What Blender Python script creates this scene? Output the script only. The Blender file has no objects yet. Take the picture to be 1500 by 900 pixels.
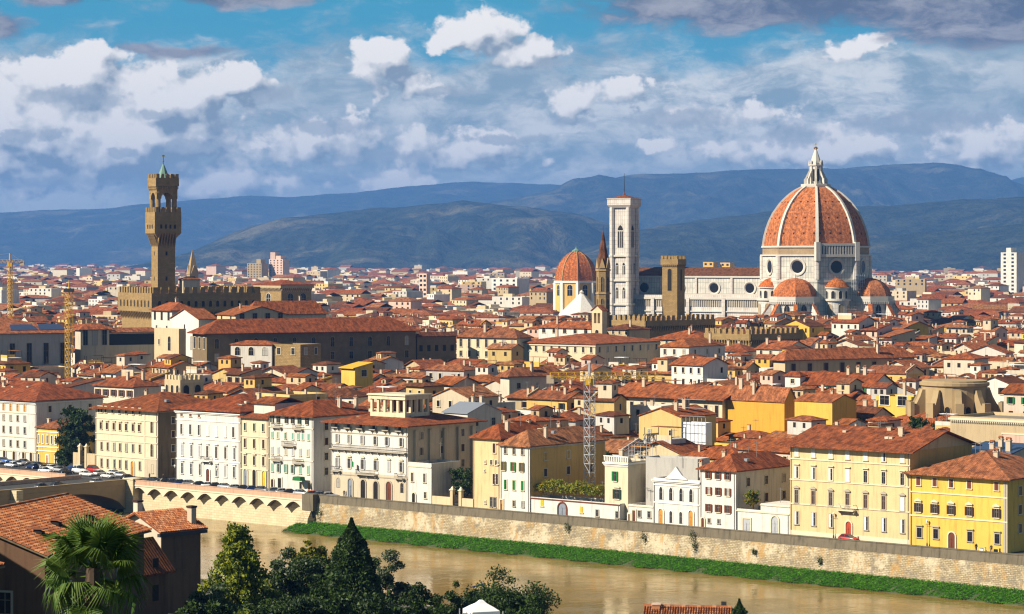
import bpy, math, random
import numpy as np
from mathutils import Vector
R = math.radians
SC = bpy.context.scene
COL = SC.collection
# ------------------------------------------------------------------ camera
F = 3650.0            # focal length in photo pixels (photo 1500 x 900)
HC = 56.0             # eye height over the river road
HY = 380.0            # horizon row
cam = bpy.data.cameras.new('camera'); cam_o = bpy.data.objects.new('camera', cam); COL.objects.link(cam_o)
cam.sensor_width = 36.0; cam.lens = F / 1500 * 36; cam.shift_y = -(450 - HY) / 1500
cam.clip_start = 1.0; cam.clip_end = 60000
cam_o.location = (0, 0, HC); cam_o.rotation_euler = (R(90), 0, 0)
SC.camera = cam_o
SC.cycles.diffuse_bounces = 1; SC.cycles.max_bounces = 6; SC.cycles.filter_width = 1.25
# ------------------------------------------------------------------ light
SUN_AZ, SUN_EL = -66.0, 35.0     # sun direction: degrees left of straight behind the camera, height
SUN_STRENGTH, SKY_STRENGTH, EXPOSURE = 5.0, 0.05, 0.70
SC.view_settings.view_transform = 'Standard'; SC.view_settings.look = 'None'
SC.view_settings.exposure = EXPOSURE; SC.view_settings.gamma = 1.0; SC.view_settings.use_curve_mapping = False
sdir = Vector((math.sin(R(SUN_AZ)) * math.cos(R(SUN_EL)), -math.cos(R(SUN_AZ)) * math.cos(R(SUN_EL)), math.sin(R(SUN_EL))))
sl = bpy.data.lights.new('sun', 'SUN'); sl.energy = SUN_STRENGTH; sl.angle = R(0.5); sl.color = (1.0, 0.9, 0.74)
so = bpy.data.objects.new('sun', sl); COL.objects.link(so)
so.rotation_euler = sdir.to_track_quat('Z', 'Y').to_euler()

class G:
    """small node-graph helper"""
    def __init__(s, tree): s.t = tree; s.n = tree.nodes; s.l = tree.links
    def node(s, typ, **kw):
        n = s.n.new(typ)
        for k, v in kw.items(): setattr(n, k, v)
        return n
    def put(s, sock, v):
        if v is None: return
        if isinstance(v, bpy.types.NodeSocket): s.l.new(v, sock)
        else: sock.default_value = v
    def math(s, op, a, b=None, c=None, clamp=False):
        n = s.node('ShaderNodeMath', operation=op, use_clamp=clamp)
        s.put(n.inputs[0], a); s.put(n.inputs[1], b); s.put(n.inputs[2], c); return n.outputs[0]
    def vec(s, op, a, b=None, scale=None):
        n = s.node('ShaderNodeVectorMath', operation=op)
        s.put(n.inputs[0], a); s.put(n.inputs[1], b)
        if scale is not None: s.put(n.inputs['Scale'], scale)
        return n.outputs['Value'] if op in ('LENGTH', 'DOT_PRODUCT') else n.outputs['Vector']
    def mix(s, f, a, b, mode='MIX'):
        n = s.node('ShaderNodeMix', data_type='RGBA', blend_type=mode)
        s.put(n.inputs[0], f); s.put(n.inputs[6], a); s.put(n.inputs[7], b); return n.outputs[2]
    def ramp(s, v, lo, hi, a=0.0, b=1.0, smooth=True):
        n = s.node('ShaderNodeMapRange', interpolation_type='SMOOTHSTEP' if smooth else 'LINEAR')
        for i, x in enumerate((v, lo, hi, a, b)): s.put(n.inputs[i], x)
        return n.outputs[0]
    def noise(s, vec, scale, detail=4, rough=0.55, out=0, dist=0.0):
        n = s.node('ShaderNodeTexNoise'); s.put(n.inputs['Vector'], vec)
        n.inputs['Scale'].default_value = scale; n.inputs['Detail'].default_value = detail
        n.inputs['Roughness'].default_value = rough; n.inputs['Distortion'].default_value = dist
        return n.outputs[out]
    def xyz(s, x, y, z):
        n = s.node('ShaderNodeCombineXYZ'); s.put(n.inputs[0], x); s.put(n.inputs[1], y); s.put(n.inputs[2], z); return n.outputs[0]

# ------------------------------------------------------------------ world: Nishita sky with clouds by direction
W = bpy.data.worlds.new('World'); SC.world = W; W.use_nodes = True
g = G(W.node_tree); g.n.clear()
sky = g.node('ShaderNodeTexSky', sky_type='NISHITA', sun_disc=False)
sky.sun_elevation = R(SUN_EL); sky.sun_rotation = math.atan2(sdir.x, sdir.y); sky.air_density = 0.55; sky.dust_density = 0.2; sky.ozone_density = 2.0
tc = g.node('ShaderNodeTexCoord')
sep = g.node('ShaderNodeSeparateXYZ'); g.l.new(tc.outputs['Generated'], sep.inputs[0])
az = g.math('ARCTAN2', sep.outputs[0], sep.outputs[1]); el = g.math('ARCSINE', sep.outputs[2])
# sky angles in units of 100 photo pixels (1/36.5 rad): U to the right, V downwards from 6 degrees up
U = g.math('MULTIPLY_ADD', az, 36.5, 7.5); V = g.math('MULTIPLY_ADD', el, -36.5, 3.8)
P = g.xyz(U, V, 0.0)
CUMULUS = [(1.1, 1.25, 1.3, 0.6, 1.7), (2.4, 1.5, 1.3, 0.65, 1.7), (0.2, 2.0, 1.6, 1.0, 1.7), (1.7, 2.0, 2.2, 0.95, 1.7), (3.5, 1.3, 0.6, 0.42, 1.3), (1.6, 0.85, 0.5, 0.2, 0.8),
           (5.55, 0.95, 0.42, 0.42, 1.25), (6.05, 1.28, 0.75, 0.22, 1.2), (7.0, 0.48, 0.72, 0.36, 1.25), (7.75, 0.8, 0.55, 0.26, 1.1), (6.6, 0.6, 0.4, 0.2, 1.0),
           (8.4, 1.55, 0.5, 0.3, 0.9), (4.6, 2.1, 1.3, 0.4, 0.8), (6.6, 2.2, 1.6, 0.35, 0.8), (5.8, 2.65, 0.9, 0.2, 0.8), (9.6, 2.1, 0.5, 0.12, 0.75), (3.4, 2.7, 1.6, 0.3, 0.7),
           (12.0, 2.2, 1.9, 0.38, 0.85), (14.3, 2.2, 1.2, 0.4, 0.8), (12.5, 0.72, 0.9, 0.16, 0.7), (10.6, 1.7, 1.3, 0.25, 0.6), (9.4, 1.35, 0.9, 0.2, 0.55)]
def cloud_group(soft):
    t = bpy.data.node_groups.new('cloud_density', 'ShaderNodeTree')
    t.interface.new_socket('P', in_out='INPUT', socket_type='NodeSocketVector')
    t.interface.new_socket('D', in_out='OUTPUT', socket_type='NodeSocketFloat')
    q = G(t); gi = q.node('NodeGroupInput'); go = q.node('NodeGroupOutput')
    p = gi.outputs[0]
    w1 = q.noise(p, 1.3, 5, 0.6, 1); w1 = q.vec('SUBTRACT', w1, (0.5, 0.5, 0.5))
    pp = q.vec('ADD', p, q.vec('MULTIPLY', w1, (0.85, 0.6, 0)))
    d = None
    for cx, cy, rx, ry, k in CUMULUS:
        v = q.vec('MULTIPLY', q.vec('SUBTRACT', pp, (cx, cy, 0)), (1 / rx, 1 / ry, 0))
        b = q.math('MULTIPLY_ADD', q.vec('LENGTH', v), -k, k)
        d = b if d is None else q.math('SMOOTH_MAX', d, b, 0.3)
    n0 = q.noise(q.vec('MULTIPLY', p, (1, 1.25, 1)), 1.6, 2.5 if soft else 10, 0.62)
    r = q.math('ADD', d, q.math('MULTIPLY_ADD', n0, 2.3, -1.12))
    if not soft:
        vor = q.node('ShaderNodeTexVoronoi', feature='SMOOTH_F1'); q.put(vor.inputs['Vector'], q.vec('ADD', p, q.vec('SCALE', w1, scale=0.9)))
        vor.inputs['Scale'].default_value = 5.0; vor.inputs['Smoothness'].default_value = 0.5
        r = q.math('MULTIPLY_ADD', q.math('SUBTRACT', 0.42, vor.outputs['Distance']), 0.45, r)
    q.l.new(r, go.inputs[0]); return t
CGH, CGS = cloud_group(False), cloud_group(True)
def dens(p, grp):
    n = g.node('ShaderNodeGroup'); n.node_tree = grp; g.put(n.inputs[0], p); return n.outputs[0]
d0 = dens(P, CGH); s0 = dens(P, CGS); s1_ = dens(g.vec('ADD', P, (-0.20, -0.24, 0)), CGS)
relief = g.math('MULTIPLY_ADD', g.math('SUBTRACT', s0, s1_), 0.62, 0.50)
fine = g.noise(P, 4.2, 8, 0.62)
relief = g.math('ADD', relief, g.math('MULTIPLY_ADD', fine, 0.7, -0.35))
relief = g.math('MULTIPLY_ADD', g.math('SUBTRACT', d0, 0.5), 0.10, relief, clamp=True)
# layered cloud behind the heaps
Ps = g.vec('MULTIPLY', P, (0.62, 1.35, 1))
wv = g.vec('SUBTRACT', g.noise(Ps, 0.8, 4, 0.55, 1), (0.5, 0.5, 0.5))
Pw = g.vec('ADD', Ps, g.vec('SCALE', wv, scale=0.9))
l0 = g.noise(Pw, 1.15, 10, 0.62)
l1 = g.noise(g.vec('ADD', Pw, (3.3, 7.7, 2.0)), 1.7, 10, 0.64)
big = g.noise(g.vec('ADD', Ps, (9.1, 1.3, 0)), 0.45, 3, 0.5)
cover = g.math('MULTIPLY_ADD', g.ramp(V, 0.3, 1.7), 0.42, 0.31)
stl = g.ramp(l0, g.math('SUBTRACT', 0.80, cover), g.math('SUBTRACT', 1.08, cover))
# dark deck across the top
DARK = [(11.4, 0.02, 3.4, 0.5, 1.2), (14.3, 0.25, 1.7, 0.7, 1.2), (0.9, -0.06, 1.4, 0.2, 1.0), (0.0, 0.5, 0.5, 0.2, 0.8), (3.6, -0.06, 1.6, 0.16, 0.7), (2.6, 0.75, 0.8, 0.08, 0.55)]
dk = None
Pd = g.vec('ADD', P, g.vec('MULTIPLY', wv, (1.8, 0.8, 0)))
for cx, cy, rx, ry, k in DARK:
    v = g.vec('MULTIPLY', g.vec('SUBTRACT', Pd, (cx, cy, 0)), (1 / rx, 1 / ry, 0))
    b = g.math('MULTIPLY_ADD', g.vec('LENGTH', v), -k, k)
    dk = b if dk is None else g.math('SMOOTH_MAX', dk, b, 0.2)
dk = g.math('ADD', dk, g.math('MULTIPLY_ADD', l1, 1.9, -0.95))
dka = g.ramp(dk, -0.12, 0.5)
SKYG = 0.74
def c(r, gg, b): return (r * SKYG, gg * SKYG, b * SKYG, 1)
blue = g.mix(g.ramp(V, 0.2, 2.9), c(1.0, 6.3, 9.4), c(5.4, 8.4, 10.4))
deck = g.mix(g.ramp(g.noise(tc.outputs['Generated'], 3.0, 6, 0.6), 0.4, 0.62), (0.5, 0.55, 0.7, 1), (1.4, 1.45, 1.6, 1))   # dark broken cloud added overhead, out of view, to dim the sky light
base = g.mix(g.ramp(V, -14.0, -3.0), g.mix(0.75, sky.outputs[0], deck), blue)       # clear-sky colour of the low band, Nishita dimmed by the added cloud higher up
lay = g.mix(g.ramp(l1, 0.36, 0.64), c(5.6, 7.3, 8.3), c(16.0, 15.8, 15.0))
lay = g.mix(g.math('MULTIPLY', g.ramp(big, 0.42, 0.6), 0.5), lay, c(6.2, 7.7, 8.6))
lay = g.mix(g.ramp(V, 3.4, 2.5), c(13.4, 13.8, 13.2), lay)
col = g.mix(g.math('MULTIPLY', stl, 0.92), base, lay)
cum = g.mix(g.ramp(relief, 0.14, 0.52), c(5.2, 6.2, 7.0), c(13.0, 13.0, 12.6)); cum = g.mix(g.ramp(relief, 0.46, 0.8), cum, c(19.5, 18.4, 17.0))
col = g.mix(g.ramp(d0, 0.0, 0.40), col, cum)
# grey-blue scraps of shaded cloud hanging in front of the heaps
SCRAP = [(1.2, 1.46, 0.85, 0.2, 1.0), (0.3, 2.05, 0.4, 0.16, 1.0), (0.85, 2.02, 0.35, 0.12, 1.0), (2.85, 2.16, 0.6, 0.16, 1.0), (1.85, 2.26, 0.25, 0.1, 1.0), (4.8, 1.9, 0.8, 0.17, 1.0), (13.4, 1.84, 1.4, 0.22, 1.0), (10.0, 1.75, 1.0, 0.22, 0.9), (8.0, 0.95, 0.4, 0.12, 0.9), (6.5, 1.35, 0.45, 0.12, 1.0), (8.3, 1.8, 0.6, 0.12, 0.9), (4.0, 1.4, 0.35, 0.14, 0.9), (11.6, 2.0, 0.6, 0.2, 0.9), (5.6, 2.3, 0.9, 0.12, 0.8), (2.3, 1.68, 0.3, 0.1, 0.8), (7.4, 2.05, 0.8, 0.1, 0.8), (0.9, 2.7, 1.0, 0.12, 0.8)]
sk = None
Pk = g.vec('ADD', P, g.vec('MULTIPLY', g.vec('SUBTRACT', g.noise(P, 2.2, 6, 0.62, 1), (0.5, 0.5, 0.5)), (0.9, 0.32, 0)))
for cx, cy, rx, ry, k in SCRAP:
    v = g.vec('MULTIPLY', g.vec('SUBTRACT', Pk, (cx, cy, 0)), (1 / rx, 1 / ry, 0))
    b = g.math('MULTIPLY_ADD', g.vec('LENGTH', v), -k, k)
    sk = b if sk is None else g.math('MAXIMUM', sk, b)
sk = g.math('ADD', sk, g.math('MULTIPLY_ADD', fine, 1.6, -0.8))
col = g.mix(g.math('MULTIPLY', g.ramp(sk, 0.05, 0.5), 0.75), col, g.mix(fine, c(4.8, 6.0, 7.0), c(10.4, 10.8, 11.0)))
dcol = g.mix(g.ramp(l1, 0.40, 0.72), c(2.0, 2.4, 3.4), c(7.6, 7.4, 7.8))
col = g.mix(dka, col, dcol)
col = g.mix(g.ramp(el, -0.02, -0.002), (0.3, 0.35, 0.45, 1), col)
bg = g.node('ShaderNodeBackground'); g.l.new(col, bg.inputs[0]); bg.inputs[1].default_value = SKY_STRENGTH
wo = g.node('ShaderNodeOutputWorld'); g.l.new(bg.outputs[0], wo.inputs[0])
W.cycles.sampling_method = 'MANUAL'; W.cycles.sample_map_resolution = 512

# ------------------------------------------------------------------ materials
MAT = {}
def new_mat(name):
    m = bpy.data.materials.new(name); m.use_nodes = True; q = G(m.node_tree)
    b = next(n for n in q.n if n.type == 'BSDF_PRINCIPLED'); MAT[name] = m
    return m, q, b
def rnd(q):
    geo = q.node('ShaderNodeNewGeometry'); oi = q.node('ShaderNodeObjectInfo')
    return q.math('FRACT', q.math('ADD', geo.outputs['Random Per Island'], oi.outputs['Random']))
def wall_mat(name, col, var=0.12, stain=0.22, rough=0.9, scale=0.25):
    m, q, b = new_mat(name); t = q.node('ShaderNodeTexCoord').outputs['Object']
    n1 = q.noise(t, scale, 5, 0.6); n2 = q.noise(q.vec('MULTIPLY', t, (1.3, 1.3, 0.14)), 1.0, 4, 0.6); n3 = q.noise(t, 5.0, 2, 0.5)
    k = q.math('MULTIPLY_ADD', n1, stain * 1.4, 1 - stain * 0.75)
    k = q.math('MULTIPLY', k, q.math('MULTIPLY_ADD', q.ramp(n2, 0.45, 0.75), -stain, 1.0))
    k = q.math('MULTIPLY', k, q.math('MULTIPLY_ADD', n3, 0.2, 0.9))
    k = q.math('MULTIPLY', k, q.math('MULTIPLY_ADD', rnd(q), 2 * var, 1 - var))
    cc = q.vec('SCALE', tuple(col), scale=k)
    cc = q.mix(q.ramp(n1, 0.5, 0.8, 0, 0.3), cc, (col[0] * 0.62, col[1] * 0.52, col[2] * 0.42, 1))
    q.put(b.inputs['Base Color'], cc); b.inputs['Roughness'].default_value = rough; b.inputs['Specular IOR Level'].default_value = 0.2
def roof_mat(name, col, pitch=0.0):
    m, q, b = new_mat(name); t = q.node('ShaderNodeTexCoord'); o = t.outputs['Object']; uv = t.outputs['UV']
    n1 = q.noise(o, 0.22, 5, 0.65); n2 = q.noise(q.vec('MULTIPLY', uv, (4.2, 2.2, 1)), 1.0, 2, 0.8); n3 = q.noise(o, 1.1, 3, 0.6)
    k = q.math('MULTIPLY_ADD', n2, 1.3, 0.35); k = q.math('MULTIPLY', k, q.math('MULTIPLY_ADD', n1, 0.9, 0.55))
    k = q.math('MULTIPLY', k, q.math('MULTIPLY_ADD', rnd(q), 0.5, 0.75))
    n4 = q.noise(q.vec('MULTIPLY', uv, (2.6, 0.3, 1)), 1.0, 3, 0.7); n5 = q.noise(q.vec('MULTIPLY', uv, (1.5, 1.2, 1)), 1.0, 3, 0.75)
    n6 = q.noise(q.vec('MULTIPLY', uv, (0.75, 0.4, 1)), 1.0, 5, 0.7)
    k = q.math('MULTIPLY', k, q.ramp(n6, 0.34, 0.62, 0.42, 1.12)); k = q.math('MULTIPLY', k, q.math('MULTIPLY_ADD', n4, 1.5, 0.25)); k = q.math('MULTIPLY', k, q.math('MULTIPLY_ADD', n5, 1.5, 0.25))
    r_ = rnd(q); tone = q.mix(q.ramp(r_, 0.3, 1.0, 0, 0.75, False), (*col, 1), (col[0] * 0.62, col[0] * 0.27, col[0] * 0.13, 1)); tone = q.mix(q.ramp(r_, 0.3, 0.0, 0, 0.6, False), tone, (col[0] * 1.25, col[1] * 1.6, col[2] * 1.5, 1))
    cc = q.vec('SCALE', tone, scale=k)
    cc = q.mix(q.ramp(n3, 0.5, 0.75, 0, 0.55), cc, (0.11, 0.05, 0.025, 1))
    cc = q.mix(q.ramp(n2, 0.62, 0.8, 0, 0.5), cc, (col[0] * 1.35, col[1] * 1.6, col[2] * 1.6, 1))
    q.put(b.inputs['Base Color'], cc); b.inputs['Roughness'].default_value = 0.9; b.inputs['Specular IOR Level'].default_value = 0.2
    sx = q.node('ShaderNodeSeparateXYZ'); q.put(sx.inputs[0], uv)
    h = q.math('SINE', q.math('MULTIPLY', sx.outputs[0], 2 * math.pi / 0.42)); h = q.math('ADD', h, q.math('MULTIPLY', n2, 1.2))
    bp = q.node('ShaderNodeBump'); bp.inputs['Strength'].default_value = 0.6; bp.inputs['Distance'].default_value = 0.06
    q.put(bp.inputs['Height'], h); q.l.new(bp.outputs[0], b.inputs['Normal'])
def plain(name, col, rough=0.7, metal=0.0, spec=0.3, var=0.1, scale=3.0):
    m, q, b = new_mat(name)
    t = q.node('ShaderNodeTexCoord').outputs['Object']
    k = q.math('MULTIPLY_ADD', q.noise(t, scale, 4, 0.6), 2 * var, 1 - var)
    q.put(b.inputs['Base Color'], q.vec('SCALE', tuple(col), scale=k))
    b.inputs['Roughness'].default_value = rough; b.inputs['Metallic'].default_value = metal; b.inputs['Specular IOR Level'].default_value = spec
def brick_mat(name, c1, c2, mortar, bw, bh, ms=0.04, off=0.5, stain=0.35, bump=0.0):
    m, q, b = new_mat(name); t = q.node('ShaderNodeTexCoord')
    br = q.node('ShaderNodeTexBrick'); q.put(br.inputs['Vector'], t.outputs['UV']); br.offset = off
    for s_, v in (('Color1', (*c1, 1)), ('Color2', (*c2, 1)), ('Mortar', (*mortar, 1)), ('Scale', 1.0), ('Mortar Size', ms), ('Brick Width', bw), ('Row Height', bh), ('Bias', 0.0)): br.inputs[s_].default_value = v
    n1 = q.noise(t.outputs['Object'], 0.18, 6, 0.65); n2 = q.noise(q.vec('MULTIPLY', t.outputs['Object'], (1, 1, 0.2)), 0.8, 4, 0.6)
    k = q.math('MULTIPLY', q.math('MULTIPLY_ADD', n1, 2 * stain, 1 - stain), q.math('MULTIPLY_ADD', n2, stain, 1 - stain * 0.5))
    q.put(b.inputs['Base Color'], q.vec('SCALE', br.outputs['Color'], scale=k)); b.inputs['Roughness'].default_value = 0.85; b.inputs['Specular IOR Level'].default_value = 0.2
    if bump:
        bp = q.node('ShaderNodeBump'); bp.inputs['Strength'].default_value = 0.7; bp.inputs['Distance'].default_value = bump
        q.put(bp.inputs['Height'], q.math('ADD', q.math('SUBTRACT', 1.0, br.outputs['Fac']), q.math('MULTIPLY', q.noise(t.outputs['Object'], 3, 5, 0.7), 1.0))); q.l.new(bp.outputs[0], b.inputs['Normal'])
def leaf_mat(name, a, bcol, tr=0.25):
    m, q, b = new_mat(name); r = rnd(q); t = q.node('ShaderNodeTexCoord').outputs['Object']
    cc = q.mix(q.math('MULTIPLY_ADD', q.noise(t, 0.5, 3, 0.6), 0.9, q.math('MULTIPLY_ADD', r, 0.7, -0.4), clamp=True), (*a, 1), (*bcol, 1))
    q.put(b.inputs['Base Color'], cc); b.inputs['Roughness'].default_value = 0.55; b.inputs['Specular IOR Level'].default_value = 0.25
    tl = q.node('ShaderNodeBsdfTranslucent'); q.put(tl.inputs[0], cc)
    ms = q.node('ShaderNodeMixShader'); ms.inputs[0].default_value = tr; q.l.new(b.outputs[0], ms.inputs[1]); q.l.new(tl.outputs[0], ms.inputs[2])
    q.l.new(ms.outputs[0], next(n for n in q.n if n.type == 'OUTPUT_MATERIAL').inputs[0])

WALLS = {'white': (0.68, 0.63, 0.55), 'off white': (0.62, 0.54, 0.42), 'cream': (0.62, 0.49, 0.30), 'pale yellow': (0.62, 0.45, 0.18), 'yellow': (0.68, 0.43, 0.08),
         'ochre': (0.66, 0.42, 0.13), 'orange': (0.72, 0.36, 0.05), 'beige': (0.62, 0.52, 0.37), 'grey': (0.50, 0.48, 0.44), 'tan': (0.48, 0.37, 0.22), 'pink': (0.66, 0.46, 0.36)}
for k_, v_ in WALLS.items(): wall_mat(k_, v_)
wall_mat('crisp white', (0.70, 0.665, 0.60), 0.03, 0.26); wall_mat('crisp cream', (0.71, 0.59, 0.39), 0.03, 0.28); wall_mat('crisp yellow', (0.73, 0.475, 0.095), 0.03, 0.30)
wall_mat('stucco cream', (0.71, 0.60, 0.41), 0.03, 0.26); wall_mat('stucco butter', (0.71, 0.53, 0.28), 0.03, 0.28)
roof_mat('roof red', (0.30, 0.072, 0.021)); roof_mat('roof orange', (0.38, 0.100, 0.028)); roof_mat('roof brown', (0.18, 0.056, 0.022)); roof_mat('roof pale', (0.38, 0.14, 0.05))
ROOFS = ['roof red', 'roof orange', 'roof orange', 'roof red', 'roof brown', 'roof pale']
plain('glass', (0.015, 0.015, 0.018), 0.2, 0, 0.25); plain('dark opening', (0.02, 0.016, 0.012), 0.9)
plain('trim', (0.66, 0.58, 0.42), 0.85); plain('white trim', (0.8, 0.78, 0.72), 0.8); plain('grey stone trim', (0.42, 0.37, 0.29), 0.9); plain('white frame', (0.75, 0.75, 0.74), 0.6)
plain('green', (0.008, 0.16, 0.03), 0.6); plain('dark green', (0.012, 0.04, 0.022), 0.6); plain('teal', (0.20, 0.42, 0.33), 0.6); plain('brown', (0.05, 0.02, 0.01), 0.6); plain('red brown', (0.15, 0.04, 0.015), 0.6)
plain('pale grey', (0.42, 0.43, 0.45), 0.6); plain('bar', (0.20, 0.18, 0.15), 0.6); plain('wood orange', (0.62, 0.27, 0.04), 0.5); plain('red door', (0.42, 0.06, 0.02), 0.5); plain('yellow door', (0.75, 0.5, 0.03), 0.5); plain('iron', (0.05, 0.05, 0.055), 0.6, 0.5)
plain('chimney', (0.52, 0.42, 0.30), 0.9); plain('antenna', (0.35, 0.35, 0.35), 0.4, 0.8); plain('dish', (0.75, 0.75, 0.75), 0.5)
plain('zinc', (0.30, 0.33, 0.38), 0.4, 0.3); plain('crane yellow', (0.72, 0.42, 0.03), 0.5); plain('steel', (0.55, 0.58, 0.62), 0.4, 0.5); plain('solar', (0.05, 0.08, 0.16), 0.2, 0.2, 0.5)
plain('gold', (0.8, 0.55, 0.12), 0.3, 1.0); plain('copper', (0.16, 0.28, 0.22), 0.7); plain('canvas', (0.85, 0.85, 0.86), 0.8, var=0.04); plain('tarp', (0.8, 0.82, 0.86), 0.7, var=0.06)
plain('asphalt', (0.06, 0.06, 0.06), 0.9); plain('paving', (0.24, 0.21, 0.17), 0.9, var=0.2, scale=0.4); plain('bark', (0.09, 0.06, 0.04), 0.9, var=0.3); plain('rubber', (0.02, 0.02, 0.02), 0.8)
plain('brown stone', (0.38, 0.26, 0.12), 0.9, var=0.25, scale=0.4); wall_mat('shade and joint brown', (0.20, 0.15, 0.09), 0.05, 0.4); plain('dark rough stone', (0.20, 0.14, 0.075), 0.9, var=0.35, scale=0.5); plain('shade stone', (0.38, 0.28, 0.15), 0.9, var=0.25, scale=0.3)  # wall brown darkened for the shaded lane, also shows between roof tiles
brick_mat('town stone', (0.38, 0.255, 0.105), (0.29, 0.19, 0.075), (0.18, 0.12, 0.055), 1.1, 0.5, 0.05, 0.5, 0.3)
brick_mat('marble', (0.66, 0.62, 0.54), (0.54, 0.52, 0.46), (0.28, 0.31, 0.26), 1.5, 2.9, 0.10, 0.0, 0.45)
brick_mat('marble fine', (0.68, 0.63, 0.56), (0.60, 0.52, 0.46), (0.34, 0.36, 0.32), 1.2, 2.2, 0.08, 0.0, 0.40)
brick_mat('rough brick', (0.42, 0.29, 0.15), (0.34, 0.24, 0.13), (0.3, 0.22, 0.14), 1.0, 0.4, 0.05, 0.5, 0.4)
plain('marble white', (0.58, 0.54, 0.47), 0.7, var=0.15, scale=0.4)
roof_mat('dome tile', (0.56, 0.145, 0.026))
# ------------------------------------------------------------------ mesh helpers
class MB:
    def __init__(s): s.v = []; s.f = []; s.m = []; s.T = None
    def at(s, loc, rz): s.T = (loc, math.cos(rz), math.sin(rz)); return s
    def add(s, pts, faces, m):
        b = len(s.v)
        if s.T:
            (lx, ly, lz), c_, n_ = s.T
            pts = [(lx + x * c_ - y * n_, ly + x * n_ + y * c_, lz + z) for x, y, z in pts]
        s.v += pts; s.f += [tuple(b + i for i in f) for f in faces]
        s.m += m if isinstance(m, list) else [m] * len(faces)
    def box(s, x0, x1, y0, y1, z0, z1, m):
        s.add([(x0, y0, z0), (x1, y0, z0), (x1, y1, z0), (x0, y1, z0), (x0, y0, z1), (x1, y0, z1), (x1, y1, z1), (x0, y1, z1)],
              [(0, 3, 2, 1), (4, 5, 6, 7), (0, 1, 5, 4), (1, 2, 6, 5), (2, 3, 7, 6), (3, 0, 4, 7)], m)
    def prism(s, poly, z0, z1, m, top=None):
        n = len(poly); top = top or poly
        s.add([(x, y, z0) for x, y in poly] + [(x, y, z1) for x, y in top],
              [tuple(range(n - 1, -1, -1)), tuple(range(n, 2 * n))] + [(i, (i + 1) % n, n + (i + 1) % n, n + i) for i in range(n)], m)
    def yprism(s, poly, y0, y1, m):           # (x,z) outline pushed along y, front at y0 facing -y
        n = len(poly)
        s.add([(x, y0, z) for x, z in poly] + [(x, y1, z) for x, z in poly],
              [tuple(range(n)), tuple(range(2 * n - 1, n - 1, -1))] + [(i, n + i, n + (i + 1) % n, (i + 1) % n) for i in range(n)], m)
    def xprism(s, poly, x0, x1, m):           # (y,z) outline pushed along x
        n = len(poly)
        s.add([(x0, y, z) for y, z in poly] + [(x1, y, z) for y, z in poly],
              [tuple(range(n - 1, -1, -1)), tuple(range(n, 2 * n))] + [(i, (i + 1) % n, n + (i + 1) % n, n + i) for i in range(n)], m)
    def loft(s, rings, m, close=True, cap0=True, cap1=True):
        n = len(rings[0]); fs = []
        for k in range(len(rings) - 1):
            for i in range(n if close else n - 1):
                j = (i + 1) % n; fs.append((k * n + i, k * n + j, (k + 1) * n + j, (k + 1) * n + i))
        if cap0: fs.append(tuple(range(n - 1, -1, -1)))
        if cap1: fs.append(tuple(range((len(rings) - 1) * n, len(rings) * n)))
        s.add([p for r in rings for p in r], fs, m)
    def tube(s, a, b, r0, m, r1=None, n=6):
        a = Vector(a); b = Vector(b); r1 = r0 if r1 is None else r1; d = (b - a).normalized()
        u = d.orthogonal().normalized(); w = d.cross(u)
        s.loft([[tuple(p + (u * math.cos(t) + w * math.sin(t)) * r) for t in [2 * math.pi * i / n for i in range(n)]] for p, r in ((a, r0), (b, r1))], m)
    def lathe(s, prof, m, n=16, cx=0, cy=0, ph=0.0, a0=0.0, a1=None):
        full = a1 is None; span = 2 * math.pi if full else a1 - a0; k = n if full else n + 1
        s.loft([[(cx + r * math.cos(a0 + ph + span * i / n), cy + r * math.sin(a0 + ph + span * i / n), z) for i in range(k)] for r, z in prof], m, close=full)
    def gable(s, x0, x1, y0, y1, z, rise, ax, m, ov=0.6, th=0.22):
        if ax == 'x':
            ym = (y0 + y1) / 2; k = rise / (ym - y0); a, b, e = y0 - ov, y1 + ov, z - ov * k
            s.xprism([(a, e), (ym, z + rise), (ym, z + rise + th), (a, e + th)], x0 - ov, x1 + ov, m); s.xprism([(ym, z + rise), (b, e), (b, e + th), (ym, z + rise + th)], x0 - ov, x1 + ov, m)
        else:
            xm = (x0 + x1) / 2; k = rise / (xm - x0); a, b, e = x0 - ov, x1 + ov, z - ov * k
            s.yprism([(a, e), (xm, z + rise), (xm, z + rise + th), (a, e + th)], y0 - ov, y1 + ov, m); s.yprism([(xm, z + rise), (b, e), (b, e + th), (xm, z + rise + th)], y0 - ov, y1 + ov, m)
    def hip(s, x0, x1, y0, y1, z, rise, m, ov=0.7, th=0.25):
        x0 -= ov; x1 += ov; y0 -= ov; y1 += ov; w, d = x1 - x0, y1 - y0; zt = z + th
        if w >= d: r = [(x0 + d / 2 * 0.98, (y0 + y1) / 2, zt + rise), (x1 - d / 2 * 0.98, (y0 + y1) / 2, zt + rise)]; sl = [(4, 5, 9, 8), (5, 6, 9), (6, 7, 8, 9), (7, 4, 8)]
        else: r = [((x0 + x1) / 2, y0 + w / 2 * 0.98, zt + rise), ((x0 + x1) / 2, y1 - w / 2 * 0.98, zt + rise)]; sl = [(4, 5, 8), (5, 6, 9, 8), (6, 7, 9), (7, 4, 8, 9)]
        s.add([(x0, y0, z), (x1, y0, z), (x1, y1, z), (x0, y1, z), (x0, y0, zt), (x1, y0, zt), (x1, y1, zt), (x0, y1, zt)] + r,
              [(0, 3, 2, 1), (0, 1, 5, 4), (1, 2, 6, 5), (2, 3, 7, 6), (3, 0, 4, 7)] + sl, m)
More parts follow.
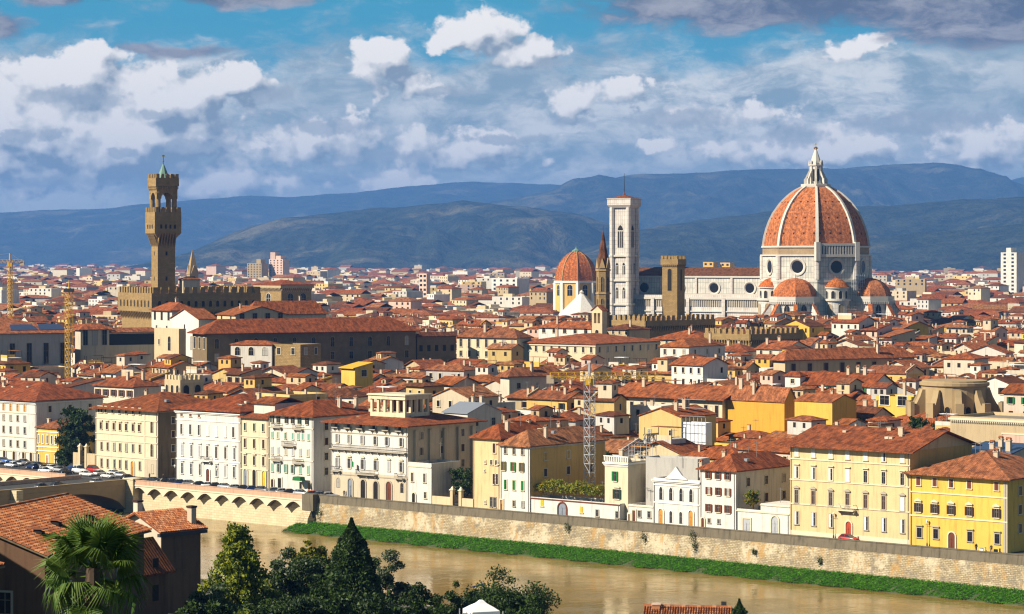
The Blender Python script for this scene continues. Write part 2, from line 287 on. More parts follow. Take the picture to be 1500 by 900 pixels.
    def mesh(s, name, smooth=False):
        me = bpy.data.meshes.new(name); me.from_pydata(s.v, [], s.f)
        used = list(dict.fromkeys(s.m)); ix = {n: i for i, n in enumerate(used)}
        for n in used: me.materials.append(MAT[n])
        me.polygons.foreach_set('material_index', [ix[n] for n in s.m])
        if smooth: me.polygons.foreach_set('use_smooth', [True] * len(me.polygons))
        me.update(); uv_metres(me); return me
    def obj(s, name, parent=None, loc=None, rz=None, smooth=False):
        return put(s.mesh(name, smooth), name, parent, loc, rz)
def uv_metres(me):
    nl, npol = len(me.loops), len(me.polygons)
    vi = np.empty(nl, np.int32); me.loops.foreach_get('vertex_index', vi)
    co = np.empty(len(me.vertices) * 3, np.float32); me.vertices.foreach_get('co', co); co = co.reshape(-1, 3)
    nr = np.empty(npol * 3, np.float32); me.polygons.foreach_get('normal', nr); nr = nr.reshape(-1, 3)
    lt = np.empty(npol, np.int32); me.polygons.foreach_get('loop_total', lt); nr = np.repeat(nr, lt, 0)
    u = np.stack([-nr[:, 1], nr[:, 0], np.zeros(nl)], 1); ln = np.linalg.norm(u, axis=1, keepdims=True)
    u = np.where(ln > 1e-3, u / np.maximum(ln, 1e-6), np.array([[1.0, 0, 0]])); v = np.cross(nr, u); p = co[vi]
    uv = np.stack([(p * u).sum(1), (p * v).sum(1)], 1).astype(np.float32)
    me.uv_layers.new(name='UVMap').data.foreach_set('uv', uv.ravel())
def put(me, name, parent=None, loc=None, rz=None):
    o = bpy.data.objects.new(name, me); COL.objects.link(o)
    if parent: o.parent = parent
    if loc: o.location = loc
    if rz is not None: o.rotation_euler = (0, 0, rz)
    return o
LABELS = {}
def tag(o, label, cat, group=None):
    n = len(label.split())
    if not 4 <= n <= 16: print('LABEL LENGTH', n, label)
    if label in LABELS: print('DUPLICATE LABEL', label)
    LABELS[label] = o
    o['label'] = label; o['category'] = cat
    if group: o['group'] = group
    return o
def thing(name, label, cat, loc=(0, 0, 0), rz=0.0, group=None):
    o = bpy.data.objects.new(name, None); COL.objects.link(o); o.location = loc; o.rotation_euler = (0, 0, rz); o.empty_display_size = 0.5
    return tag(o, label, cat, group)
def copy_tree(o, parent=None):
    c_ = o.copy(); COL.objects.link(c_)
    if parent: c_.parent = parent
    for ch in o.children: copy_tree(ch, c_)
    return c_
def structure(o): o['kind'] = 'structure'; return o
def stuff(o, label=None, cat=None):
    o['kind'] = 'stuff'
    if label: tag(o, label, cat)
    return o
# photo pixel -> world
def kx(px): return (px - 750.0) / F
def pz(py, D): return HC - (py - HY) * D / F
def at(px, D, z=0.0): return (kx(px) * D, D, z)
FOOT = []                                     # footprints the town must keep clear of: ox, oy, rz, x0, x1, y0, y1
def keep(loc, rz, x0, x1, y0, y1): FOOT.append((loc[0], loc[1], math.cos(rz), math.sin(rz), x0, x1, y0, y1))
def blocked(x, y, m=3.0):
    for ox, oy, c_, s_, x0, x1, y0, y1 in FOOT:
        dx, dy = x - ox, y - oy; a, b = dx * c_ + dy * s_, -dx * s_ + dy * c_
        if x0 - m < a < x1 + m and y0 - m < b < y1 + m: return True
    return False
# river bank frame: s along the wall (to the right), t away from the camera
UD = Vector((0.763, -0.6464, 0)); ND = Vector((0.6464, 0.763, 0)); PB = Vector((0, 543, 0)); RZB = math.atan2(UD.y, UD.x)
def st(s, t, z=0.0): p = PB + UD * s + ND * t; return (p.x, p.y, z)
def s_of(px, t):                              # s of the point of the line t = const seen at photo column px
    o = PB + ND * t; k = kx(px); return (k * o.y - o.x) / (UD.x - k * UD.y)
def d_of(px, t): return (PB + ND * t + UD * s_of(px, t)).y

# ------------------------------------------------------------------ windows, doors (shared meshes)
_wc = {}
def arch(w, h, n=8, pointed=False):           # outline (x,z), counter-clockwise, base at z=0
    r = w / 2
    if pointed:
        hs = h - w * 0.9; pts = [(-r, 0), (r, 0), (r, hs)]
        pts += [(r - w * (1 - math.cos(t)) , hs + w * math.sin(t) * 1.04) for t in [R(60) * i / 5 for i in range(1, 6)]]
        pts += [(-x, z) for x, z in reversed(pts[2:-1])]
        return pts
    hs = h - r
    return [(-r, 0), (r, 0)] + [(r * math.cos(math.pi * i / n), hs + r * math.sin(math.pi * i / n)) for i in range(n + 1)]
def win_mesh(w, h, head='plain', trim='trim', pane='glass', bars='bar', sill=True):
    key = ('w', round(w, 2), round(h, 2), head, trim, pane, bars, sill)
    if key in _wc: return _wc[key]
    b = MB(); t = 0.16
    if head in ('arch', 'pointed'):
        o_, i_ = arch(w + 2 * t, h + t, pointed=head == 'pointed'), arch(w, h, pointed=head == 'pointed')
        if trim: 
            n = len(o_); 
            b.add([(x, -0.12, z) for x, z in o_] + [(x, -0.12, z) for x, z in i_] + [(x, 0.0, z) for x, z in o_] + [(x, 0.0, z) for x, z in i_],
                  [(i, (i + 1) % n, n + (i + 1) % n, n + i) for i in range(1, n)] + [(2 * n + i, 2 * n + (i + 1) % n, (i + 1) % n, i) for i in range(n)] + [(n + i, n + (i + 1) % n, 3 * n + (i + 1) % n, 3 * n + i) for i in range(n)], trim)
        b.add([(x, -0.03, z) for x, z in i_], [tuple(range(len(i_)))], pane)
        if bars: b.box(-0.04, 0.04, -0.06, -0.03, 0, h - 0.05, bars); b.box(-w / 2, w / 2, -0.06, -0.035, h * 0.55, h * 0.55 + 0.08, bars)
    else:
        b.box(-w / 2, w / 2, -0.03, 0.0, 0, h, pane)
        if trim:
            b.box(-w / 2 - t, -w / 2, -0.12, 0.0, 0, h, trim); b.box(w / 2, w / 2 + t, -0.12, 0.0, 0, h, trim); b.box(-w / 2 - t, w / 2 + t, -0.12, 0.0, h, h + t, trim)
        if sill: b.box(-w / 2 - t - 0.08, w / 2 + t + 0.08, -0.24, 0.0, -0.16, 0, trim or 'trim')
        if bars:
            b.box(-0.04, 0.04, -0.06, -0.03, 0.05, h - 0.05, bars); b.box(-w / 2, -0.04, -0.06, -0.03, h * 0.62, h * 0.62 + 0.06, bars); b.box(0.04, w / 2, -0.06, -0.03, h * 0.62, h * 0.62 + 0.06, bars)
            b.box(-w / 2, -w / 2 + 0.08, -0.06, -0.03, 0.0, h, bars); b.box(w / 2 - 0.08, w / 2, -0.06, -0.03, 0.0, h, bars)
        if head in ('cornice', 'ped', 'round'):
            b.box(-w / 2 - 0.3, w / 2 + 0.3, -0.35, 0.0, h + 0.38, h + 0.55, trim)
            if head == 'ped': b.yprism([(-w / 2 - 0.35, h + 0.55), (w / 2 + 0.35, h + 0.55), (0, h + 1.0)], -0.32, 0, trim)
            if head == 'round': b.yprism([(-w / 2 - 0.3, h + 0.55), (w / 2 + 0.3, h + 0.55), (w / 4, h + 0.85), (0, h + 0.93), (-w / 4, h + 0.85)], -0.32, 0, trim)
    _wc[key] = b.mesh('window'); return _wc[key]
def shutter_mesh(w, h, m):
    key = ('s', round(w, 2), round(h, 2), m)
    if key not in _wc:
        b = MB(); b.box(0, w, -0.05, 0, 0, h, m)
        for i in range(3): b.box(0.08, w - 0.08, -0.075, -0.05, h * (i + 0.12) / 3, h * (i + 0.88) / 3, m)
        _wc[key] = b.mesh('shutter')
    return _wc[key]
WR = random.Random(99); plain('curtain', (0.40, 0.38, 0.34), 0.6)
FACES = {'front': 0.0, 'right': R(90), 'left': R(-90)}
def window(parent, x, y, z, w, h, head='plain', trim='trim', pane='glass', shut=None, closed=False, bars='bar', face='front', name='window', sill=True, half=False):
    q_ = WR.random()
    if pane == 'glass' and q_ < 0.14: pane = 'curtain'
    if shut and closed and not half and q_ > 0.82: half = True
    o = put(win_mesh(w, h, head, trim, pane, bars, sill), name, parent, (x, y, z), FACES[face])
    if shut:
        if closed:
            for k in (0, 1):
                if half and k: continue
                put(shutter_mesh(w / 2 - 0.02, h, shut), 'shutter', o, (-w / 2 + k * (w / 2 + 0.02), -0.065, 0))
        else:
            put(shutter_mesh(w / 2, h, shut), 'shutter', o, (-w - 0.02, -0.13, 0)); put(shutter_mesh(w / 2, h, shut), 'shutter', o, (w / 2 + 0.02, -0.13, 0))
    return o
def door(parent, x, y, w, h, m='wood orange', head='arch', trim='trim', face='front', z=0.0):
    key = ('d', round(w, 2), round(h, 2), m, head, trim)
    if key not in _wc:
        b = MB(); t = 0.28
        if head == 'arch':
            o_, i_ = arch(w + 2 * t, h + t), arch(w, h); n = len(o_)
            b.add([(x_, -0.2, z_) for x_, z_ in o_] + [(x_, -0.2, z_) for x_, z_ in i_] + [(x_, 0.0, z_) for x_, z_ in o_] + [(x_, 0.0, z_) for x_, z_ in i_],
                  [(i, (i + 1) % n, n + (i + 1) % n, n + i) for i in range(1, n)] + [(2 * n + i, 2 * n + (i + 1) % n, (i + 1) % n, i) for i in range(1, n)] + [(n + i, n + (i + 1) % n, 3 * n + (i + 1) % n, 3 * n + i) for i in range(1, n)], trim)
            b.add([(x_, -0.04, z_) for x_, z_ in i_], [tuple(range(n))], m)
        else:
            b.box(-w / 2, w / 2, -0.04, 0, 0, h, m); b.box(-w / 2 - t, -w / 2, -0.16, 0, 0, h, trim); b.box(w / 2, w / 2 + t, -0.16, 0, 0, h, trim); b.box(-w / 2 - t, w / 2 + t, -0.16, 0, h, h + t, trim)
        b.box(-0.03, 0.03, -0.07, -0.04, 0.05, h * 0.62, 'dark opening')
        for sx in (-1, 1):
            for k in (0.12, 0.55): b.box(sx * w / 4 - w * 0.16, sx * w / 4 + w * 0.16, -0.07, -0.04, h * k, h * (k + 0.32) * 0.86, m)
        _wc[key] = b.mesh('door')
    return put(_wc[key], 'door', parent, (x, y, z), FACES[face])
def balcony(parent, x, z, w, d=1.0, m='grey stone trim', rail='iron', y=0.0):
    b = MB(); b.box(-w / 2, w / 2, -d, 0, -0.22, 0, m)
    for i in range(max(2, int(w / 2))): 
        xx = -w / 2 + 0.3 + i * (w - 0.6) / max(1, int(w / 2) - 1); b.yprism([(xx - 0.13, -0.22), (xx - 0.13, -0.75), (xx + 0.13, -0.75), (xx + 0.13, -0.22)], -d * 0.55, 0, m)
    o = b.obj('balcony', parent, (x, y, z)); r = MB()
    r.box(-w / 2, w / 2, -d, -d + 0.07, 0.95, 1.05, rail); r.box(-w / 2, -w / 2 + 0.07, -d, 0, 0.95, 1.05, rail); r.box(w / 2 - 0.07, w / 2, -d, 0, 0.95, 1.05, rail)
    n = int(w / 0.3)
    for i in range(n + 1): xx = -w / 2 + 0.03 + i * (w - 0.06) / n; r.box(xx - 0.03, xx + 0.03, -d + 0.015, -d + 0.055, 0, 0.95, rail)
    r.obj('railing', o); return o
# ------------------------------------------------------------------ setting: ground, river, hills, haze
from mathutils import noise as mn
WZ = -7.0                                     # water level
def grid_obj(name, rows, m, smooth=True):
    nv = len(rows[0]); vs = [p for r in rows for p in r]
    fs = [(i * nv + j, i * nv + j + 1, (i + 1) * nv + j + 1, (i + 1) * nv + j) for i in range(len(rows) - 1) for j in range(nv - 1)]
    b = MB(); b.add(vs, fs, m); return b.obj(name, smooth=smooth)
m, q, b = new_mat('ground'); t = q.node('ShaderNodeTexCoord').outputs['Object']
n1 = q.noise(t, 0.02, 8, 0.7); n2 = q.noise(t, 0.4, 4, 0.6)
cc = q.mix(q.ramp(n1, 0.42, 0.6), (0.09, 0.08, 0.065, 1), (0.05, 0.065, 0.03, 1)); cc = q.mix(q.ramp(n2, 0.3, 0.7, 0, 0.5), cc, (0.12, 0.10, 0.08, 1))
q.put(b.inputs['Base Color'], cc); b.inputs['Roughness'].default_value = 0.95
prof = [(-1000, 62), (-430, 53.6), (-405, 50), (-372, 41), (-320, 28), (-250, 19), (-190, 9), (-130, -0.3), (-113, -0.6), (-112.4, -11), (-0.2, -11), (-0.1, -0.06), (60, -0.05), (400, 0), (1500, 0), (4000, 0), (8000, 0), (24000, 0)]
ss = [-7000, -3000, -1000, -500, -250, -100, 0, 100, 250, 500, 1000, 3000, 7000]
structure(grid_obj('ground', [[st(s, t_, z) for s in ss] for t_, z in prof], 'ground', smooth=False))
# river
m, q, b = new_mat('river water'); t = q.node('ShaderNodeTexCoord').outputs['Object']
n1 = q.noise(t, 0.05, 4, 0.6)
q.put(b.inputs['Base Color'], q.mix(q.ramp(n1, 0.3, 0.7), (0.29, 0.18, 0.045, 1), (0.20, 0.14, 0.045, 1)))
q.put(b.inputs['Roughness'], q.ramp(q.noise(q.vec('MULTIPLY', t, (0.25, 0.25, 1)), 0.35, 4, 0.6), 0.4, 0.65, 0.03, 0.22)); b.inputs['IOR'].default_value = 1.33
bp = q.node('ShaderNodeBump'); bp.inputs['Strength'].default_value = 0.16; bp.inputs['Distance'].default_value = 0.25
q.put(bp.inputs['Height'], q.math('ADD', q.noise(q.vec('MULTIPLY', t, (0.5, 0.5, 1)), 1.2, 4, 0.6), q.math('MULTIPLY', q.noise(t, 0.18, 2), 1.5))); q.l.new(bp.outputs[0], b.inputs['Normal'])
wb = MB(); wb.add([st(-2500, -112.2, WZ), st(1200, -112.2, WZ), st(1200, -0.25, WZ), st(-2500, -0.25, WZ)], [(0, 1, 2, 3)], 'river water'); structure(wb.obj('river_water'))
# hills
m, q, b = new_mat('hill forest'); t = q.node('ShaderNodeTexCoord').outputs['Object']
n1 = q.noise(t, 0.001, 8, 0.68); n2 = q.noise(t, 0.008, 5, 0.7); n3 = q.noise(t, 0.0025, 4, 0.6)
n6 = q.noise(t, 0.03, 3, 0.7); n2 = q.math('ADD', q.math('MULTIPLY', n2, 0.6), q.math('MULTIPLY', n6, 0.4))
cc = q.mix(q.ramp(n2, 0.38, 0.62), (0.010, 0.018, 0.018, 1), (0.045, 0.056, 0.042, 1))
cc = q.mix(q.math('MULTIPLY', q.ramp(n1, 0.50, 0.62), q.ramp(n3, 0.42, 0.58)), cc, (0.14, 0.125, 0.08, 1))
q.put(b.inputs['Base Color'], cc); b.inputs['Roughness'].default_value = 0.95; b.inputs['Specular IOR Level'].default_value = 0.05
bp = q.node('ShaderNodeBump'); bp.inputs['Strength'].default_value = 1.0; bp.inputs['Distance'].default_value = 34.0; q.put(bp.inputs['Height'], n2); q.l.new(bp.outputs[0], b.inputs['Normal'])
def hill(D0, pts, front, back, seed, rough=0.10, nx=260, ny=46):
    D0 *= 1.6; front *= 1.6; back *= 1.6
    xs = np.linspace(pts[0][0], pts[-1][0], nx); ys = np.interp(xs, [p[0] for p in pts], [p[1] for p in pts])
    rows = []
    for j in range(ny):
        f = j / (ny - 1); D = D0 + (f * (front + back) - front); r = []
        fr = 1 - (D0 - D) / front if D < D0 else 1 - (D - D0) / back
        sh = (fr * fr * (3 - 2 * fr)) * 0.55 + fr * 0.45
        for x, y in zip(xs, ys):
            zt = pz(y, D0) + 4; X = kx(x) * D0
            # spurs and gullies running down from the crest
            nz = mn.fractal(Vector((X / 990.0 + seed, D / 2400.0, seed)), 0.9, 2.1, 6) + 0.5 * mn.fractal(Vector((X / 370.0, D / 530.0, seed + 5)), 0.9, 2.1, 4)
            z = zt * sh + nz * 2.6 * rough * max(zt, 60) * (4 * fr * (1 - fr) + 0.04 * (1 - fr))
            if fr > 0.97: z += mn.fractal(Vector((X / 140.0, seed, 3)), 0.8, 2.0, 4) * 5
            if fr <= 0.001: z = -3
            r.append((X, D, z))
        rows.append(r)
    return structure(grid_obj('hills', rows, 'hill forest'))
hill(13000, [(-500, 318), (-200, 320), (0, 312), (80, 308), (160, 306), (230, 298), (300, 292), (370, 287), (430, 289), (480, 285), (530, 282), (590, 274), (640, 270), (690, 266), (740, 268), (800, 271), (860, 275), (950, 285), (1100, 300), (1300, 330), (1420, 275), (1470, 266), (1510, 258), (1600, 250), (1800, 280)], 2500, 1200, 1.3, 0.07)
hill(10400, [(480, 360), (560, 335), (640, 312), (700, 300), (760, 290), (810, 280), (860, 268), (900, 261), (940, 254), (1000, 253), (1060, 249), (1100, 247), (1150, 246), (1190, 247), (1240, 247), (1290, 243), (1330, 240), (1360, 238), (1400, 242), (1430, 250), (1460, 264), (1490, 275), (1530, 292), (1600, 305), (1800, 340)], 2600, 1200, 4.1, 0.11)
hill(7000, [(255, 379), (290, 366), (330, 347), (370, 332), (410, 324), (450, 318), (500, 312), (540, 306), (580, 305), (620, 301), (680, 299), (740, 304), (800, 310), (860, 322), (920, 338), (1000, 356), (1100, 377)], 1500, 900, 7.7, 0.16)
hill(6200, [(820, 377), (880, 358), (930, 342), (980, 332), (1030, 326), (1080, 318), (1120, 312), (1180, 308), (1240, 303), (1300, 303), (1340, 299), (1380, 296), (1420, 293), (1470, 291), (1530, 289), (1600, 292), (1750, 300)], 1300, 800, 11.2, 0.15)
hill(5200, [(1180, 378), (1240, 360), (1290, 350), (1340, 340), (1400, 337), (1440, 334), (1480, 330), (1520, 326), (1600, 318), (1750, 310)], 700, 700, 15.9, 0.12, 140, 30)
# the air
hb = MB(); hb.box(-28000, 28000, -8000, 23500, -12.5, 730, 'dark opening'); hz = hb.obj('haze'); hz['kind'] = 'stuff'
hm = bpy.data.materials.new('haze air'); hm.use_nodes = True; q = G(hm.node_tree); q.n.clear()
pv = q.node('ShaderNodeVolumePrincipled'); pv.inputs['Color'].default_value = (0.17, 0.42, 1.0, 1); pv.inputs['Density'].default_value = 6.2e-5; pv.inputs['Anisotropy'].default_value = 0.0
hoo = q.node('ShaderNodeOutputMaterial'); q.l.new(pv.outputs[0], hoo.inputs['Volume']); hz.data.materials.clear(); hz.data.materials.append(hm)

# ------------------------------------------------------------------ generic building shapes for landmarks
def frame_of(pxl, pxc, pxr, D, rz):
    """left-front corner, length of the front and depth of the side, from three photo columns; the near corner (pxc) is at depth D"""
    a = R(rz); cx, cy = kx(pxc) * D, D; c_, s_ = math.cos(a), math.sin(a); kl, kr = kx(pxl), kx(pxr)
    L = (cx - kl * cy) / (c_ - kl * s_); Wd = (cx - kr * cy) / (s_ + kr * c_)
    return (cx - L * c_, cy - L * s_, 0.0), a, L, Wd
def battlement(b, x0, x1, y0, y1, z, m, merlon=1.5, gap=1.3, h=1.8, th=0.6):
    for (a0, a1, ax, fixed, sgn) in ((x0, x1, 'x', y0, 1), (x0, x1, 'x', y1, -1), (y0, y1, 'y', x0, 1), (y0, y1, 'y', x1, -1)):
        n = max(2, int(round((a1 - a0) / (merlon + gap)))); stp = (a1 - a0) / n
        for i in range(n):
            p = a0 + i * stp + stp * 0.2; e = p + stp * 0.58; lo, hi = (fixed, fixed + th) if sgn > 0 else (fixed - th, fixed)
            if ax == 'x': b.box(p, e, lo, hi, z, z + h, m)
            else: b.box(lo, hi, p, e, z, z + h, m)
def corbels(b, x0, x1, y0, y1, z0, z1, out, m, step=1.4, sides='fr'):
    """row of machicolation brackets under an overhanging gallery"""
    if 'f' in sides:
        n = int((x1 - x0) / step)
        for i in range(n + 1): xx = x0 + 0.2 + i * (x1 - x0 - 0.4) / n; b.xprism([(y0, z0), (y0, z1), (y0 - out, z1), (y0 - out, z1 - 0.5)], xx - 0.22, xx + 0.22, m)
    if 'r' in sides:
        n = int((y1 - y0) / step)
        for i in range(n + 1): yy = y0 + 0.2 + i * (y1 - y0 - 0.4) / n; b.yprism([(x1, z0), (x1 + out, z1 - 0.5), (x1 + out, z1), (x1, z1)], yy - 0.22, yy + 0.22, m)
    if 'l' in sides:
        n = int((y1 - y0) / step)
        for i in range(n + 1): yy = y0 + 0.2 + i * (y1 - y0 - 0.4) / n; b.yprism([(x0, z0), (x0, z1), (x0 - out, z1), (x0 - out, z1 - 0.5)], yy - 0.22, yy + 0.22, m)

# ---- the town hall palace with its tall tower
def town_hall():
    D = 985; loc, a, L, Wd = frame_of(179, 225, 376, D, -62); keep(loc, a, -1, L + 1, -1, Wd + 1)
    t = thing('town_hall', 'tan stone battlemented town hall palace with a tall slender tower', 'palace', loc, a)
    zt = pz(430, D); zc = pz(468, D); b = MB(); b.box(0, L, 0, Wd, 0, zt - 7.5, 'town stone'); b.obj('wall', t)
    b = MB(); o_ = 1.3; b.box(-o_, L + o_, -o_, Wd + o_, zt - 7.4, zt, 'town stone'); corbels(b, 0, L, 0, Wd, zt - 10.6, zt - 7.4, o_, 'town stone', 1.9); g_ = b.obj('gallery', t)
    b = MB(); battlement(b, -o_, L + o_, -o_, Wd + o_, zt, 'town stone', 1.8, 1.4, 2.4); b.obj('battlements', g_)
    b = MB(); b.hip(1.5, L - 1.5, 1.5, Wd - 1.5, zt - 1.2, 2.6, 'roof red', 0); b.obj('roof', t)
    for i in range(9): window(t, 2.2 + i * (L - 4.4) / 8, -o_, zt - 5.4, 1.3, 2.6, 'arch', 'town stone', 'dark opening', bars=None, sill=False)
    for i in range(14): window(t, L + o_, 2 + i * (Wd - 4) / 13, zt - 5.4, 1.3, 2.4, 'arch', 'brown stone', 'dark opening', bars=None, face='right', sill=False)
    for i in range(6): window(t, 3 + i * (L - 6) / 5, 0, zt - 20, 1.8, 4, 'arch', 'town stone', 'glass', bars='grey stone trim')
    for i in range(7): window(t, L, 4 + i * (Wd - 8) / 6, zt - 20, 1.8, 4, 'arch', 'brown stone', 'glass', bars='grey stone trim', face='right')
    # tower: near corner stands behind the near corner of the palace
    tw = 7.3; x0 = L - 3.5 - tw; y0 = 3.0; zg = pz(350, D + 8); zg1 = pz(311, D + 8)
    b = MB(); b.box(x0, x0 + tw, y0, y0 + tw, zt - 3, zg, 'town stone'); tow = b.obj('tower', t)
    for z in (zt + 5, zt + 15, zt + 24): window(tow, x0 + tw * 0.45, y0, z, 0.8, 1.6, 'plain', None, 'dark opening', bars=None, sill=False); window(tow, x0 + tw, y0 + tw / 2, z, 0.8, 1.6, 'plain', None, 'dark opening', bars=None, face='right', sill=False)
    e = 1.9; b = MB(); b.prism([(x0, y0), (x0 + tw, y0), (x0 + tw, y0 + tw), (x0, y0 + tw)], zg - 0.1, zg + 2.2, 'town stone', [(x0 - e, y0 - e), (x0 + tw + e, y0 - e), (x0 + tw + e, y0 + tw + e), (x0 - e, y0 + tw + e)])
    b.box(x0 - e, x0 + tw + e, y0 - e, y0 + tw + e, zg + 2.2, zg1, 'town stone'); corbels(b, x0, x0 + tw, y0, y0 + tw, zg - 3.2, zg + 2.3, e, 'town stone', 1.2)
    for i in range(4):
        b.box(x0 + 0.4 + i * 1.9, x0 + 1.2 + i * 1.9, y0 - e - 0.05, y0 - e - 0.01, zg + 4, zg + 5.6, 'dark opening'); b.box(x0 + tw + e + 0.01, x0 + tw + e + 0.05, y0 + 0.4 + i * 1.9, y0 + 1.2 + i * 1.9, zg + 4, zg + 5.6, 'dark opening')
    gal = b.obj('tower_gallery', t); b = MB(); battlement(b, x0 - e, x0 + tw + e, y0 - e, y0 + tw + e, zg1, 'town stone', 1.2, 1.0, 1.9, 0.5); b.obj('battlements', gal)
    # open bell chamber: four stout columns, arches, crown
    zb = pz(277, D + 8); b = MB(); xa, xb, ya, yb = x0 - 0.7, x0 + tw + 0.7, y0 - 0.7, y0 + tw + 0.7
    for px_, py_ in ((xa, ya), (xb - 1.9, ya), (xa, yb - 1.9), (xb - 1.9, yb - 1.9)): b.lathe([(1.0, zg1), (1.0, zb - 2.2), (1.25, zb - 1.6), (1.25, zb - 1.2)], 'town stone', 12, px_ + 0.95, py_ + 0.95)
    aw = xb - xa; ar = [(1.9 + (aw - 3.8) / 2 * (1 - math.cos(math.pi * i / 8)), zb - 4 + (aw - 3.8) / 2 * math.sin(math.pi * i / 8)) for i in range(9)]
    for k in range(8):
        (p0, q0), (p1, q1) = ar[k], ar[k + 1]
        for yy in (ya, yb - 0.9): b.yprism([(xa + p0, q0), (xa + p1, q1), (xa + p1, zb), (xa + p0, zb)], yy, yy + 0.9, 'town stone')
        for xx in (xa, xb - 0.9): b.xprism([(ya + p0, q0), (ya + p1, q1), (ya + p1, zb), (ya + p0, zb)], xx, xx + 0.9, 'town stone')
    for px_, py_ in ((xa, ya), (xb - 1.9, ya), (xa, yb - 1.9), (xb - 1.9, yb - 1.9)): b.box(px_, px_ + 1.9, py_, py_ + 1.9, zb - 4.0, zb, 'town stone')
    bel = b.obj('bell_chamber', t); zk = pz(270, D + 8); b = MB(); e2 = 0.5
    b.box(xa - 0.3, xb + 0.3, ya - 0.3, yb + 0.3, zb + 0.01, zb + 0.7, 'town stone'); b.box(xa - e2, xb + e2, ya - e2, yb + e2, zb + 1.0, zk + 2.4, 'town stone'); corbels(b, xa, xb, ya, yb, zb - 0.9, zb + 1.1, e2, 'town stone', 1.0)
    b.box(xa, xb, ya, yb, zb + 0.72, zb + 1.0, 'town stone'); cr = b.obj('crown', t); b = MB(); battlement(b, xa - e2, xb + e2, ya - e2, yb + e2, zk + 2.4, 'town stone', 1.1, 0.9, 1.6, 0.5); b.obj('battlements', cr)
    b = MB(); cx, cy = (xa + xb) / 2, (ya + yb) / 2; z0 = zk + 2.4; b.lathe([(2.6, z0), (1.6, z0 + 2.6), (0.3, z0 + 5.6)], 'copper', 8, cx, cy); sp = b.obj('spire', t)
    b = MB(); b.tube((cx, cy, z0 + 5.4), (cx, cy, z0 + 9.2), 0.12, 'iron'); b.lathe([(0.02, z0 + 6.2), (0.45, z0 + 6.7), (0.02, z0 + 7.2)], 'gold', 10, cx, cy); b.box(cx - 0.05, cx + 0.05, cy - 0.6, cy + 0.6, z0 + 8.6, z0 + 9.3, 'gold'); b.obj('weather_vane', sp)
    b = MB(); b.box(L - 6, L - 1.5, 13, 20, zt - 0.5, zt + 5.2, 'off white'); b.hip(L - 6, L - 1.5, 13, 20, zt + 5.2, 1.2, 'roof red', 0.4); b.obj('roof_room', t)
town_hall()

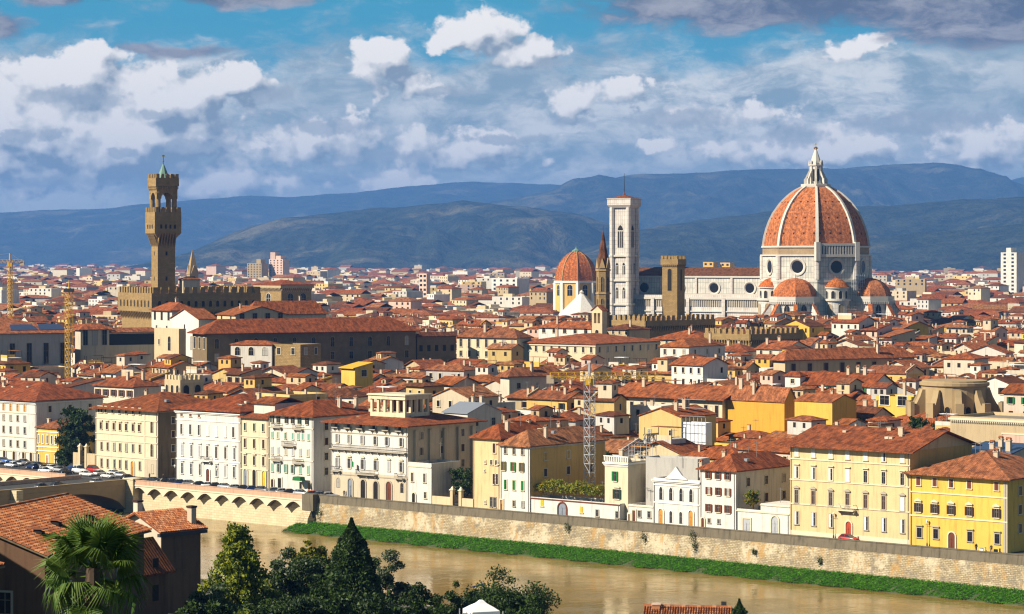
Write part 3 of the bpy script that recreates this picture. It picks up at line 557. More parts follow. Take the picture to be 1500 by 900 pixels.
# ---- the cathedral with its great ribbed dome
def cathedral():
    D = 1311.0; loc = at(1195, D); a = R(-28); t = thing('cathedral', 'white marble cathedral with great terracotta ribbed dome and tall lantern', 'cathedral', loc, a)
    keep(loc, a, -112, 62, -55, 40)
    zz = lambda y: pz(y, D)
    R0 = 28.3; V8 = [R(22.5 + 45 * i) for i in range(8)]                 # vertices between the faces of the octagon
    octo = lambda r, z: [(r * math.cos(v), r * math.sin(v), z) for v in V8]
    zs = zz(362); zlow = zz(374); zd = zz(411)
    b = MB(); b.loft([octo(R0 * 1.02, 0), octo(R0 * 1.02, zd)], 'marble'); b.loft([octo(R0, zd), octo(R0, zlow)], 'marble', cap0=False, cap1=False); b.obj('drum', t)
    b = MB(); b.loft([octo(R0 * 0.985, zlow), octo(R0 * 0.985, zs)], 'rough brick'); b.obj('upper_band', t)
    b = MB(); b.loft([octo(R0 * 1.03, zd - 0.6), octo(R0 * 1.03, zd + 0.6)], 'marble white'); b.loft([octo(R0 * 1.03, zlow - 0.5), octo(R0 * 1.03, zlow + 0.3)], 'marble white'); b.loft([octo(R0 * 1.01, zs - 0.4), octo(R0 * 1.01, zs + 0.5)], 'marble white'); b.obj('cornice', t)
    # pilasters on the corners
    for i in range(8):
        b = MB(); x, y = R0 * math.cos(V8[i]), R0 * math.sin(V8[i]); b.lathe([(1.7, zd + 0.6), (1.7, zlow - 0.5)], 'marble fine', 8, x * 0.98, y * 0.98); b.obj('corner_pilaster', t)
    # oculi, one to a face
    ap = R0 * math.cos(R(22.5))
    ob = MB(); n = 24; zc = zz(391)
    ring = lambda r, y: [(r * math.cos(2 * math.pi * i / n), y, r * math.sin(2 * math.pi * i / n)) for i in range(n)]
    ob.loft([ring(4.6, 0), ring(4.6, -0.5), ring(3.9, -0.5), ring(3.1, 0.06)], 'marble white', cap0=False, cap1=False); ob.add(ring(3.2, -0.04), [tuple(range(n))], 'glass'); ome = ob.mesh('round_window')
    for i in range(8):
        an = R(45 * i); put(ome, 'round_window', t, (ap * math.cos(an), ap * math.sin(an), zc), an + R(90))
    # panelled marble frames either side of each oculus
    # dome
    prof = [(27.6, 63), (27.3, 65), (26.8, 68), (25.7, 72), (24.2, 76), (22.1, 80), (19.2, 84), (17.4, 86), (15.3, 88), (12.9, 90), (10.2, 91.7), (7.2, 93.2)]
    sc_ = [(r, zs + (z - 63) * (zz(274) - zs) / 30.2) for r, z in prof]
    b = MB(); b.loft([octo(r, z) for r, z in sc_], 'dome tile'); dm = b.obj('dome', t)
    # small dark air holes in rows on every sail
    hb_ = MB()
    for i in range(8):
        an = R(45 * i)
        for lev, hs in ((2.4, 2), (4.3, 2), (6.6, 2)):
            k = int(lev); f = lev - k; r = (sc_[k][0] * (1 - f) + sc_[k + 1][0] * f) * math.cos(R(22.5)); z = sc_[k][1] * (1 - f) + sc_[k + 1][1] * f
            for o_ in (-0.42, -0.14, 0.14, 0.42):
                w_ = r * 0.41 * 2 * o_; hb_.at((r * math.cos(an) - w_ * math.sin(an), r * math.sin(an) + w_ * math.cos(an), z), an); hb_.box(-0.5, 0.12, -0.35, 0.35, -0.5, 0.5, 'dark opening')
    hb_.obj('air_holes', dm)
    for v in V8:                                                     # eight white ribs
        b = MB(); rings = []
        for r, z in sc_:
            w = 0.5 + 0.3 * r / 27; ux, uy = math.cos(v), math.sin(v); r_ = r + 0.75; rings.append([((r - 0.6) * ux + w * uy, (r - 0.6) * uy - w * ux, z - 0.3), (r_ * ux + w * uy, r_ * uy - w * ux, z + 0.25), (r_ * ux - w * uy, r_ * uy + w * ux, z + 0.25), ((r - 0.6) * ux - w * uy, (r - 0.6) * uy + w * ux, z - 0.3)])
        b.loft(rings, 'marble white'); b.obj('rib', dm)
    # arcaded gallery on one side only
    an = R(-45); b = MB(); hw = R0 * math.sin(R(22.5)) * 1.02; b.at((ap * math.cos(an), ap * math.sin(an), 0), an + R(90)); z0, z1 = zz(374), zz(357)
    b.box(-hw, hw, -1.6, 0.4, z0 - 1.0, z0 + 0.4, 'marble white'); b.box(-hw, hw, -1.6, 0.4, z1 - 1.3, z1, 'marble white'); b.box(-hw, hw, -0.2, 0.3, z0 + 0.4, z1 - 1.3, 'dark opening')
    for i in range(15): xx = -hw + 0.3 + i * (2 * hw - 0.6) / 14; b.box(xx - 0.42, xx + 0.42, -1.5, -0.2, z0 + 0.4, z1 - 1.3, 'marble white')
    for sx in (-1, 1): b.box(sx * hw - 1.2, sx * hw + 1.2, -2.0, 0.6, z0 - 3, z1 + 0.6, 'marble white')
    b.obj('arcade_gallery', t)
    # lantern
    zl = zz(274); b = MB(); b.lathe([(7.6, zl - 0.6), (7.8, zl + 0.5), (7.8, zl + 1.4), (6.8, zl + 1.5)], 'marble white', 8, ph=R(22.5)); b.lathe([(3.2, zl + 1.4), (3.2, zz(244)), (3.9, zz(243)), (3.9, zz(241.5)), (3.0, zz(241)), (2.6, zz(236)), (0.6, zz(220))], 'marble white', 8, ph=R(22.5))
    for v in V8:
        b.at((0, 0, 0), v); b.xprism([(-0.35, zl + 1.4), (0.35, zl + 1.4), (0.35, zz(262)), (-0.35, zz(262))], 4.8, 6.2, 'marble white'); b.yprism([(3.0, zz(256)), (3.0, zz(247)), (4.0, zz(252)), (5.9, zz(263)), (5.0, zz(263)), (4.2, zz(259))][::-1], -0.3, 0.3, 'marble white'); b.box(2.6, 3.6, -0.5, 0.5, zl + 1.4, zz(244), 'marble white'); b.lathe([(0.5, zz(241.5)), (0.4, zz(238)), (0.05, zz(234))], 'marble white', 6, 3.4, 0)
    b.T = None; ln = b.obj('lantern', t)
    for i in range(8):
        an = R(45 * i); window(ln, 3.0 * math.cos(an), 3.0 * math.sin(an), zz(266), 0.95, zz(248) - zz(266), 'arch', None, 'dark opening', bars=None, sill=False).rotation_euler.z = an + R(90)
    b = MB(); b.lathe([(0.6, zz(220.5)), (0.5, zz(219.5)), (1.25, zz(217.3)), (0.4, zz(215)), (0.15, zz(214.8))], 'gold', 12); b.box(-0.12, 0.12, -0.12, 0.12, zz(215), zz(209.5), 'gold'); b.box(-0.7, 0.7, -0.1, 0.1, zz(212), zz(211.3), 'gold'); b.obj('gilt_ball_and_cross', ln)
    # tribunes: south, east, north; half-octagons with ribbed half domes
    def tribune(an):
        b = MB(); dd = 29.5; b.at((dd * math.cos(an), dd * math.sin(an), 0), an)
        hv = [R(-112.5 + 45 * i) for i in range(6)]; hoct = lambda r, z: [(r * math.cos(v), r * math.sin(v), z) for v in hv]
        z1, z2 = zz(441), zz(436); b.loft([hoct(12.2, 0), hoct(12.2, z1)], 'marble fine'); b.loft([hoct(19, 0), hoct(19, zz(478))], 'marble fine')
        tr = b.obj('tribune', t); g2 = MB(); g2.at((dd * math.cos(an), dd * math.sin(an), 0), an); g2.loft([hoct(13.3, z1), hoct(13.3, z1 + 0.9)], 'marble white'); g2.loft([hoct(13.1, z1 + 1.0), hoct(13.1, z2 + 0.9), hoct(12.5, z2 + 0.9), hoct(12.5, z1 + 1.0)], 'marble white', close=True, cap0=False, cap1=False)
        for k in range(5):
            m0 = (hv[k] + hv[k + 1]) / 2
            for j in range(-5, 6): 
                r_ = 12.7 * math.cos(R(22.5)); g2.at((dd * math.cos(an) + r_ * math.cos(an + m0) - j * math.sin(an + m0), dd * math.sin(an) + r_ * math.sin(an + m0) + j * math.cos(an + m0), 0), an + m0); g2.box(-0.6, 0.7, -0.28, 0.28, z1 - 1.2, z1, 'marble white')
        g2.obj('balustrade', tr)
        d2 = MB(); d2.at((dd * math.cos(an), dd * math.sin(an), 0), an); zt = zz(407); d2.loft([hoct(11.7 * math.cos(p), z2 + (zt - z2) * math.sin(p)) for p in [R(x) for x in (0, 12, 25, 38, 50, 62, 74, 85)]], 'dome tile'); d2.obj('half_dome', tr)
        d2 = MB(); d2.at((dd * math.cos(an), dd * math.sin(an), zt), 0); d2.lathe([(0.8, -0.6), (0.6, 0.6), (0.15, 2.2)], 'marble white', 8); d2.obj('finial', tr)
        for v in hv[1:5]:                                            # sloping tiled buttresses
            d2 = MB(); d2.at((dd * math.cos(an), dd * math.sin(an), 0), an + v); d2.yprism([(11.6, 0), (20, 0), (20, zz(473)), (12.3, z1 - 0.4), (11.6, z1 - 0.4)], -0.85, 0.85, 'marble fine'); d2.yprism([(12.3, z1 - 0.4), (20.2, zz(473)), (20.2, zz(473) + 0.6), (12.3, z1 + 0.2)], -1.1, 1.1, 'dome tile'); d2.obj('buttress', tr)
        for k in range(1, 4):
            m0 = (hv[k] + hv[k + 1]) / 2; r_ = 12.2 * math.cos(R(22.5)); w_ = window(tr, dd * math.cos(an) + r_ * math.cos(an + m0), dd * math.sin(an) + r_ * math.sin(an + m0), zz(468), 3.2, 8.4, 'pointed', 'marble white', 'glass', bars='marble white', sill=False); w_.rotation_euler.z = an + m0 + R(90)
            r_ = 19 * math.cos(R(22.5)); w_ = window(tr, dd * math.cos(an) + r_ * math.cos(an + m0), dd * math.sin(an) + r_ * math.sin(an + m0), 6, 2.4, 9, 'pointed', 'marble white', 'glass', bars='marble white', sill=False); w_.rotation_euler.z = an + m0 + R(90)
    for an in (R(-90), 0.0, R(90)): tribune(an)
    def exedra(an):                                                  # little round chapels with shell niches between the tribunes
        dd = 25.0; cx, cy = dd * math.cos(an), dd * math.sin(an); b = MB(); z1, z2 = zz(440), zz(422)
        b.lathe([(7.0, 0), (7.0, z1)], 'marble fine', 14, cx, cy, an, R(-100), R(100)); ex = b.obj('exedra', t)
        b = MB(); b.lathe([(7.8, z1), (7.8, z1 + 0.9), (6.2, z1 + 0.9), (6.2, z2), (6.9, z2 + 0.1), (6.9, z2 + 0.8)], 'marble white', 20, cx, cy, an, R(-100), R(100)); b.obj('niche_storey', ex)
        b = MB(); b.lathe([(7.1, z2 + 0.8), (5.6, z2 + 2.8), (3.4, z2 + 4.5), (0.3, z2 + 5.6)], 'dome tile', 20, cx, cy, an, R(-110), R(110)); b.obj('cone_roof', ex)
        for k in (-2, -1, 0, 1, 2): v = an + R(36 * k); w_ = window(ex, cx + 6.2 * math.cos(v), cy + 6.2 * math.sin(v), z1 + 1.3, 1.9, 3.9, 'arch', 'marble white', 'dark opening', bars=None, sill=False); w_.rotation_euler.z = v + R(90)
        for k in (-1, 0, 1): v = an + R(50 * k); w_ = window(ex, cx + 7.0 * math.cos(v) * 0.995, cy + 7.0 * math.sin(v) * 0.995, z1 - 7.5, 3.0, 6, 'arch', 'marble white', 'shade stone', bars=None, sill=False); w_.rotation_euler.z = v + R(90)
    for an in (R(-45), R(-135), R(45)): exedra(an)
    # nave
    xw = -108.0; ze = pz(404, 1300); zr = pz(393, 1300); zcl = pz(433, 1300); zal = pz(437, 1300)
    b = MB(); b.box(xw, -22, -10.6, 10.6, 0, ze, 'marble'); nv = b.obj('nave', t)
    b = MB(); b.gable(xw + 0.5, -24, -10.6, 10.6, ze, zr - ze, 'x', 'roof brown', 0.8, 0.4); b.obj('roof', nv)
    b = MB(); b.box(xw, -22, -11.3, -10.65, ze - 1.3, ze - 0.35, 'marble white'); b.box(xw, -22, -11.1, -10.65, zcl - 0.3, zcl + 0.5, 'marble white'); b.obj('cornice', nv)
    b = MB(); b.box(xw, -20, -21, -11.4, 0, zal, 'marble fine'); b.box(xw, -20, 11.4, 21, 0, zal, 'marble fine'); al = b.obj('aisle', t)
    b = MB(); b.box(xw, -20, -21.9, -21.01, zal - 1.0, zal + 0.2, 'marble white'); b.box(xw, -20, -21.7, -21.2, zal + 0.2, zal + 1.3, 'marble fine'); b.box(xw, -20, -21.7, -21.01, zal - 7.6, zal - 7.0, 'marble white')
    for i in range(70): xx = xw + 1 + i * (86) / 69; b.box(xx - 0.25, xx + 0.25, -21.45, -21.01, zal - 4.6, zal - 1.2, 'grey stone trim')
    b.obj('gallery', al)
    b = MB(); b.xprism([(-21.5, zal + 0.25), (-10.7, zal + 0.25), (-10.7, zcl - 0.5)], xw, -22, 'roof brown'); b.obj('roof', al)
    for i in range(4):
        xx = -33 - i * 20.5; put(ome, 'round_window', nv, (xx, -10.6, pz(423, 1300)), 0).scale = (0.80, 0.8, 0.8)
        b = MB(); b.box(xx - 10.9, xx - 9.7, -11.2, -10.65, zcl + 0.5, ze - 1.3, 'marble fine'); b.box(xx - 11.2, xx - 9.4, -22.2, -21.95, 0, zal - 0.2, 'marble fine'); b.obj('buttress', nv)
        window(al, xx, -21, 10, 2.6, 14, 'pointed', 'marble white', 'glass', bars='marble white', sill=False)
    b = MB(); b.yprism([(-21, 0), (21, 0), (21, zal), (11.5, zal + 4), (11.5, ze), (0, zr + 2.2), (-11.5, ze), (-11.5, zal + 4), (-21, zal)], 0, 2.2, 'marble fine'); fo = b.obj('west_front', t, (xw - 0.05, 0, 0), R(-90))
    # scaffold on the dark corner of the drum
    s_ = MB(); an = R(-22.5)
    for i in range(6):
        for j in range(2):
            x, y = (R0 + 0.8 + j * 1.6), -4 + i * 1.6; s_.at((0, 0, 0), an); s_.tube((x, y, 20), (x, y, zz(402)), 0.09, 'steel', n=4)
    for k in range(16): z = 21 + k * 1.75; s_.box(R0 + 0.8, R0 + 2.4, -4, 4, z, z + 0.1, 'steel')
    s_.T = None
    tag(s_.obj('scaffolding', None, loc, a), 'grey metal scaffolding tower against the shaded corner of the cathedral drum', 'scaffolding')
cathedral()

# ---- bell tower of the cathedral
def campanile():
    D = 1338.0; c0 = at(914.5, D); a = R(-28); w = 9.7; ca, sa = math.cos(a), math.sin(a)
    loc = (c0[0], c0[1], 0); t = thing('bell_tower', 'tall square white marble bell tower with low red roof and thin mast', 'bell tower', loc, a); keep(loc, a, -9, 9, -9, 9)
    h = w / 2; z = lambda y: pz(y, D); b = MB(); b.box(-h, h, -h, h, 0, z(302), 'marble fine'); b.obj('shaft', t)
    for sx in (-1, 1):
        for sy in (-1, 1): b = MB(); b.lathe([(1.45, 0), (1.45, z(302))], 'marble fine', 8, sx * h, sy * h, R(22.5)); b.obj('corner_buttress', t)
    b = MB()
    for y in (375, 411, 446): b.box(-h - 1.0, h + 1.0, -h - 1.0, h + 1.0, z(y) - 0.5, z(y) + 0.5, 'marble white'); [b.lathe([(1.8, z(y) - 0.5), (1.8, z(y) + 0.5)], 'marble white', 8, sx * h, sy * h, R(22.5)) for sx in (-1, 1) for sy in (-1, 1)]
    b.obj('string_course', t)
    b = MB(); e = 2.0; b.prism([(-h - 1, -h - 1), (h + 1, -h - 1), (h + 1, h + 1), (-h - 1, h + 1)], z(305), z(301), 'marble white', [(-h - e, -h - e), (h + e, -h - e), (h + e, h + e), (-h - e, h + e)]); b.box(-h - e, h + e, -h - e, h + e, z(301), z(292), 'marble fine'); b.box(-h - e - 0.25, h + e + 0.25, -h - e - 0.25, h + e + 0.25, z(292), z(291), 'marble white')
    b.obj('cornice_gallery', t); b = MB(); b.prism([(-h - 1.4, -h - 1.4), (h + 1.4, -h - 1.4), (h + 1.4, h + 1.4), (-h - 1.4, h + 1.4)], z(291), z(286), 'roof red', [(-0.5, -0.5), (0.5, -0.5), (0.5, 0.5), (-0.5, 0.5)]); b.lathe([(0.7, z(286.5)), (0.6, z(284.5)), (0.2, z(282))], 'roof red', 8); b.obj('roof', t)
    b = MB(); b.tube((0, 0, z(284)), (0, 0, z(254)), 0.22, 'iron', 0.1); b.obj('mast', t)
    for face, (fx, fy) in (('front', (0, -1)), ('right', (1, 0)), ('left', (-1, 0))):
        def wi(u, y0, y1, ww, n):
            x_, y_ = (u, -h) if face == 'front' else ((h, u) if face == 'right' else (-h, u)); hh = z(y0) - z(y1)
            o = window(t, x_, y_, z(y1), ww, hh, 'pointed', 'marble white', 'dark opening', bars=None, face=face, sill=False); mb = MB()
            for i in range(n): xx = -ww / 2 + ww * (i + 1) / (n + 1); mb.box(xx - 0.14, xx + 0.14, -0.16, -0.035, 0, hh * 0.72, 'marble white')
            mb.box(-ww / 2, ww / 2, -0.1, -0.035, hh * 0.72, hh * 0.76, 'marble white'); mb.obj('mullion', o)
        wi(0, 330, 363, 3.2, 2)
        for u in (-2.0, 2.0): wi(u, 385, 402, 1.5, 1); wi(u, 421, 437, 1.5, 1)
campanile()

# ---- other church towers and domes
def fortress_tower():
    loc, a, L, Wd = frame_of(970, 992, 1003, 1010, -27); keep(loc, a, 0, L, 0, Wd); D = 1010; t = thing('watch_tower', 'square tan stone battlemented tower right of the white bell tower', 'tower', loc, a); z = lambda y: pz(y, D)
    b = MB(); b.box(0, L, 0, Wd, 0, z(391), 'town stone'); b.obj('shaft', t); b = MB(); e = 0.5; b.box(-e, L + e, -e, Wd + e, z(388), z(380), 'town stone'); corbels(b, 0, L, 0, Wd, z(392), z(388) + 0.1, e, 'town stone', 0.9); g_ = b.obj('crown', t)
    b = MB(); battlement(b, -e, L + e, -e, Wd + e, z(380), 'town stone', 0.8, 0.7, 1.4, 0.35); b.obj('battlements', g_)
    window(t, L * 0.5, 0, z(426), 1.75, z(394) - z(426), 'arch', 'town stone', 'dark opening', bars=None, sill=False); window(t, L, Wd * 0.5, z(426), 1.5, z(394) - z(426), 'arch', 'brown stone', 'dark opening', bars=None, face='right', sill=False)
fortress_tower()
def hex_spire():
    D = 1005; loc = at(883.5, D); keep(loc, 0, -4, 4, -4, 4); z = lambda y: pz(y, D); t = thing('church_spire', 'slim six-sided stone belfry with pointed spire left of the white bell tower', 'church tower', loc, R(-10))
    b = MB(); r = 2.75; b.lathe([(r, 0), (r, z(393))], 'town stone', 6); b.obj('shaft', t); b = MB()
    for y in (396, 430, 459): b.lathe([(r + 0.35, z(y) - 0.3), (r + 0.35, z(y) + 0.3)], 'brown stone', 6)
    b.obj('string_course', t); b = MB(); b.lathe([(r + 0.1, z(393)), (0.08, z(337))], 'roof brown', 6); sp = b.obj('spire', t); b = MB(); b.tube((0, 0, z(338)), (0, 0, z(331)), 0.1, 'iron'); b.obj('cross', sp)
    for i in range(6):
        an = R(30 + 60 * i); ap = r * math.cos(R(30))
        for y1, y0 in ((427, 405), (457, 437)): window(t, ap * math.cos(an), ap * math.sin(an), z(y1), 1.15, z(y0) - z(y1), 'pointed', 'brown stone', 'dark opening', bars='tan', sill=False).rotation_euler.z = an + R(90)
        b = MB(); b.at((ap * math.cos(an), ap * math.sin(an), 0), an + R(90)); b.yprism([(-1.25, z(393)), (1.25, z(393)), (0, z(378))], -0.35, 1.0, 'brown stone'); b.obj('gable', t)
hex_spire()
def family_dome():
    D = 1655; loc = at(844, D); z = lambda y: pz(y, D); t = thing('chapel_dome', 'smaller orange-tiled octagonal dome on a cream drum behind the white pyramid roof', 'domed chapel', loc, R(-20)); keep(loc, R(-20), -17, 17, -17, 17)
    V8 = [R(22.5 + 45 * i) for i in range(8)]; oc = lambda r, z_: [(r * math.cos(v), r * math.sin(v), z_) for v in V8]; r0 = 14.2
    b = MB(); b.loft([oc(r0, 0), oc(r0, z(413))], 'ochre'); b.obj('drum', t); b = MB(); b.loft([oc(r0 + 0.7, z(414.5)), oc(r0 + 0.7, z(411.5))], 'white trim'); b.obj('cornice', t)
    zb, zt = z(412), z(369); b = MB(); b.loft([oc(r0 * 1.0 * f, zb + (zt - zb) * k) for f, k in ((1, 0), (0.985, 0.14), (0.945, 0.3), (0.87, 0.48), (0.77, 0.63), (0.63, 0.77), (0.47, 0.88), (0.3, 0.96), (0.18, 1))], 'dome tile'); d_ = b.obj('dome', t)
    for v in V8:
        b = MB(); b.loft([[((r0 * f + 0.15) * math.cos(v) + w * math.sin(v), (r0 * f + 0.15) * math.sin(v) - w * math.cos(v), zb + (zt - zb) * k + dz) for w, dz in ((-0.28, 0), (-0.28, 0.3), (0.28, 0.3), (0.28, 0))] for f, k in ((1, 0), (0.985, 0.14), (0.945, 0.3), (0.87, 0.48), (0.77, 0.63), (0.63, 0.77), (0.47, 0.88), (0.3, 0.96), (0.18, 1))], 'brown stone'); b.obj('rib', d_)
    b = MB(); b.lathe([(2.9, zt - 0.4), (2.9, zt + 0.9), (2.2, zt + 1.1), (0.5, zt + 2.2), (0.2, zt + 3.4)], 'copper', 8); b.obj('cap', d_)
    ap = r0 * math.cos(R(22.5))
    for i in range(8): an = R(45 * i); window(t, ap * math.cos(an), ap * math.sin(an), z(433), 3.6, z(417) - z(433), 'arch', 'white trim', 'glass', bars='white trim').rotation_euler.z = an + R(90); b = MB(); v = V8[i]; b.lathe([(1.3, 0), (1.3, z(414.5))], 'white trim', 6, r0 * 0.985 * math.cos(v), r0 * 0.985 * math.sin(v)); b.obj('corner_pilaster', t)
family_dome()
def baptistery():
    D = 1389; loc = at(852, D); z = lambda y: pz(y, D); t = thing('baptistery', 'eight-sided building with a bright white pyramid roof below the smaller dome', 'baptistery', loc, R(-28)); keep(loc, R(-28), -17, 17, -17, 17)
    b = MB(); b.lathe([(12.6, 0), (12.6, z(462))], 'marble fine', 8, ph=R(22.5)); b.obj('wall', t); b = MB(); b.lathe([(12.9, z(463)), (12.9, z(461)), (1.3, z(431))], 'crisp white', 8, ph=R(22.5)); b.obj('roof', t); b = MB(); b.lathe([(1.2, z(431.4)), (1.2, z(429)), (1.5, z(428.5)), (0.2, z(425))], 'marble white', 8); b.obj('lantern', t)
baptistery()
def brick_spire():
    D = 1780; loc = at(282, D); keep(loc, 0, -5, 5, -5, 5); z = lambda y: pz(y, D); t = thing('church_spire', 'brick church belfry with sharp pyramid spire just right of the palace tower', 'church tower', loc, R(-62))
    w = 3.2; b = MB(); b.box(-w, w, -w, w, 0, z(402), 'brown stone'); b.obj('shaft', t); b = MB(); b.prism([(-w - 0.3, -w - 0.3), (w + 0.3, -w - 0.3), (w + 0.3, w + 0.3), (-w - 0.3, w + 0.3)], z(402), z(366), 'brown stone', [(-0.1, -0.1), (0.1, -0.1), (0.1, 0.1), (-0.1, 0.1)]); b.obj('spire', t)
    for f, x_, y_ in (('front', 0, -w), ('right', w, 0)): window(t, x_, y_, z(416), 2.2, 5.5, 'arch', 'tan', 'dark opening', bars='tan', face=f, sill=False)
    b = MB(); b.yprism([(-w * 0.8, z(402)), (w * 0.8, z(402)), (0, z(389))], -w - 0.32, -w + 1.5, 'brown stone'); b.xprism([(-w * 0.8, z(402)), (w * 0.8, z(402)), (0, z(389))], w - 1.5, w + 0.32, 'brown stone'); b.obj('gable', t)
brick_spire()
def grain_church():
    loc, a, L, Wd = frame_of(375, 412, 456, 1176, -50); D = 1176; keep(loc, a, 0, L, 0, Wd); z = lambda y: pz(y, D); t = thing('block_church', 'tall square tan stone church with red hipped roof and tracery windows', 'church', loc, a)
    b = MB(); b.box(0, L, 0, Wd, 0, z(424), 'town stone'); b.obj('wall', t); b = MB(); e = 0.9; b.box(-e, L + e, -e, Wd + e, z(422), z(418), 'tan'); corbels(b, 0, L, 0, Wd, z(428), z(422) + 0.1, e, 'tan', 1.1); b.obj('cornice', t); b = MB(); b.hip(-e, L + e, -e, Wd + e, z(418), 2.2, 'roof red', 0.3); b.obj('roof', t)
    window(t, L * 0.5, 0, z(447), 3.6, 5.5, 'arch', 'white trim', 'glass', bars='white trim', sill=False)
    for k in (0.3, 0.72): window(t, L, Wd * k, z(447), 3.4, 5.5, 'arch', 'grey stone trim', 'glass', bars='grey stone trim', face='right', sill=False)
grain_church()
# ------------------------------------------------------------------ named blocks of the town
def roof_on(t, kind, L, Wd, z, mat, rise=None, ov=0.9, name='roof'):
    b = MB()
    if kind == 'hip': b.hip(0, L, 0, Wd, z, rise or min(L, Wd) * 0.19, mat, ov)
    elif kind == 'x': b.gable(0, L, 0, Wd, z, rise or Wd * 0.19, 'x', mat, ov)
    elif kind == 'y': b.gable(0, L, 0, Wd, z, rise or L * 0.19, 'y', mat, ov)
    elif kind == 'shed': b.xprism([(-ov, z - 0.1), (Wd, z + Wd * 0.22), (Wd, z + Wd * 0.22 + 0.25), (-ov, z + 0.15)], -0.3, L + 0.3, mat)
    elif kind == 'flat': b.box(0.3, L - 0.3, 0.3, Wd - 0.3, z - 0.9, z - 0.7, 'paving')
    return b.obj(name, t)
def wall_of(t, kind, L, Wd, z, mat, rise=None):
    b = MB()
    if kind == 'x': r = rise or Wd * 0.19; b.xprism([(0, 0), (Wd, 0), (Wd, z), (Wd / 2, z + r), (0, z)], 0, L, mat)
    elif kind == 'y': r = rise or L * 0.19; b.yprism([(0, 0), (L, 0), (L, z), (L / 2, z + r), (0, z)], 0, Wd, mat)
    elif kind == 'shed': b.xprism([(0, 0), (Wd, 0), (Wd, z + Wd * 0.22 - 0.02), (0, z - 0.02)], 0, L, mat)
    elif kind == 'flat':
        b.box(0, L, 0, Wd, 0, z - 0.9, mat); e = 0.25
        b.box(0, L, 0, e, z - 0.9, z, mat); b.box(0, L, Wd - e, Wd, z - 0.9, z, mat); b.box(0, e, e, Wd - e, z - 0.9, z, mat); b.box(L - e, L, e, Wd - e, z - 0.9, z, mat)
    else: b.box(0, L, 0, Wd, 0, z + 0.05, mat)
    return b.obj('wall', t)
def chimneys(t, L, Wd, z, rng, n, rise=2.0):
    for _ in range(n):
        x, y = rng.uniform(0.1, 0.9) * L, rng.uniform(0.2, 0.8) * Wd; s = rng.uniform(0.3, 0.55); h = rise + rng.uniform(0.8, 1.9); b = MB()
        b.box(x - s, x + s, y - 0.35, y + 0.35, z, z + h, 'chimney'); b.box(x - s - 0.12, x + s + 0.12, y - 0.47, y + 0.47, z + h, z + h + 0.12, 'chimney')
        if rng.random() < 0.6: b.xprism([(y - 0.4, z + h + 0.4), (y + 0.4, z + h + 0.4), (y, z + h + 0.75)], x - s, x + s, 'roof orange'); b.box(x - s, x - s + 0.1, y - 0.3, y + 0.3, z + h + 0.12, z + h + 0.42, 'chimney'); b.box(x + s - 0.1, x + s, y - 0.3, y + 0.3, z + h + 0.12, z + h + 0.42, 'chimney')
        b.obj('chimney', t)
def antenna_on(t, x, y, z, h=3.0):
    b = MB(); b.tube((x, y, z), (x, y, z + h), 0.05, 'antenna', n=4); b.box(x - 0.7, x + 0.7, y - 0.03, y + 0.03, z + h * 0.9, z + h * 0.9 + 0.06, 'antenna')
    for i in range(5): b.box(x - 0.6 + i * 0.3 - 0.02, x - 0.6 + i * 0.3 + 0.02, y - 0.4, y + 0.4, z + h * 0.9, z + h * 0.9 + 0.05, 'antenna')
    b.obj('antenna', t)
RNG = random.Random(11)
def block(name, label, cat, pxl, pxc, pxr, D, rz, ye, wm, rk='hip', rm='roof orange', rise=None, ov=0.9, front=(), side=(), fy=None, chim=2, group=None, cornice=None, minW=None):
    loc, a, L, Wd = frame_of(pxl, pxc, pxr, D, rz)
    if minW: Wd = max(Wd, minW)
    z = pz(ye, D); keep(loc, a, -1, L + 1, -1, Wd + 1); t = thing(name, label, cat, loc, a, group)
    wall_of(t, rk, L, Wd, z, wm, rise); roof_on(t, rk, L, Wd, z, rm, rise, ov)
    if cornice: b = MB(); b.box(-0.35, L + 0.35, -0.35, -0.003, z - 0.8, z - 0.35, cornice); b.box(L + 0.003, L + 0.35, -0.003, Wd, z - 0.8, z - 0.35, cornice); b.obj('cornice', t)
    for n, y0, w, h, kw in front:
        for i in range(n): window(t, L * (i + 0.5) / n, 0, pz(y0, D), w, h, **kw)
    for n, y0, w, h, kw in side:
        for i in range(n): window(t, L, Wd * (i + 0.5) / n, pz(y0, D), w, h, face='right', **kw)
    if chim: chimneys(t, L, Wd, z, RNG, chim, rise or 1.5)
    return t, L, Wd, z
P_ = dict(trim='trim'); DK = dict(trim=None, bars=None, pane='dark opening', sill=False)
# left: library-like block with solar panels, and its neighbours
t, L, Wd, z = block('palace_block', 'long shaded grey palace with tall blind bays behind the yellow crane mast', 'palace', -110, -70, 104, 880, -62, 491, 'grey', 'hip', 'roof orange', 5.5, side=[(7, 536, 1.9, 7.5, dict(trim='grey stone trim')), (7, 570, 2.6, 6, dict(trim='grey stone trim'))])
for k in (0.62, 0.86):
    b = MB(); b.add([(L - 2.2, Wd * k - 5, z + 1.35), (L - 2.2, Wd * k + 5, z + 1.35), (L - 7.2, Wd * k + 4, z + 3.25), (L - 7.2, Wd * k - 4, z + 3.25), (L - 2.2, Wd * k - 5, z + 1.0), (L - 2.2, Wd * k + 5, z + 1.0), (L - 7.2, Wd * k + 4, z + 2.8), (L - 7.2, Wd * k - 4, z + 2.8)], [(0, 1, 2, 3), (7, 6, 5, 4), (0, 4, 5, 1), (1, 5, 6, 2), (2, 6, 7, 3), (3, 7, 4, 0)], 'solar'); b.obj('solar_panel', t)
block('palace_block', 'grey block with one narrow sunlit white edge right of the yellow crane mast', 'palace', 110, 118, 160, 925, -62, 484, 'off white', 'hip', 'roof orange', 2.2, side=[(3, 506, 1.8, 6, dict(trim='grey stone trim'))])
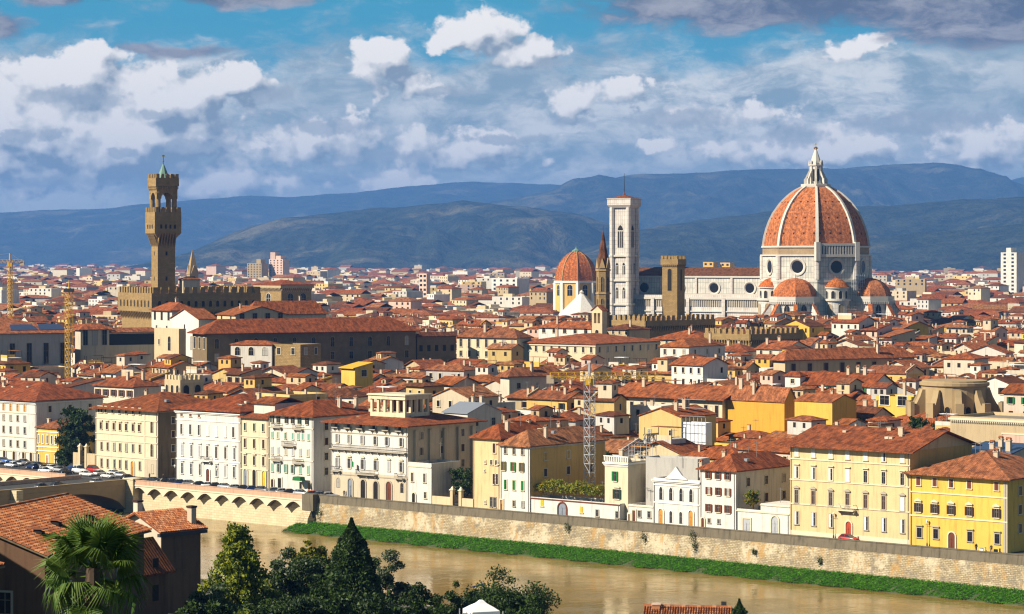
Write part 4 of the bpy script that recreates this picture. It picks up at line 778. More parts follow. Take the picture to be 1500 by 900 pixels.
block('loggia_wing', 'low shaded wing with dark columned openings below the palace front', 'building', 150, 157, 235, 935, -62, 488, 'beige', 'hip', 'roof orange', 1.6, side=[(7, 506, 3.2, 4.2, DK)])
block('house', 'white house with red hipped roof standing before the dark palace wall', 'house', 222, 252, 288, 958, -58, 456, 'white', 'hip', 'roof orange', 3.0, front=[(3, 470, 2.0, 3.2, DK), (2, 487, 1.2, 2.4, P_)], side=[(2, 475, 1.4, 2.6, P_)])
t, L, Wd, z = block('chapel', 'small white gabled chapel with tall arched windows below the palace', 'church', 250, 291, 318, 925, -52, 468, 'crisp white', 'y', 'roof orange', 3.6, 0.5, chim=0)
window(t, L * 0.5, 0, z - 4.2, 0.9, 2.2, 'arch', None, 'dark opening', bars=None)
for k in (0.3, 0.75): window(t, L * k, 0, z - 11.5, 1.7, 5.2, 'arch', 'trim', 'glass')
t, L, Wd, z = block('apse', 'cream stone chapel end with one arched window left of the white chapel', 'church', 226, 262, 268, 905, -50, 482, 'cream', 'flat', chim=0, minW=3); window(t, L * 0.62, 0, z - 8, 1.8, 5.2, 'arch', 'trim', 'glass'); window(t, L * 0.2, 0, z - 6, 0.9, 2, **P_)
# the long dark-walled block
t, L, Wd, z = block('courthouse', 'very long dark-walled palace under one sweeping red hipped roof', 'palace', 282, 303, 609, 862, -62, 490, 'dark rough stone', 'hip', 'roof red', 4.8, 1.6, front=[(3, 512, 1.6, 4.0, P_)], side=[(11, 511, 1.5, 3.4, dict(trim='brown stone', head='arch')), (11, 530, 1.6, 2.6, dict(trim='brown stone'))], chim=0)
block('clerestory_wing', 'raised cream wing with gabled red roof rising behind the long dark palace', 'building', 318, 345, 420, 905, -62, 462, 'cream', 'x', 'roof orange', 3.0, 0.6, front=[(2, 473, 1.4, 2.2, DK)], side=[(4, 470, 1.8, 2.6, dict(trim='grey stone trim'))], chim=1)
block('palace_wing', 'big plain red roof rising behind the long dark palace', 'building', 356, 366, 478, 930, -62, 462, 'beige', 'hip', 'roof orange', 5.0, 0.8, chim=1)
block('house', 'white house with arched windows below the long dark palace eaves', 'house', 338, 398, 402, 846, -20, 506, 'white', 'hip', 'roof orange', 1.2, 0.4, front=[(3, 521, 1.9, 2.8, dict(head='arch', trim='trim'))], minW=8, chim=0)
block('stone_house', 'rough brown rubble-stone wall house under the long dark palace', 'house', 398, 440, 470, 840, -35, 505, 'town stone', 'flat', front=[(2, 520, 1.5, 2.2, P_)], side=[(2, 520, 1.5, 2.2, P_)], chim=0)
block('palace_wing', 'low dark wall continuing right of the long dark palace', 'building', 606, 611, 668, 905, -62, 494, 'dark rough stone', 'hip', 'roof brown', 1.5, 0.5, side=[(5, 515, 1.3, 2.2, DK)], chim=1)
# long cream range
block('palace_wing', 'tall left part of the long cream range with seven windows under red roof', 'building', 669, 757, 778, 905, -36, 496, 'crisp cream', 'hip', 'roof red', 3.2, 0.8, front=[(7, 510, 1.2, 2.9, P_), (7, 524, 1.2, 2.0, P_)], chim=1)
block('palace_wing', 'lower right part of the long cream range with many small windows', 'building', 757, 872, 967, 890, -36, 505, 'crisp cream', 'hip', 'roof orange', 3.0, 0.8, front=[(10, 517, 1.0, 2.0, P_)], side=[(8, 517, 1.0, 2.0, P_)], chim=1, cornice='trim')
block('house', 'white range with red hipped roof behind the long cream range', 'house', 789, 866, 885, 955, -36, 482, 'crisp white', 'hip', 'roof orange', 2.6, 0.6, front=[(5, 489, 1.5, 1.8, P_)], chim=1)
def belfry():
    loc, a, L, Wd = frame_of(867, 882, 889, 945, -40); D = 945; keep(loc, a, 0, L, 0, Wd); z = lambda y: pz(y, D); t = thing('belfry', 'little cream church belfry with paired arches above the long cream range', 'belfry', loc, a)
    b = MB(); b.box(0, L, 0, Wd, 0, z(474), 'cream'); b.box(0, 1.0, 0, Wd, z(474), z(459), 'cream'); b.box(L - 1.0, L, 0, Wd, z(474), z(459), 'cream'); b.box(L / 2 - 0.25, L / 2 + 0.25, 0, Wd, z(474), z(459), 'cream'); b.box(0, L, 0, Wd, z(459), z(455), 'cream'); b.yprism([(0, z(455)), (L, z(455)), (L / 2, z(448))], 0, Wd, 'cream'); b.obj('wall', t)
    b = MB(); b.gable(0, L, 0, Wd, z(455), z(448) - z(455), 'y', 'roof orange', 0.4, 0.25); b.obj('roof', t); window(t, L / 2, 0, z(495), 1.6, 3, 'arch', 'trim', 'glass')
belfry()
# battlemented fortress, two stretches
def fortress(label, pxl, pxc, pxr, D, rz, yt, wm):
    loc, a, L, Wd = frame_of(pxl, pxc, pxr, D, rz); keep(loc, a, -1, L + 1, -1, Wd + 1); z = pz(yt, D); t = thing('fortress', label, 'fortress', loc, a)
    b = MB(); b.box(0, L, 0, Wd, 0, z, wm); corbels(b, 0, L, 0, Wd, z - 4.6, z - 2.2, 0.7, wm, 1.3); b.box(-0.7, L + 0.7, -0.7, -0.003, z - 2.3, z, wm); b.box(L + 0.003, L + 0.7, -0.7, Wd, z - 2.3, z, wm); b.obj('wall', t)
    b = MB(); battlement(b, -0.7, L + 0.7, -0.7, Wd, z, wm, 1.6, 1.3, 1.9); b.obj('battlements', t); b = MB(); b.hip(1.5, L - 1, 1.5, Wd - 1, z - 0.6, 1.4, 'roof red', 0); b.obj('roof', t)
    for i in range(5): window(t, L * (i + 0.5) / 5, 0, z - 9, 1.1, 2.4, 'arch', 'tan', 'dark opening', bars=None, sill=False)
    for i in range(9): window(t, L, Wd * (i + 0.5) / 9, z - 9, 1.2, 2.4, 'arch', 'brown stone', 'dark opening', bars=None, face='right', sill=False)
fortress('tan battlemented fortress wall at the foot of the square stone tower', 893, 946, 1046, 990, -48, 470, 'town stone')
fortress('lower battlemented stone wall in front of the cathedral choir', 1035, 1099, 1170, 930, -44, 490, 'town stone')
block('house', 'broad red-roofed house tucked under the upper battlemented wall', 'house', 955, 1028, 1066, 940, -36, 499, 'cream', 'hip', 'roof orange', 3.2, 0.8, front=[(5, 507, 1.0, 1.6, P_)], chim=2)
block('house', 'white house with red hipped roof and grey flank right of the long cream range', 'house', 967, 1009, 1062, 862, -36, 509, 'crisp white', 'hip', 'roof orange', 2.6, 0.6, front=[(3, 520, 1.0, 1.8, P_)], side=[(3, 520, 1.0, 1.6, P_)], chim=1)
block('house', 'low red-roofed house under the left of the lower battlemented wall', 'house', 1046, 1090, 1116, 900, -38, 516, 'white', 'hip', 'roof red', 2.6, 0.6, front=[(3, 524, 1.0, 1.6, P_)], chim=2)
block('house', 'red-roofed house under the shaded end of the lower battlemented wall', 'house', 1108, 1150, 1186, 895, -38, 512, 'off white', 'x', 'roof orange', 2.6, 0.6, front=[(3, 521, 1.0, 1.6, P_)], chim=2)
block('house', 'grey-roofed house below the tall bell tower beside the upper battlemented wall', 'house', 884, 922, 952, 955, -38, 484, 'tan', 'hip', 'roof brown', 2.0, 0.6, front=[(4, 490, 1.0, 1.6, P_)], chim=1)
# long roof with a shaded front, right of centre
block('palace_block', 'long shaded cream palace with a single long red roof below the cathedral', 'palace', 1133, 1150, 1338, 800, -60, 529, 'cream', 'hip', 'roof orange', 3.4, 1.2, side=[(8, 548, 1.7, 3.2, dict(trim='grey stone trim', shut='brown', closed=True))], chim=3)
# frescoed block and orange walls
t, L, Wd, z = block('painted_house', 'wide cream house with painted panels between windows under deep red eaves', 'house', 903, 1058, 1066, 640, -40.3, 584, 'crisp cream', 'x', 'roof orange', 2.6, 1.5, front=[(10, 612, 1.0, 3.0, dict(trim='grey stone trim', bars='brown'))], minW=15, chim=2)
b = MB()
for i in range(9): x = L * (i + 1) / 10; b.box(x - 0.6, x + 0.6, -0.03, 0, z - 4.2, z - 2.0, 'beige'); b.box(x - 0.35, x + 0.35, -0.045, -0.03, z - 3.8, z - 2.4, 'trim')
b.obj('painted_panels', t)
block('house', 'bright orange blank-walled house right of the painted house', 'house', 1061, 1149, 1166, 628, -44, 588, 'orange', 'x', 'roof orange', 3.2, 0.3, chim=3)
block('house', 'tall yellow-orange house with one tiny round window', 'house', 1164, 1219, 1222, 612, -44, 590, 'yellow', 'x', 'roof orange', 1.6, 0.2, minW=10, chim=2)
block('house', 'bright yellow house with white terrace windows beside the round stone ruin', 'house', 1283, 1335, 1341, 640, -40, 582, 'crisp yellow', 'flat', front=[(2, 595, 2.8, 2.4, dict(trim='white trim'))], minW=9, chim=1)
block('house', 'pale cream house with green shutters below the tall yellow-orange house', 'house', 1215, 1276, 1283, 620, -40, 612, 'off white', 'x', 'roof brown', 2.2, 0.5, front=[(3, 622, 1.1, 1.6, dict(shut='green'))], minW=10)
block('house', 'tall white house with brown roof above the orange walls', 'house', 1157, 1276, 1290, 690, -42, 566, 'white', 'x', 'roof red', 3.0, 0.6, front=[(5, 580, 1.2, 2.0, dict(shut='green'))], minW=12, chim=3)
block('tower_house', 'square white tower room rising over roofs above the orange wall', 'house', 1150, 1172, 1180, 705, -42, 552, 'crisp white', 'hip', 'roof red', 1.2, 0.5, front=[(1, 562, 1.2, 1.2, P_)], chim=0)
block('house', 'yellow gable-walled house with laundry terrace behind the riverside scaffold', 'house', 936, 998, 1002, 596, -36, 612, 'pale yellow', 'y', 'roof orange', 2.0, 0.3, front=[(2, 640, 0.9, 1.4, P_)], minW=16, chim=3)
t, L, Wd, z = block('wrapped_scaffold', 'house front wrapped in white scaffold sheeting right of the yellow gable', 'scaffold', 994, 1034, 1043, 592, -40, 620, 'tarp', 'flat', chim=0)
b = MB()
for i in range(8): x = i * L / 7; b.tube((x, -0.15, 0), (x, -0.15, z + 1.2), 0.06, 'steel', n=4)
for k in range(12): b.box(0, L, -0.2, -0.12, k * 2.0 + 0.5, k * 2.0 + 0.58, 'steel')
b.obj('poles', t)
# crenellated turret house, left
t, L, Wd, z = block('turret_house', 'small cream crenellated turret with three arched openings', 'house', 241, 264, 298, 715, -50, 557, 'cream', 'flat', chim=1)
for i in range(3): window(t, L * (i + 0.5) / 3, 0, pz(578, 715), 1.3, 2.6, 'arch', 'trim', 'dark opening', bars=None)
for i in range(2): window(t, L, Wd * (i + 0.5) / 2, pz(580, 715), 2.0, 3, 'arch', 'grey stone trim', 'dark opening', face='right', bars=None)
b = MB(); battlement(b, 0, L, 0, Wd, z, 'cream', 0.9, 0.8, 1.3, 0.3); b.obj('battlements', t)
block('house', 'cream house with six brown-shuttered windows above the cream palace', 'house', 138, 196, 203, 705, -42, 568, 'off white', 'hip', 'roof red', 2.4, 0.7, front=[(5, 582, 1.3, 1.8, dict(shut='red brown'))], minW=10)
block('house', 'vivid yellow roof-terrace house in the middle of the red roofs', 'house', 500, 520, 546, 760, -50, 540, 'crisp yellow', 'shed', 'crane yellow', chim=0, side=[(1, 552, 2, 2, P_)])
block('house', 'wide brown-shaded house with white gable end left of the silver mast', 'house', 733, 746, 828, 700, -60, 553, 'off white', 'hip', 'roof red', 2.4, 1.0, side=[(3, 570, 1.2, 1.6, P_)], chim=1)
# domed round ruin with buttresses, right
def exedra_ruin():
    D = 610; loc = at(1398, D); z = lambda y: pz(y, D); t = thing('rotunda', 'unfinished round brown stone apse with scroll buttresses above the riverside library', 'rotunda', loc, R(-40)); keep(loc, 0, -10, 10, -8, 10)
    b = MB(); b.lathe([(8.0, 0), (8.0, z(566)), (8.5, z(564)), (8.5, z(560)), (7.9, z(559)), (7.9, z(557))], 'shade stone', 28); b.obj('wall', t)
    for k in range(-3, 4):
        an = R(-90 + k * 36); b = MB(); b.at((0, 0, 0), an); pr = [(7.8, 0), (11.2, 0), (11.2, z(596)), (10.2, z(590)), (9.3, z(580)), (8.7, z(570)), (7.8, z(570))]; b.yprism(pr, -0.75, 0.75, 'shade stone'); b.box(10.9, 11.9, -1.0, 1.0, 0, z(588), 'shade stone'); b.obj('buttress', t)
    for k in range(-3, 3):
        an = R(-72 + k * 36); w_ = window(t, 8.0 * math.cos(an), 8.0 * math.sin(an), z(604), 1.3, 1.7, 'arch', 'shade stone', 'dark opening', bars=None); w_.rotation_euler.z = an + R(90)
    b = MB(); b.lathe([(7.6, z(560)), (7.6, z(561)), (0.1, z(558))], 'paving', 28); b.obj('roof', t)
    b = MB(); b.lathe([(14, 0), (14, z(612)), (8.05, z(603))], 'roof orange', 28); b.obj('lean_to', t)
exedra_ruin()
t, L, Wd, z = block('library', 'long tan riverside library with bracketed cornice at the right edge', 'library', 1392, 1580, 1640, 520, -40.3, 618, 'tan', 'flat', chim=0, cornice='trim')
b = MB()
for i in range(60): x = 0.4 + i * (L - 0.8) / 59; b.xprism([(0, z - 1.6), (0, z - 0.85), (-0.33, z - 0.85), (-0.33, z - 1.15)], x - 0.12, x + 0.12, 'trim')
b.obj('brackets', t); b = MB(); b.box(L * 0.42, L * 0.62, -0.12, 0, z - 6.0, z - 3.4, 'pink'); b.box(L * 0.41, L * 0.63, -0.2, 0, z - 3.4, z - 3.1, 'trim'); b.box(L * 0.41, L * 0.63, -0.2, 0, z - 6.3, z - 6.0, 'trim'); b.obj('inscription_panel', t)

# ------------------------------------------------------------------ river front
FRONT = []
def frontage(name, label, px0, px1, off, ye, depth, wm, rk='hip', rm='roof red', rise=None, ov=1.0, rows=(), doors=(), courses=(), cornice=None, chim=2, cat='house', sidewin=0, course_m='trim', ant=1, basez=0.0, base_m=None):
    s0, s1 = s_of(px0, off), s_of(px1, off); L = s1 - s0; pm = (px0 + px1) / 2; D = d_of(pm, off); z = pz(ye, D); loc = st(s0, off)
    keep(loc, RZB, -0.3, L + 0.3, -2, depth + 1); t = thing(name, label, cat, loc, RZB); FRONT.append((px0, px1, t))
    wall_of(t, rk, L, depth, z, wm, rise); roof_on(t, rk, L, depth, z, rm, rise, ov)
    X = lambda px: s_of(px, off) - s0
    for cols, y, h, w, kw in rows:
        kw = dict(kw); bal = kw.pop('bal', None); alt = kw.pop('alt', None)
        for i, px in enumerate(cols):
            kk = dict(kw)
            if alt and i in alt: kk.update(alt[i])
            window(t, X(px), 0, pz(y, D) - h * D / F / 2, w * D / F, h * D / F, **kk)
            if bal: balcony(t, X(px), pz(y, D) - h * D / F / 2 + 0.02, w * D / F * 2.0, 0.8)
    for px, w, h, m_, head in doors: door(t, X(px), 0, w * D / F, h * D / F, m_, head, course_m)
    if courses:
        for y in courses: b = MB(); b.box(-0.02, L + 0.02, -0.14, -0.003, pz(y, D) - 0.13, pz(y, D) + 0.13, course_m); b.obj('string_course', t)
    if cornice: b = MB(); b.box(-0.3, L + 0.3, -0.5, -0.003, z - 0.62, z - 0.3, cornice); b.box(-0.2, L + 0.2, -0.25, -0.003, z - 0.95, z - 0.62, cornice); b.box(L + 0.003, L + 0.3, -0.003, depth, z - 0.62, z - 0.3, cornice); b.obj('cornice', t)
    if base_m: b = MB(); b.box(-0.01, L + 0.01, -0.10, -0.003, 0, basez, base_m); b.obj('plinth', t)
    for fl in range(sidewin):
        for k in (0.2, 0.5, 0.8): window(t, L, depth * k, z - 3.2 - fl * 3.6, 1.1, 1.7, 'plain', 'trim', 'glass', shut='brown' if (fl + int(k * 10)) % 3 == 0 else None, closed=True, face='right')
    chimneys(t, L, depth, z, RNG, chim, (rise or min(L, depth) * 0.19) * 0.7)
    if L > 8:
        for x in (0.25, L - 0.4): b = MB(); b.tube((x, -0.09, 0), (x, -0.09, z - 0.4), 0.06, 'antenna', n=5); b.obj('downpipe', t)
    for _ in range(int(L / 7) if rk != 'flat' else 0): x, y = RNG.uniform(0.15, 0.85) * L, RNG.uniform(0.15, 0.4) * depth; b = MB(); zr = z + (rise or min(L, depth) * 0.19) * y / (depth / 2); b.box(x - 0.4, x + 0.4, y - 0.5, y + 0.5, zr - 0.1, zr + 0.5, RNG.choice(('zinc', 'chimney', 'off white'))); b.obj('skylight', t)
    for _ in range(ant + 1): antenna_on(t, RNG.uniform(0.2, 0.8) * L, depth * 0.5, z + (rise or min(L, depth) * 0.19) * 0.8, RNG.uniform(2, 3.5))
    return t, L, D, X, z
GR = dict(trim='grey stone trim'); OP = dict(trim='trim', pane='dark opening')
# big white block far left
f1 = lambda a, n, d: [a + d * i for i in range(n)]
frontage('riverside_palace', 'tall white five-storey corner palace at the far left of the river road', -60, 53, 27, 585, 24, 'crisp white', 'hip', 'roof red', 4.5, 1.1, cat='palace',
         rows=[(f1(-46, 9, 10.3), 595, 11, 4.5, dict(head='arch', pane='wood orange', bars='brown')), (f1(-46, 9, 10.3), 611, 8, 4, GR), (f1(-46, 9, 10.3), 628, 9, 4, GR), (f1(-46, 9, 10.3), 648, 9, 4, GR)],
         doors=[(x, 5.5, 13, 'brown', 'arch') for x in (-20, -7, 7, 21, 35, 46)], courses=(603, 638, 659), cornice='white trim', sidewin=4)
frontage('riverside_house', 'small yellow house with white panels beside the tall white corner palace', 54, 86, 26, 628, 12, 'crisp yellow', 'hip', 'roof red', 2.2, 0.5,
         rows=[((57, 63, 69.5, 76, 82), 644, 12, 3.2, dict(trim='white trim')), ((57, 82), 672, 12, 3.6, dict(head='arch', trim='white trim'))], doors=[(69.5, 4.2, 11, 'wood orange', 'flat')], courses=(633, 655, 661), course_m='white trim', chim=1, ant=0)
t, L, D, X, z = frontage('riverside_palace', 'long cream palace with brown-shuttered middle storey and tall orange door', 140, 231, 13, 601, 26, 'stucco cream', 'hip', 'roof red', 4.0, 1.3, cat='palace',
         rows=[((145, 149, 155, 165, 175, 185, 195, 205), 602, 9, 4, dict(shut='dark green', closed=True)), ((148, 157, 167, 176, 185, 195, 204), 626, 10, 5, dict(shut='brown', closed=True, head='cornice')), ((149, 158, 167.5, 176, 185, 195, 205), 656, 11, 3.6, GR), ((149, 158, 168, 176, 185, 205), 681, 12, 3.6, GR),
               ((222.5,), 623, 17, 5, dict(head='arch')), ((222.5,), 657, 18, 5, dict(head='arch')), ((223.5,), 684, 12, 4, GR)],
         doors=[(194.5, 6.5, 22, 'wood orange', 'arch')], courses=(615, 637, 647, 670), sidewin=4)
b = MB(); b.box(X(211), X(212.5), -0.12, -0.003, 0, z - 0.3, 'trim'); b.box(X(212.5), L, -0.08, -0.003, 0, pz(668, D), 'beige'); b.obj('stone_quoins', t); b = MB(); b.box(L + 0.004, L + 0.03, 0.2, 25.8, 0, z - 0.2, 'shade and joint brown'); b.obj('side_wall_tint', t)  # flank sheet coloured dark to stand for the shade of the lane
t, L, D, X, z = frontage('riverside_palace', 'broad white palace with seven bays and a balcony over a brown door', 258, 352, 11, 602, 24, 'crisp white', 'hip', 'roof red', 3.6, 1.0, cat='palace',
         rows=[((266, 279, 291.5), 609, 6, 5, dict(pane='red brown', trim=None)), ((266, 279, 291.5, 304, 317, 330, 342), 631, 15, 4.4, dict(trim='white trim', alt={3: dict(shut='white frame', closed=True), 4: dict(shut='white frame', closed=True), 5: dict(shut='white frame', closed=True)})),
               ((267, 280, 292.5, 304, 317, 330.5, 343), 662, 17, 4.6, dict(head='round', trim='white trim', alt={0: dict(shut='pale grey', closed=True), 1: dict(shut='pale grey', closed=True), 2: dict(shut='pale grey', closed=True), 6: dict(shut='pale grey', closed=True), 3: dict(pane='brown'), 4: dict(pane='brown'), 5: dict(pane='brown')})),
               ((267, 280, 293, 317.5, 330.5, 343), 689, 16, 4.6, dict(head='cornice', trim='white trim', bars='pale grey'))],
         doors=[(305, 7, 22, 'red brown', 'arch')], courses=(617, 644, 675), cornice='white trim', course_m='white trim', ant=2)
balcony(t, X(304), pz(675, D), 3.2, 1.0, 'white trim')
t, L, D, X, z = frontage('riverside_house', 'narrow cream house with dark shutters and a bright yellow door', 353, 393, 10.5, 612, 16, 'stucco cream', 'x', 'roof red', 1.6, 0.8,
         rows=[((359, 372.5, 385.5), 626, 11, 4, dict(shut='dark green', closed=True)), ((359, 372.5, 386), 650, 13, 4.4, dict(shut='brown', closed=True)), ((359, 372.5, 386), 675, 13, 4.4, dict(shut='brown', head='ped', closed=True, half=True))],
         doors=[(360, 7, 27, 'zinc', 'arch'), (373, 7, 27, 'dark opening', 'arch'), (387, 7, 26, 'yellow door', 'arch')], courses=(640, 664, 688), ant=1)
b = MB(); b.box(1.5, L - 0.8, 3, 12, z + 0.2, z + 3.4, 'white'); b.obj('attic_wall', t); b = MB(); b.gable(1.5, L - 0.8, 3, 12, z + 3.4, 1.2, 'x', 'roof red', 0.6); b.obj('attic_roof', t)
t, L, D, X, z = frontage('riverside_house', 'white house with pale teal shutters and small flowered balconies', 394, 459, 10, 610, 22, 'crisp white', 'hip', 'roof red', 3.4, 1.0,
         rows=[((399, 408, 420, 429, 439, 450), 616, 9, 3.4, dict(shut='dark green')), ((399, 407, 418, 429, 437, 443.5, 452), 639, 9, 3.4, dict(shut='teal', closed=True)), ((399, 408, 418.5, 429, 440, 451), 662, 10, 3.6, dict(shut='pale grey', closed=True)), ((399, 408.5, 419, 429, 440, 451.5), 687, 12, 3.8, dict(shut='teal', alt={0: dict(closed=True), 4: dict(closed=True), 5: dict(closed=True)}))],
         doors=[(399.5, 5, 16, 'brown', 'arch'), (410, 7, 18, 'dark opening', 'flat'), (441, 5, 15, 'dark opening', 'flat'), (453.5, 5, 15, 'wood orange', 'arch')], courses=(627, 674), sidewin=4, ant=2)
for px, y, w in ((407, 627, 3.0), (438, 628, 3.0), (424, 653, 4.2), (407, 676, 3.0), (438, 678, 3.0)): balcony(t, X(px), pz(y, D), w, 0.8)
b = MB(); b.yprism([(-1.4, 0), (1.4, 0), (1.2, 0.9), (-1.2, 0.9)], -1.6, 0, 'green'); tag(b.obj('shop_awning', None, st(s_of(441, 8.8), 8.8, 3.0), RZB), 'small dark green shop awning on the white teal-shuttered house', 'awning')
# hotel with roof loggia
t, L, D, X, z = frontage('riverside_hotel', 'white six-bay hotel with balconies, overhanging eaves and a columned roof loggia', 485, 597, 9, 622, 24, 'crisp white', 'hip', 'roof red', 3.0, 2.0, cat='hotel',
         rows=[((493, 511, 529, 548, 567, 586), 624, 9, 6, dict(trim='white trim', pane='dark opening', bal=1)), ((494.5, 512, 531, 550, 567, 588), 645, 12, 4.6, dict(shut='pale grey')), ((494.5, 512, 531.5, 550.5, 569.5, 588), 681, 14, 4.8, dict(shut='pale grey', head='round', alt={4: dict(closed=True)})), ((495.5, 589), 711, 14, 5.5, dict(head='arch', trim='grey stone trim'))],
         doors=[(513.5, 8.5, 27, 'zinc', 'arch'), (532.5, 9, 27, 'dark opening', 'arch'), (551, 9, 26, 'dark opening', 'arch'), (570, 10, 27, 'red brown', 'arch')], courses=(636, 698), course_m='grey stone trim', ant=0, chim=1, sidewin=4); b = MB(); b.box(L + 0.004, L + 0.03, 0.1, 23.9, 0, z - 0.2, 'beige'); b.obj('side_wall_tint', t)  # beige flank sheet, toned below the front to deepen its shade
for k in range(5): b = MB(); b.box(L + 0.031, L + 0.7, 2.0 + k * 5, 2.8 + k * 5, 0, z - 1.0, 'beige'); b.obj('buttress', t)
b = MB(); b.box(0.0, L + 0.02, -0.022, -0.003, 0, pz(694, D), 'beige'); b.obj('stone_ground_storey', t)
balcony(t, L / 2, pz(660, D), L - 0.4, 0.9); balcony(t, X(539), pz(695, D), 6.2, 1.1); balcony(t, X(494), pz(693, D), 2.6, 0.9); balcony(t, X(587), pz(697, D), 2.6, 0.9)
b = MB(); b.box(X(519.7), X(520.3), -1.3, -1.24, pz(690, D), pz(676, D), 'white frame'); b.add([(X(520.3), -1.27, pz(676, D)), (X(520.3), -1.27, pz(684, D)), (X(523.5), -1.27, pz(686, D)), (X(523.5), -1.27, pz(678, D))], [(0, 1, 2, 3)], 'green'); b.obj('flag', t)
# loggia: square, columned, balustraded, set back on the roof
lx0, lx1, ly0, ly1 = X(523), X(574), 4.5, 13.0; lz0, lz1 = z + 0.6, pz(576, D + 6); ll = lx1 - lx0
b = MB(); b.box(lx0, lx1, ly0, ly1, lz0 - 1, pz(603, D + 6), 'stucco cream'); b.box(lx0 + 1.5, lx1 - 2.6, ly0 + 5.0, ly1 - 0.4, pz(603, D + 6), pz(584.5, D + 6), 'red brown'); b.obj('loggia_base', t)
b = MB(); zc0, zc1 = pz(603, D + 6), pz(584, D + 6)
for i in range(6): xx = lx0 + 0.35 + i * (ll - 0.7) / 5; b.box(xx - 0.33, xx + 0.33, ly0 + 0.02, ly0 + 0.6, zc0, zc1, 'stucco cream'); b.obj('column', t); b = MB()
for i in range(1, 5): yy = ly0 + 0.35 + i * (ly1 - ly0 - 0.7) / 4; b.box(lx1 - 0.62, lx1 - 0.02, yy - 0.33, yy + 0.33, zc0, zc1, 'stucco cream'); b.obj('column', t); b = MB()
b.box(lx0 - 0.3, lx1 + 0.3, ly0 - 0.3, ly1 + 0.3, zc1, zc1 + 0.9, 'stucco cream'); b.box(lx0 - 0.6, lx1 + 0.6, ly0 - 0.6, ly1 + 0.6, zc1 + 0.9, zc1 + 1.15, 'trim'); b.box(lx0 - 0.3, lx1 + 0.3, ly0 - 0.3, ly0, lz1 - 0.2, lz1, 'trim'); b.box(lx1, lx1 + 0.3, ly0, ly1, lz1 - 0.2, lz1, 'trim')
for i in range(26): xx = lx0 - 0.2 + i * (ll + 0.3) / 25; b.box(xx - 0.09, xx + 0.09, ly0 - 0.25, ly0 - 0.05, zc1 + 1.15, lz1 - 0.2, 'stucco cream')
for i in range(22): yy = ly0 + i * (ly1 - ly0) / 21; b.box(lx1 + 0.05, lx1 + 0.25, yy - 0.09, yy + 0.09, zc1 + 1.15, lz1 - 0.2, 'stucco cream')
for i in range(1, 5): xx = lx0 + i * ll / 5; b.box(xx - 0.3, xx + 0.3, ly0 - 0.3, ly0, zc1 + 1.15, lz1 - 0.2, 'stucco cream')
b.obj('loggia_roof', t)
block('house', 'tall beige flank with stepped buttress walls right of the hotel', 'house', 598, 632, 660, 590, -48, 628, 'beige', 'x', 'roof red', 3, 0.4, front=[(2, 640, 1.0, 1.5, DK)], side=[(3, 645, 1.1, 1.6, P_)], chim=2)
t, L, D, X, z = frontage('riverside_house', 'low white two-storey house with flat roof and stone arch decoration right of hotel', 598, 632, 9, 678, 10, 'crisp white', 'flat', rows=[((604, 622), 700, 13, 4.5, dict(pane='brown')), ((623,), 725, 9, 4.5, OP)], doors=[(606.5, 6, 14, 'dark opening', 'arch')], courses=(684,), chim=0, ant=0)
# walled garden and house behind
block('house', 'shaded cream house with flower terrace behind the walled garden trees', 'house', 632, 640, 697, 588, -52, 640, 'cream', 'hip', 'roof red', 2, 0.5, side=[(3, 665, 1.2, 1.8, dict(shut='brown', closed=True)), (3, 690, 1.2, 1.8, P_)])
block('house', 'white house with grey lean-to roof and two windows above the walled garden', 'house', 650, 685, 735, 612, -46, 606, 'white', 'x', 'zinc', 2.2, 0.4, front=[(2, 626, 1.3, 1.8, P_)], side=[(2, 625, 1.3, 1.8, P_)])
frontage('riverside_house', 'tall yellow house with a few scattered brown windows right of the walled garden', 693, 733, 9, 643, 20, 'stucco butter', 'hip', 'roof red', 3.0, 0.8,
         rows=[((724,), 656, 14, 5, dict(shut='brown', closed=True)), ((720, 727), 677, 7, 4.5, dict(pane='brown')), ((711, 730), 677, 4, 2, OP), ((724, 728), 701, 15, 5, dict(shut='brown', closed=True)), ((710,), 690, 3, 2, OP), ((720, 725), 735, 14, 5, GR), ((711,), 736, 4, 2, OP)], chim=2, ant=1)
t, L, D, X, z = frontage('riverside_house', 'white house with bright green shutters and shaded mustard side wall', 733, 776, 8.6, 654, 27, 'crisp white', 'hip', 'roof pale', 3.2, 0.7,
         rows=[((740.5, 753, 765.5), 661, 9, 4.5, GR), ((738, 752, 764.5), 684, 13, 5, dict(pane='red brown', shut='green')), ((740.5, 753, 765.5), 711, 14, 5, dict(shut='green', closed=True)), ((753, 766), 738, 8, 4, GR)],
         doors=[(735, 5, 15, 'wood orange', 'flat')], chim=4, ant=1, sidewin=4)
b = MB(); b.box(L + 0.004, L + 0.06, 0.2, 26.8, 0, z - 0.4, 'ochre'); b.obj('side_wall_tint', t)
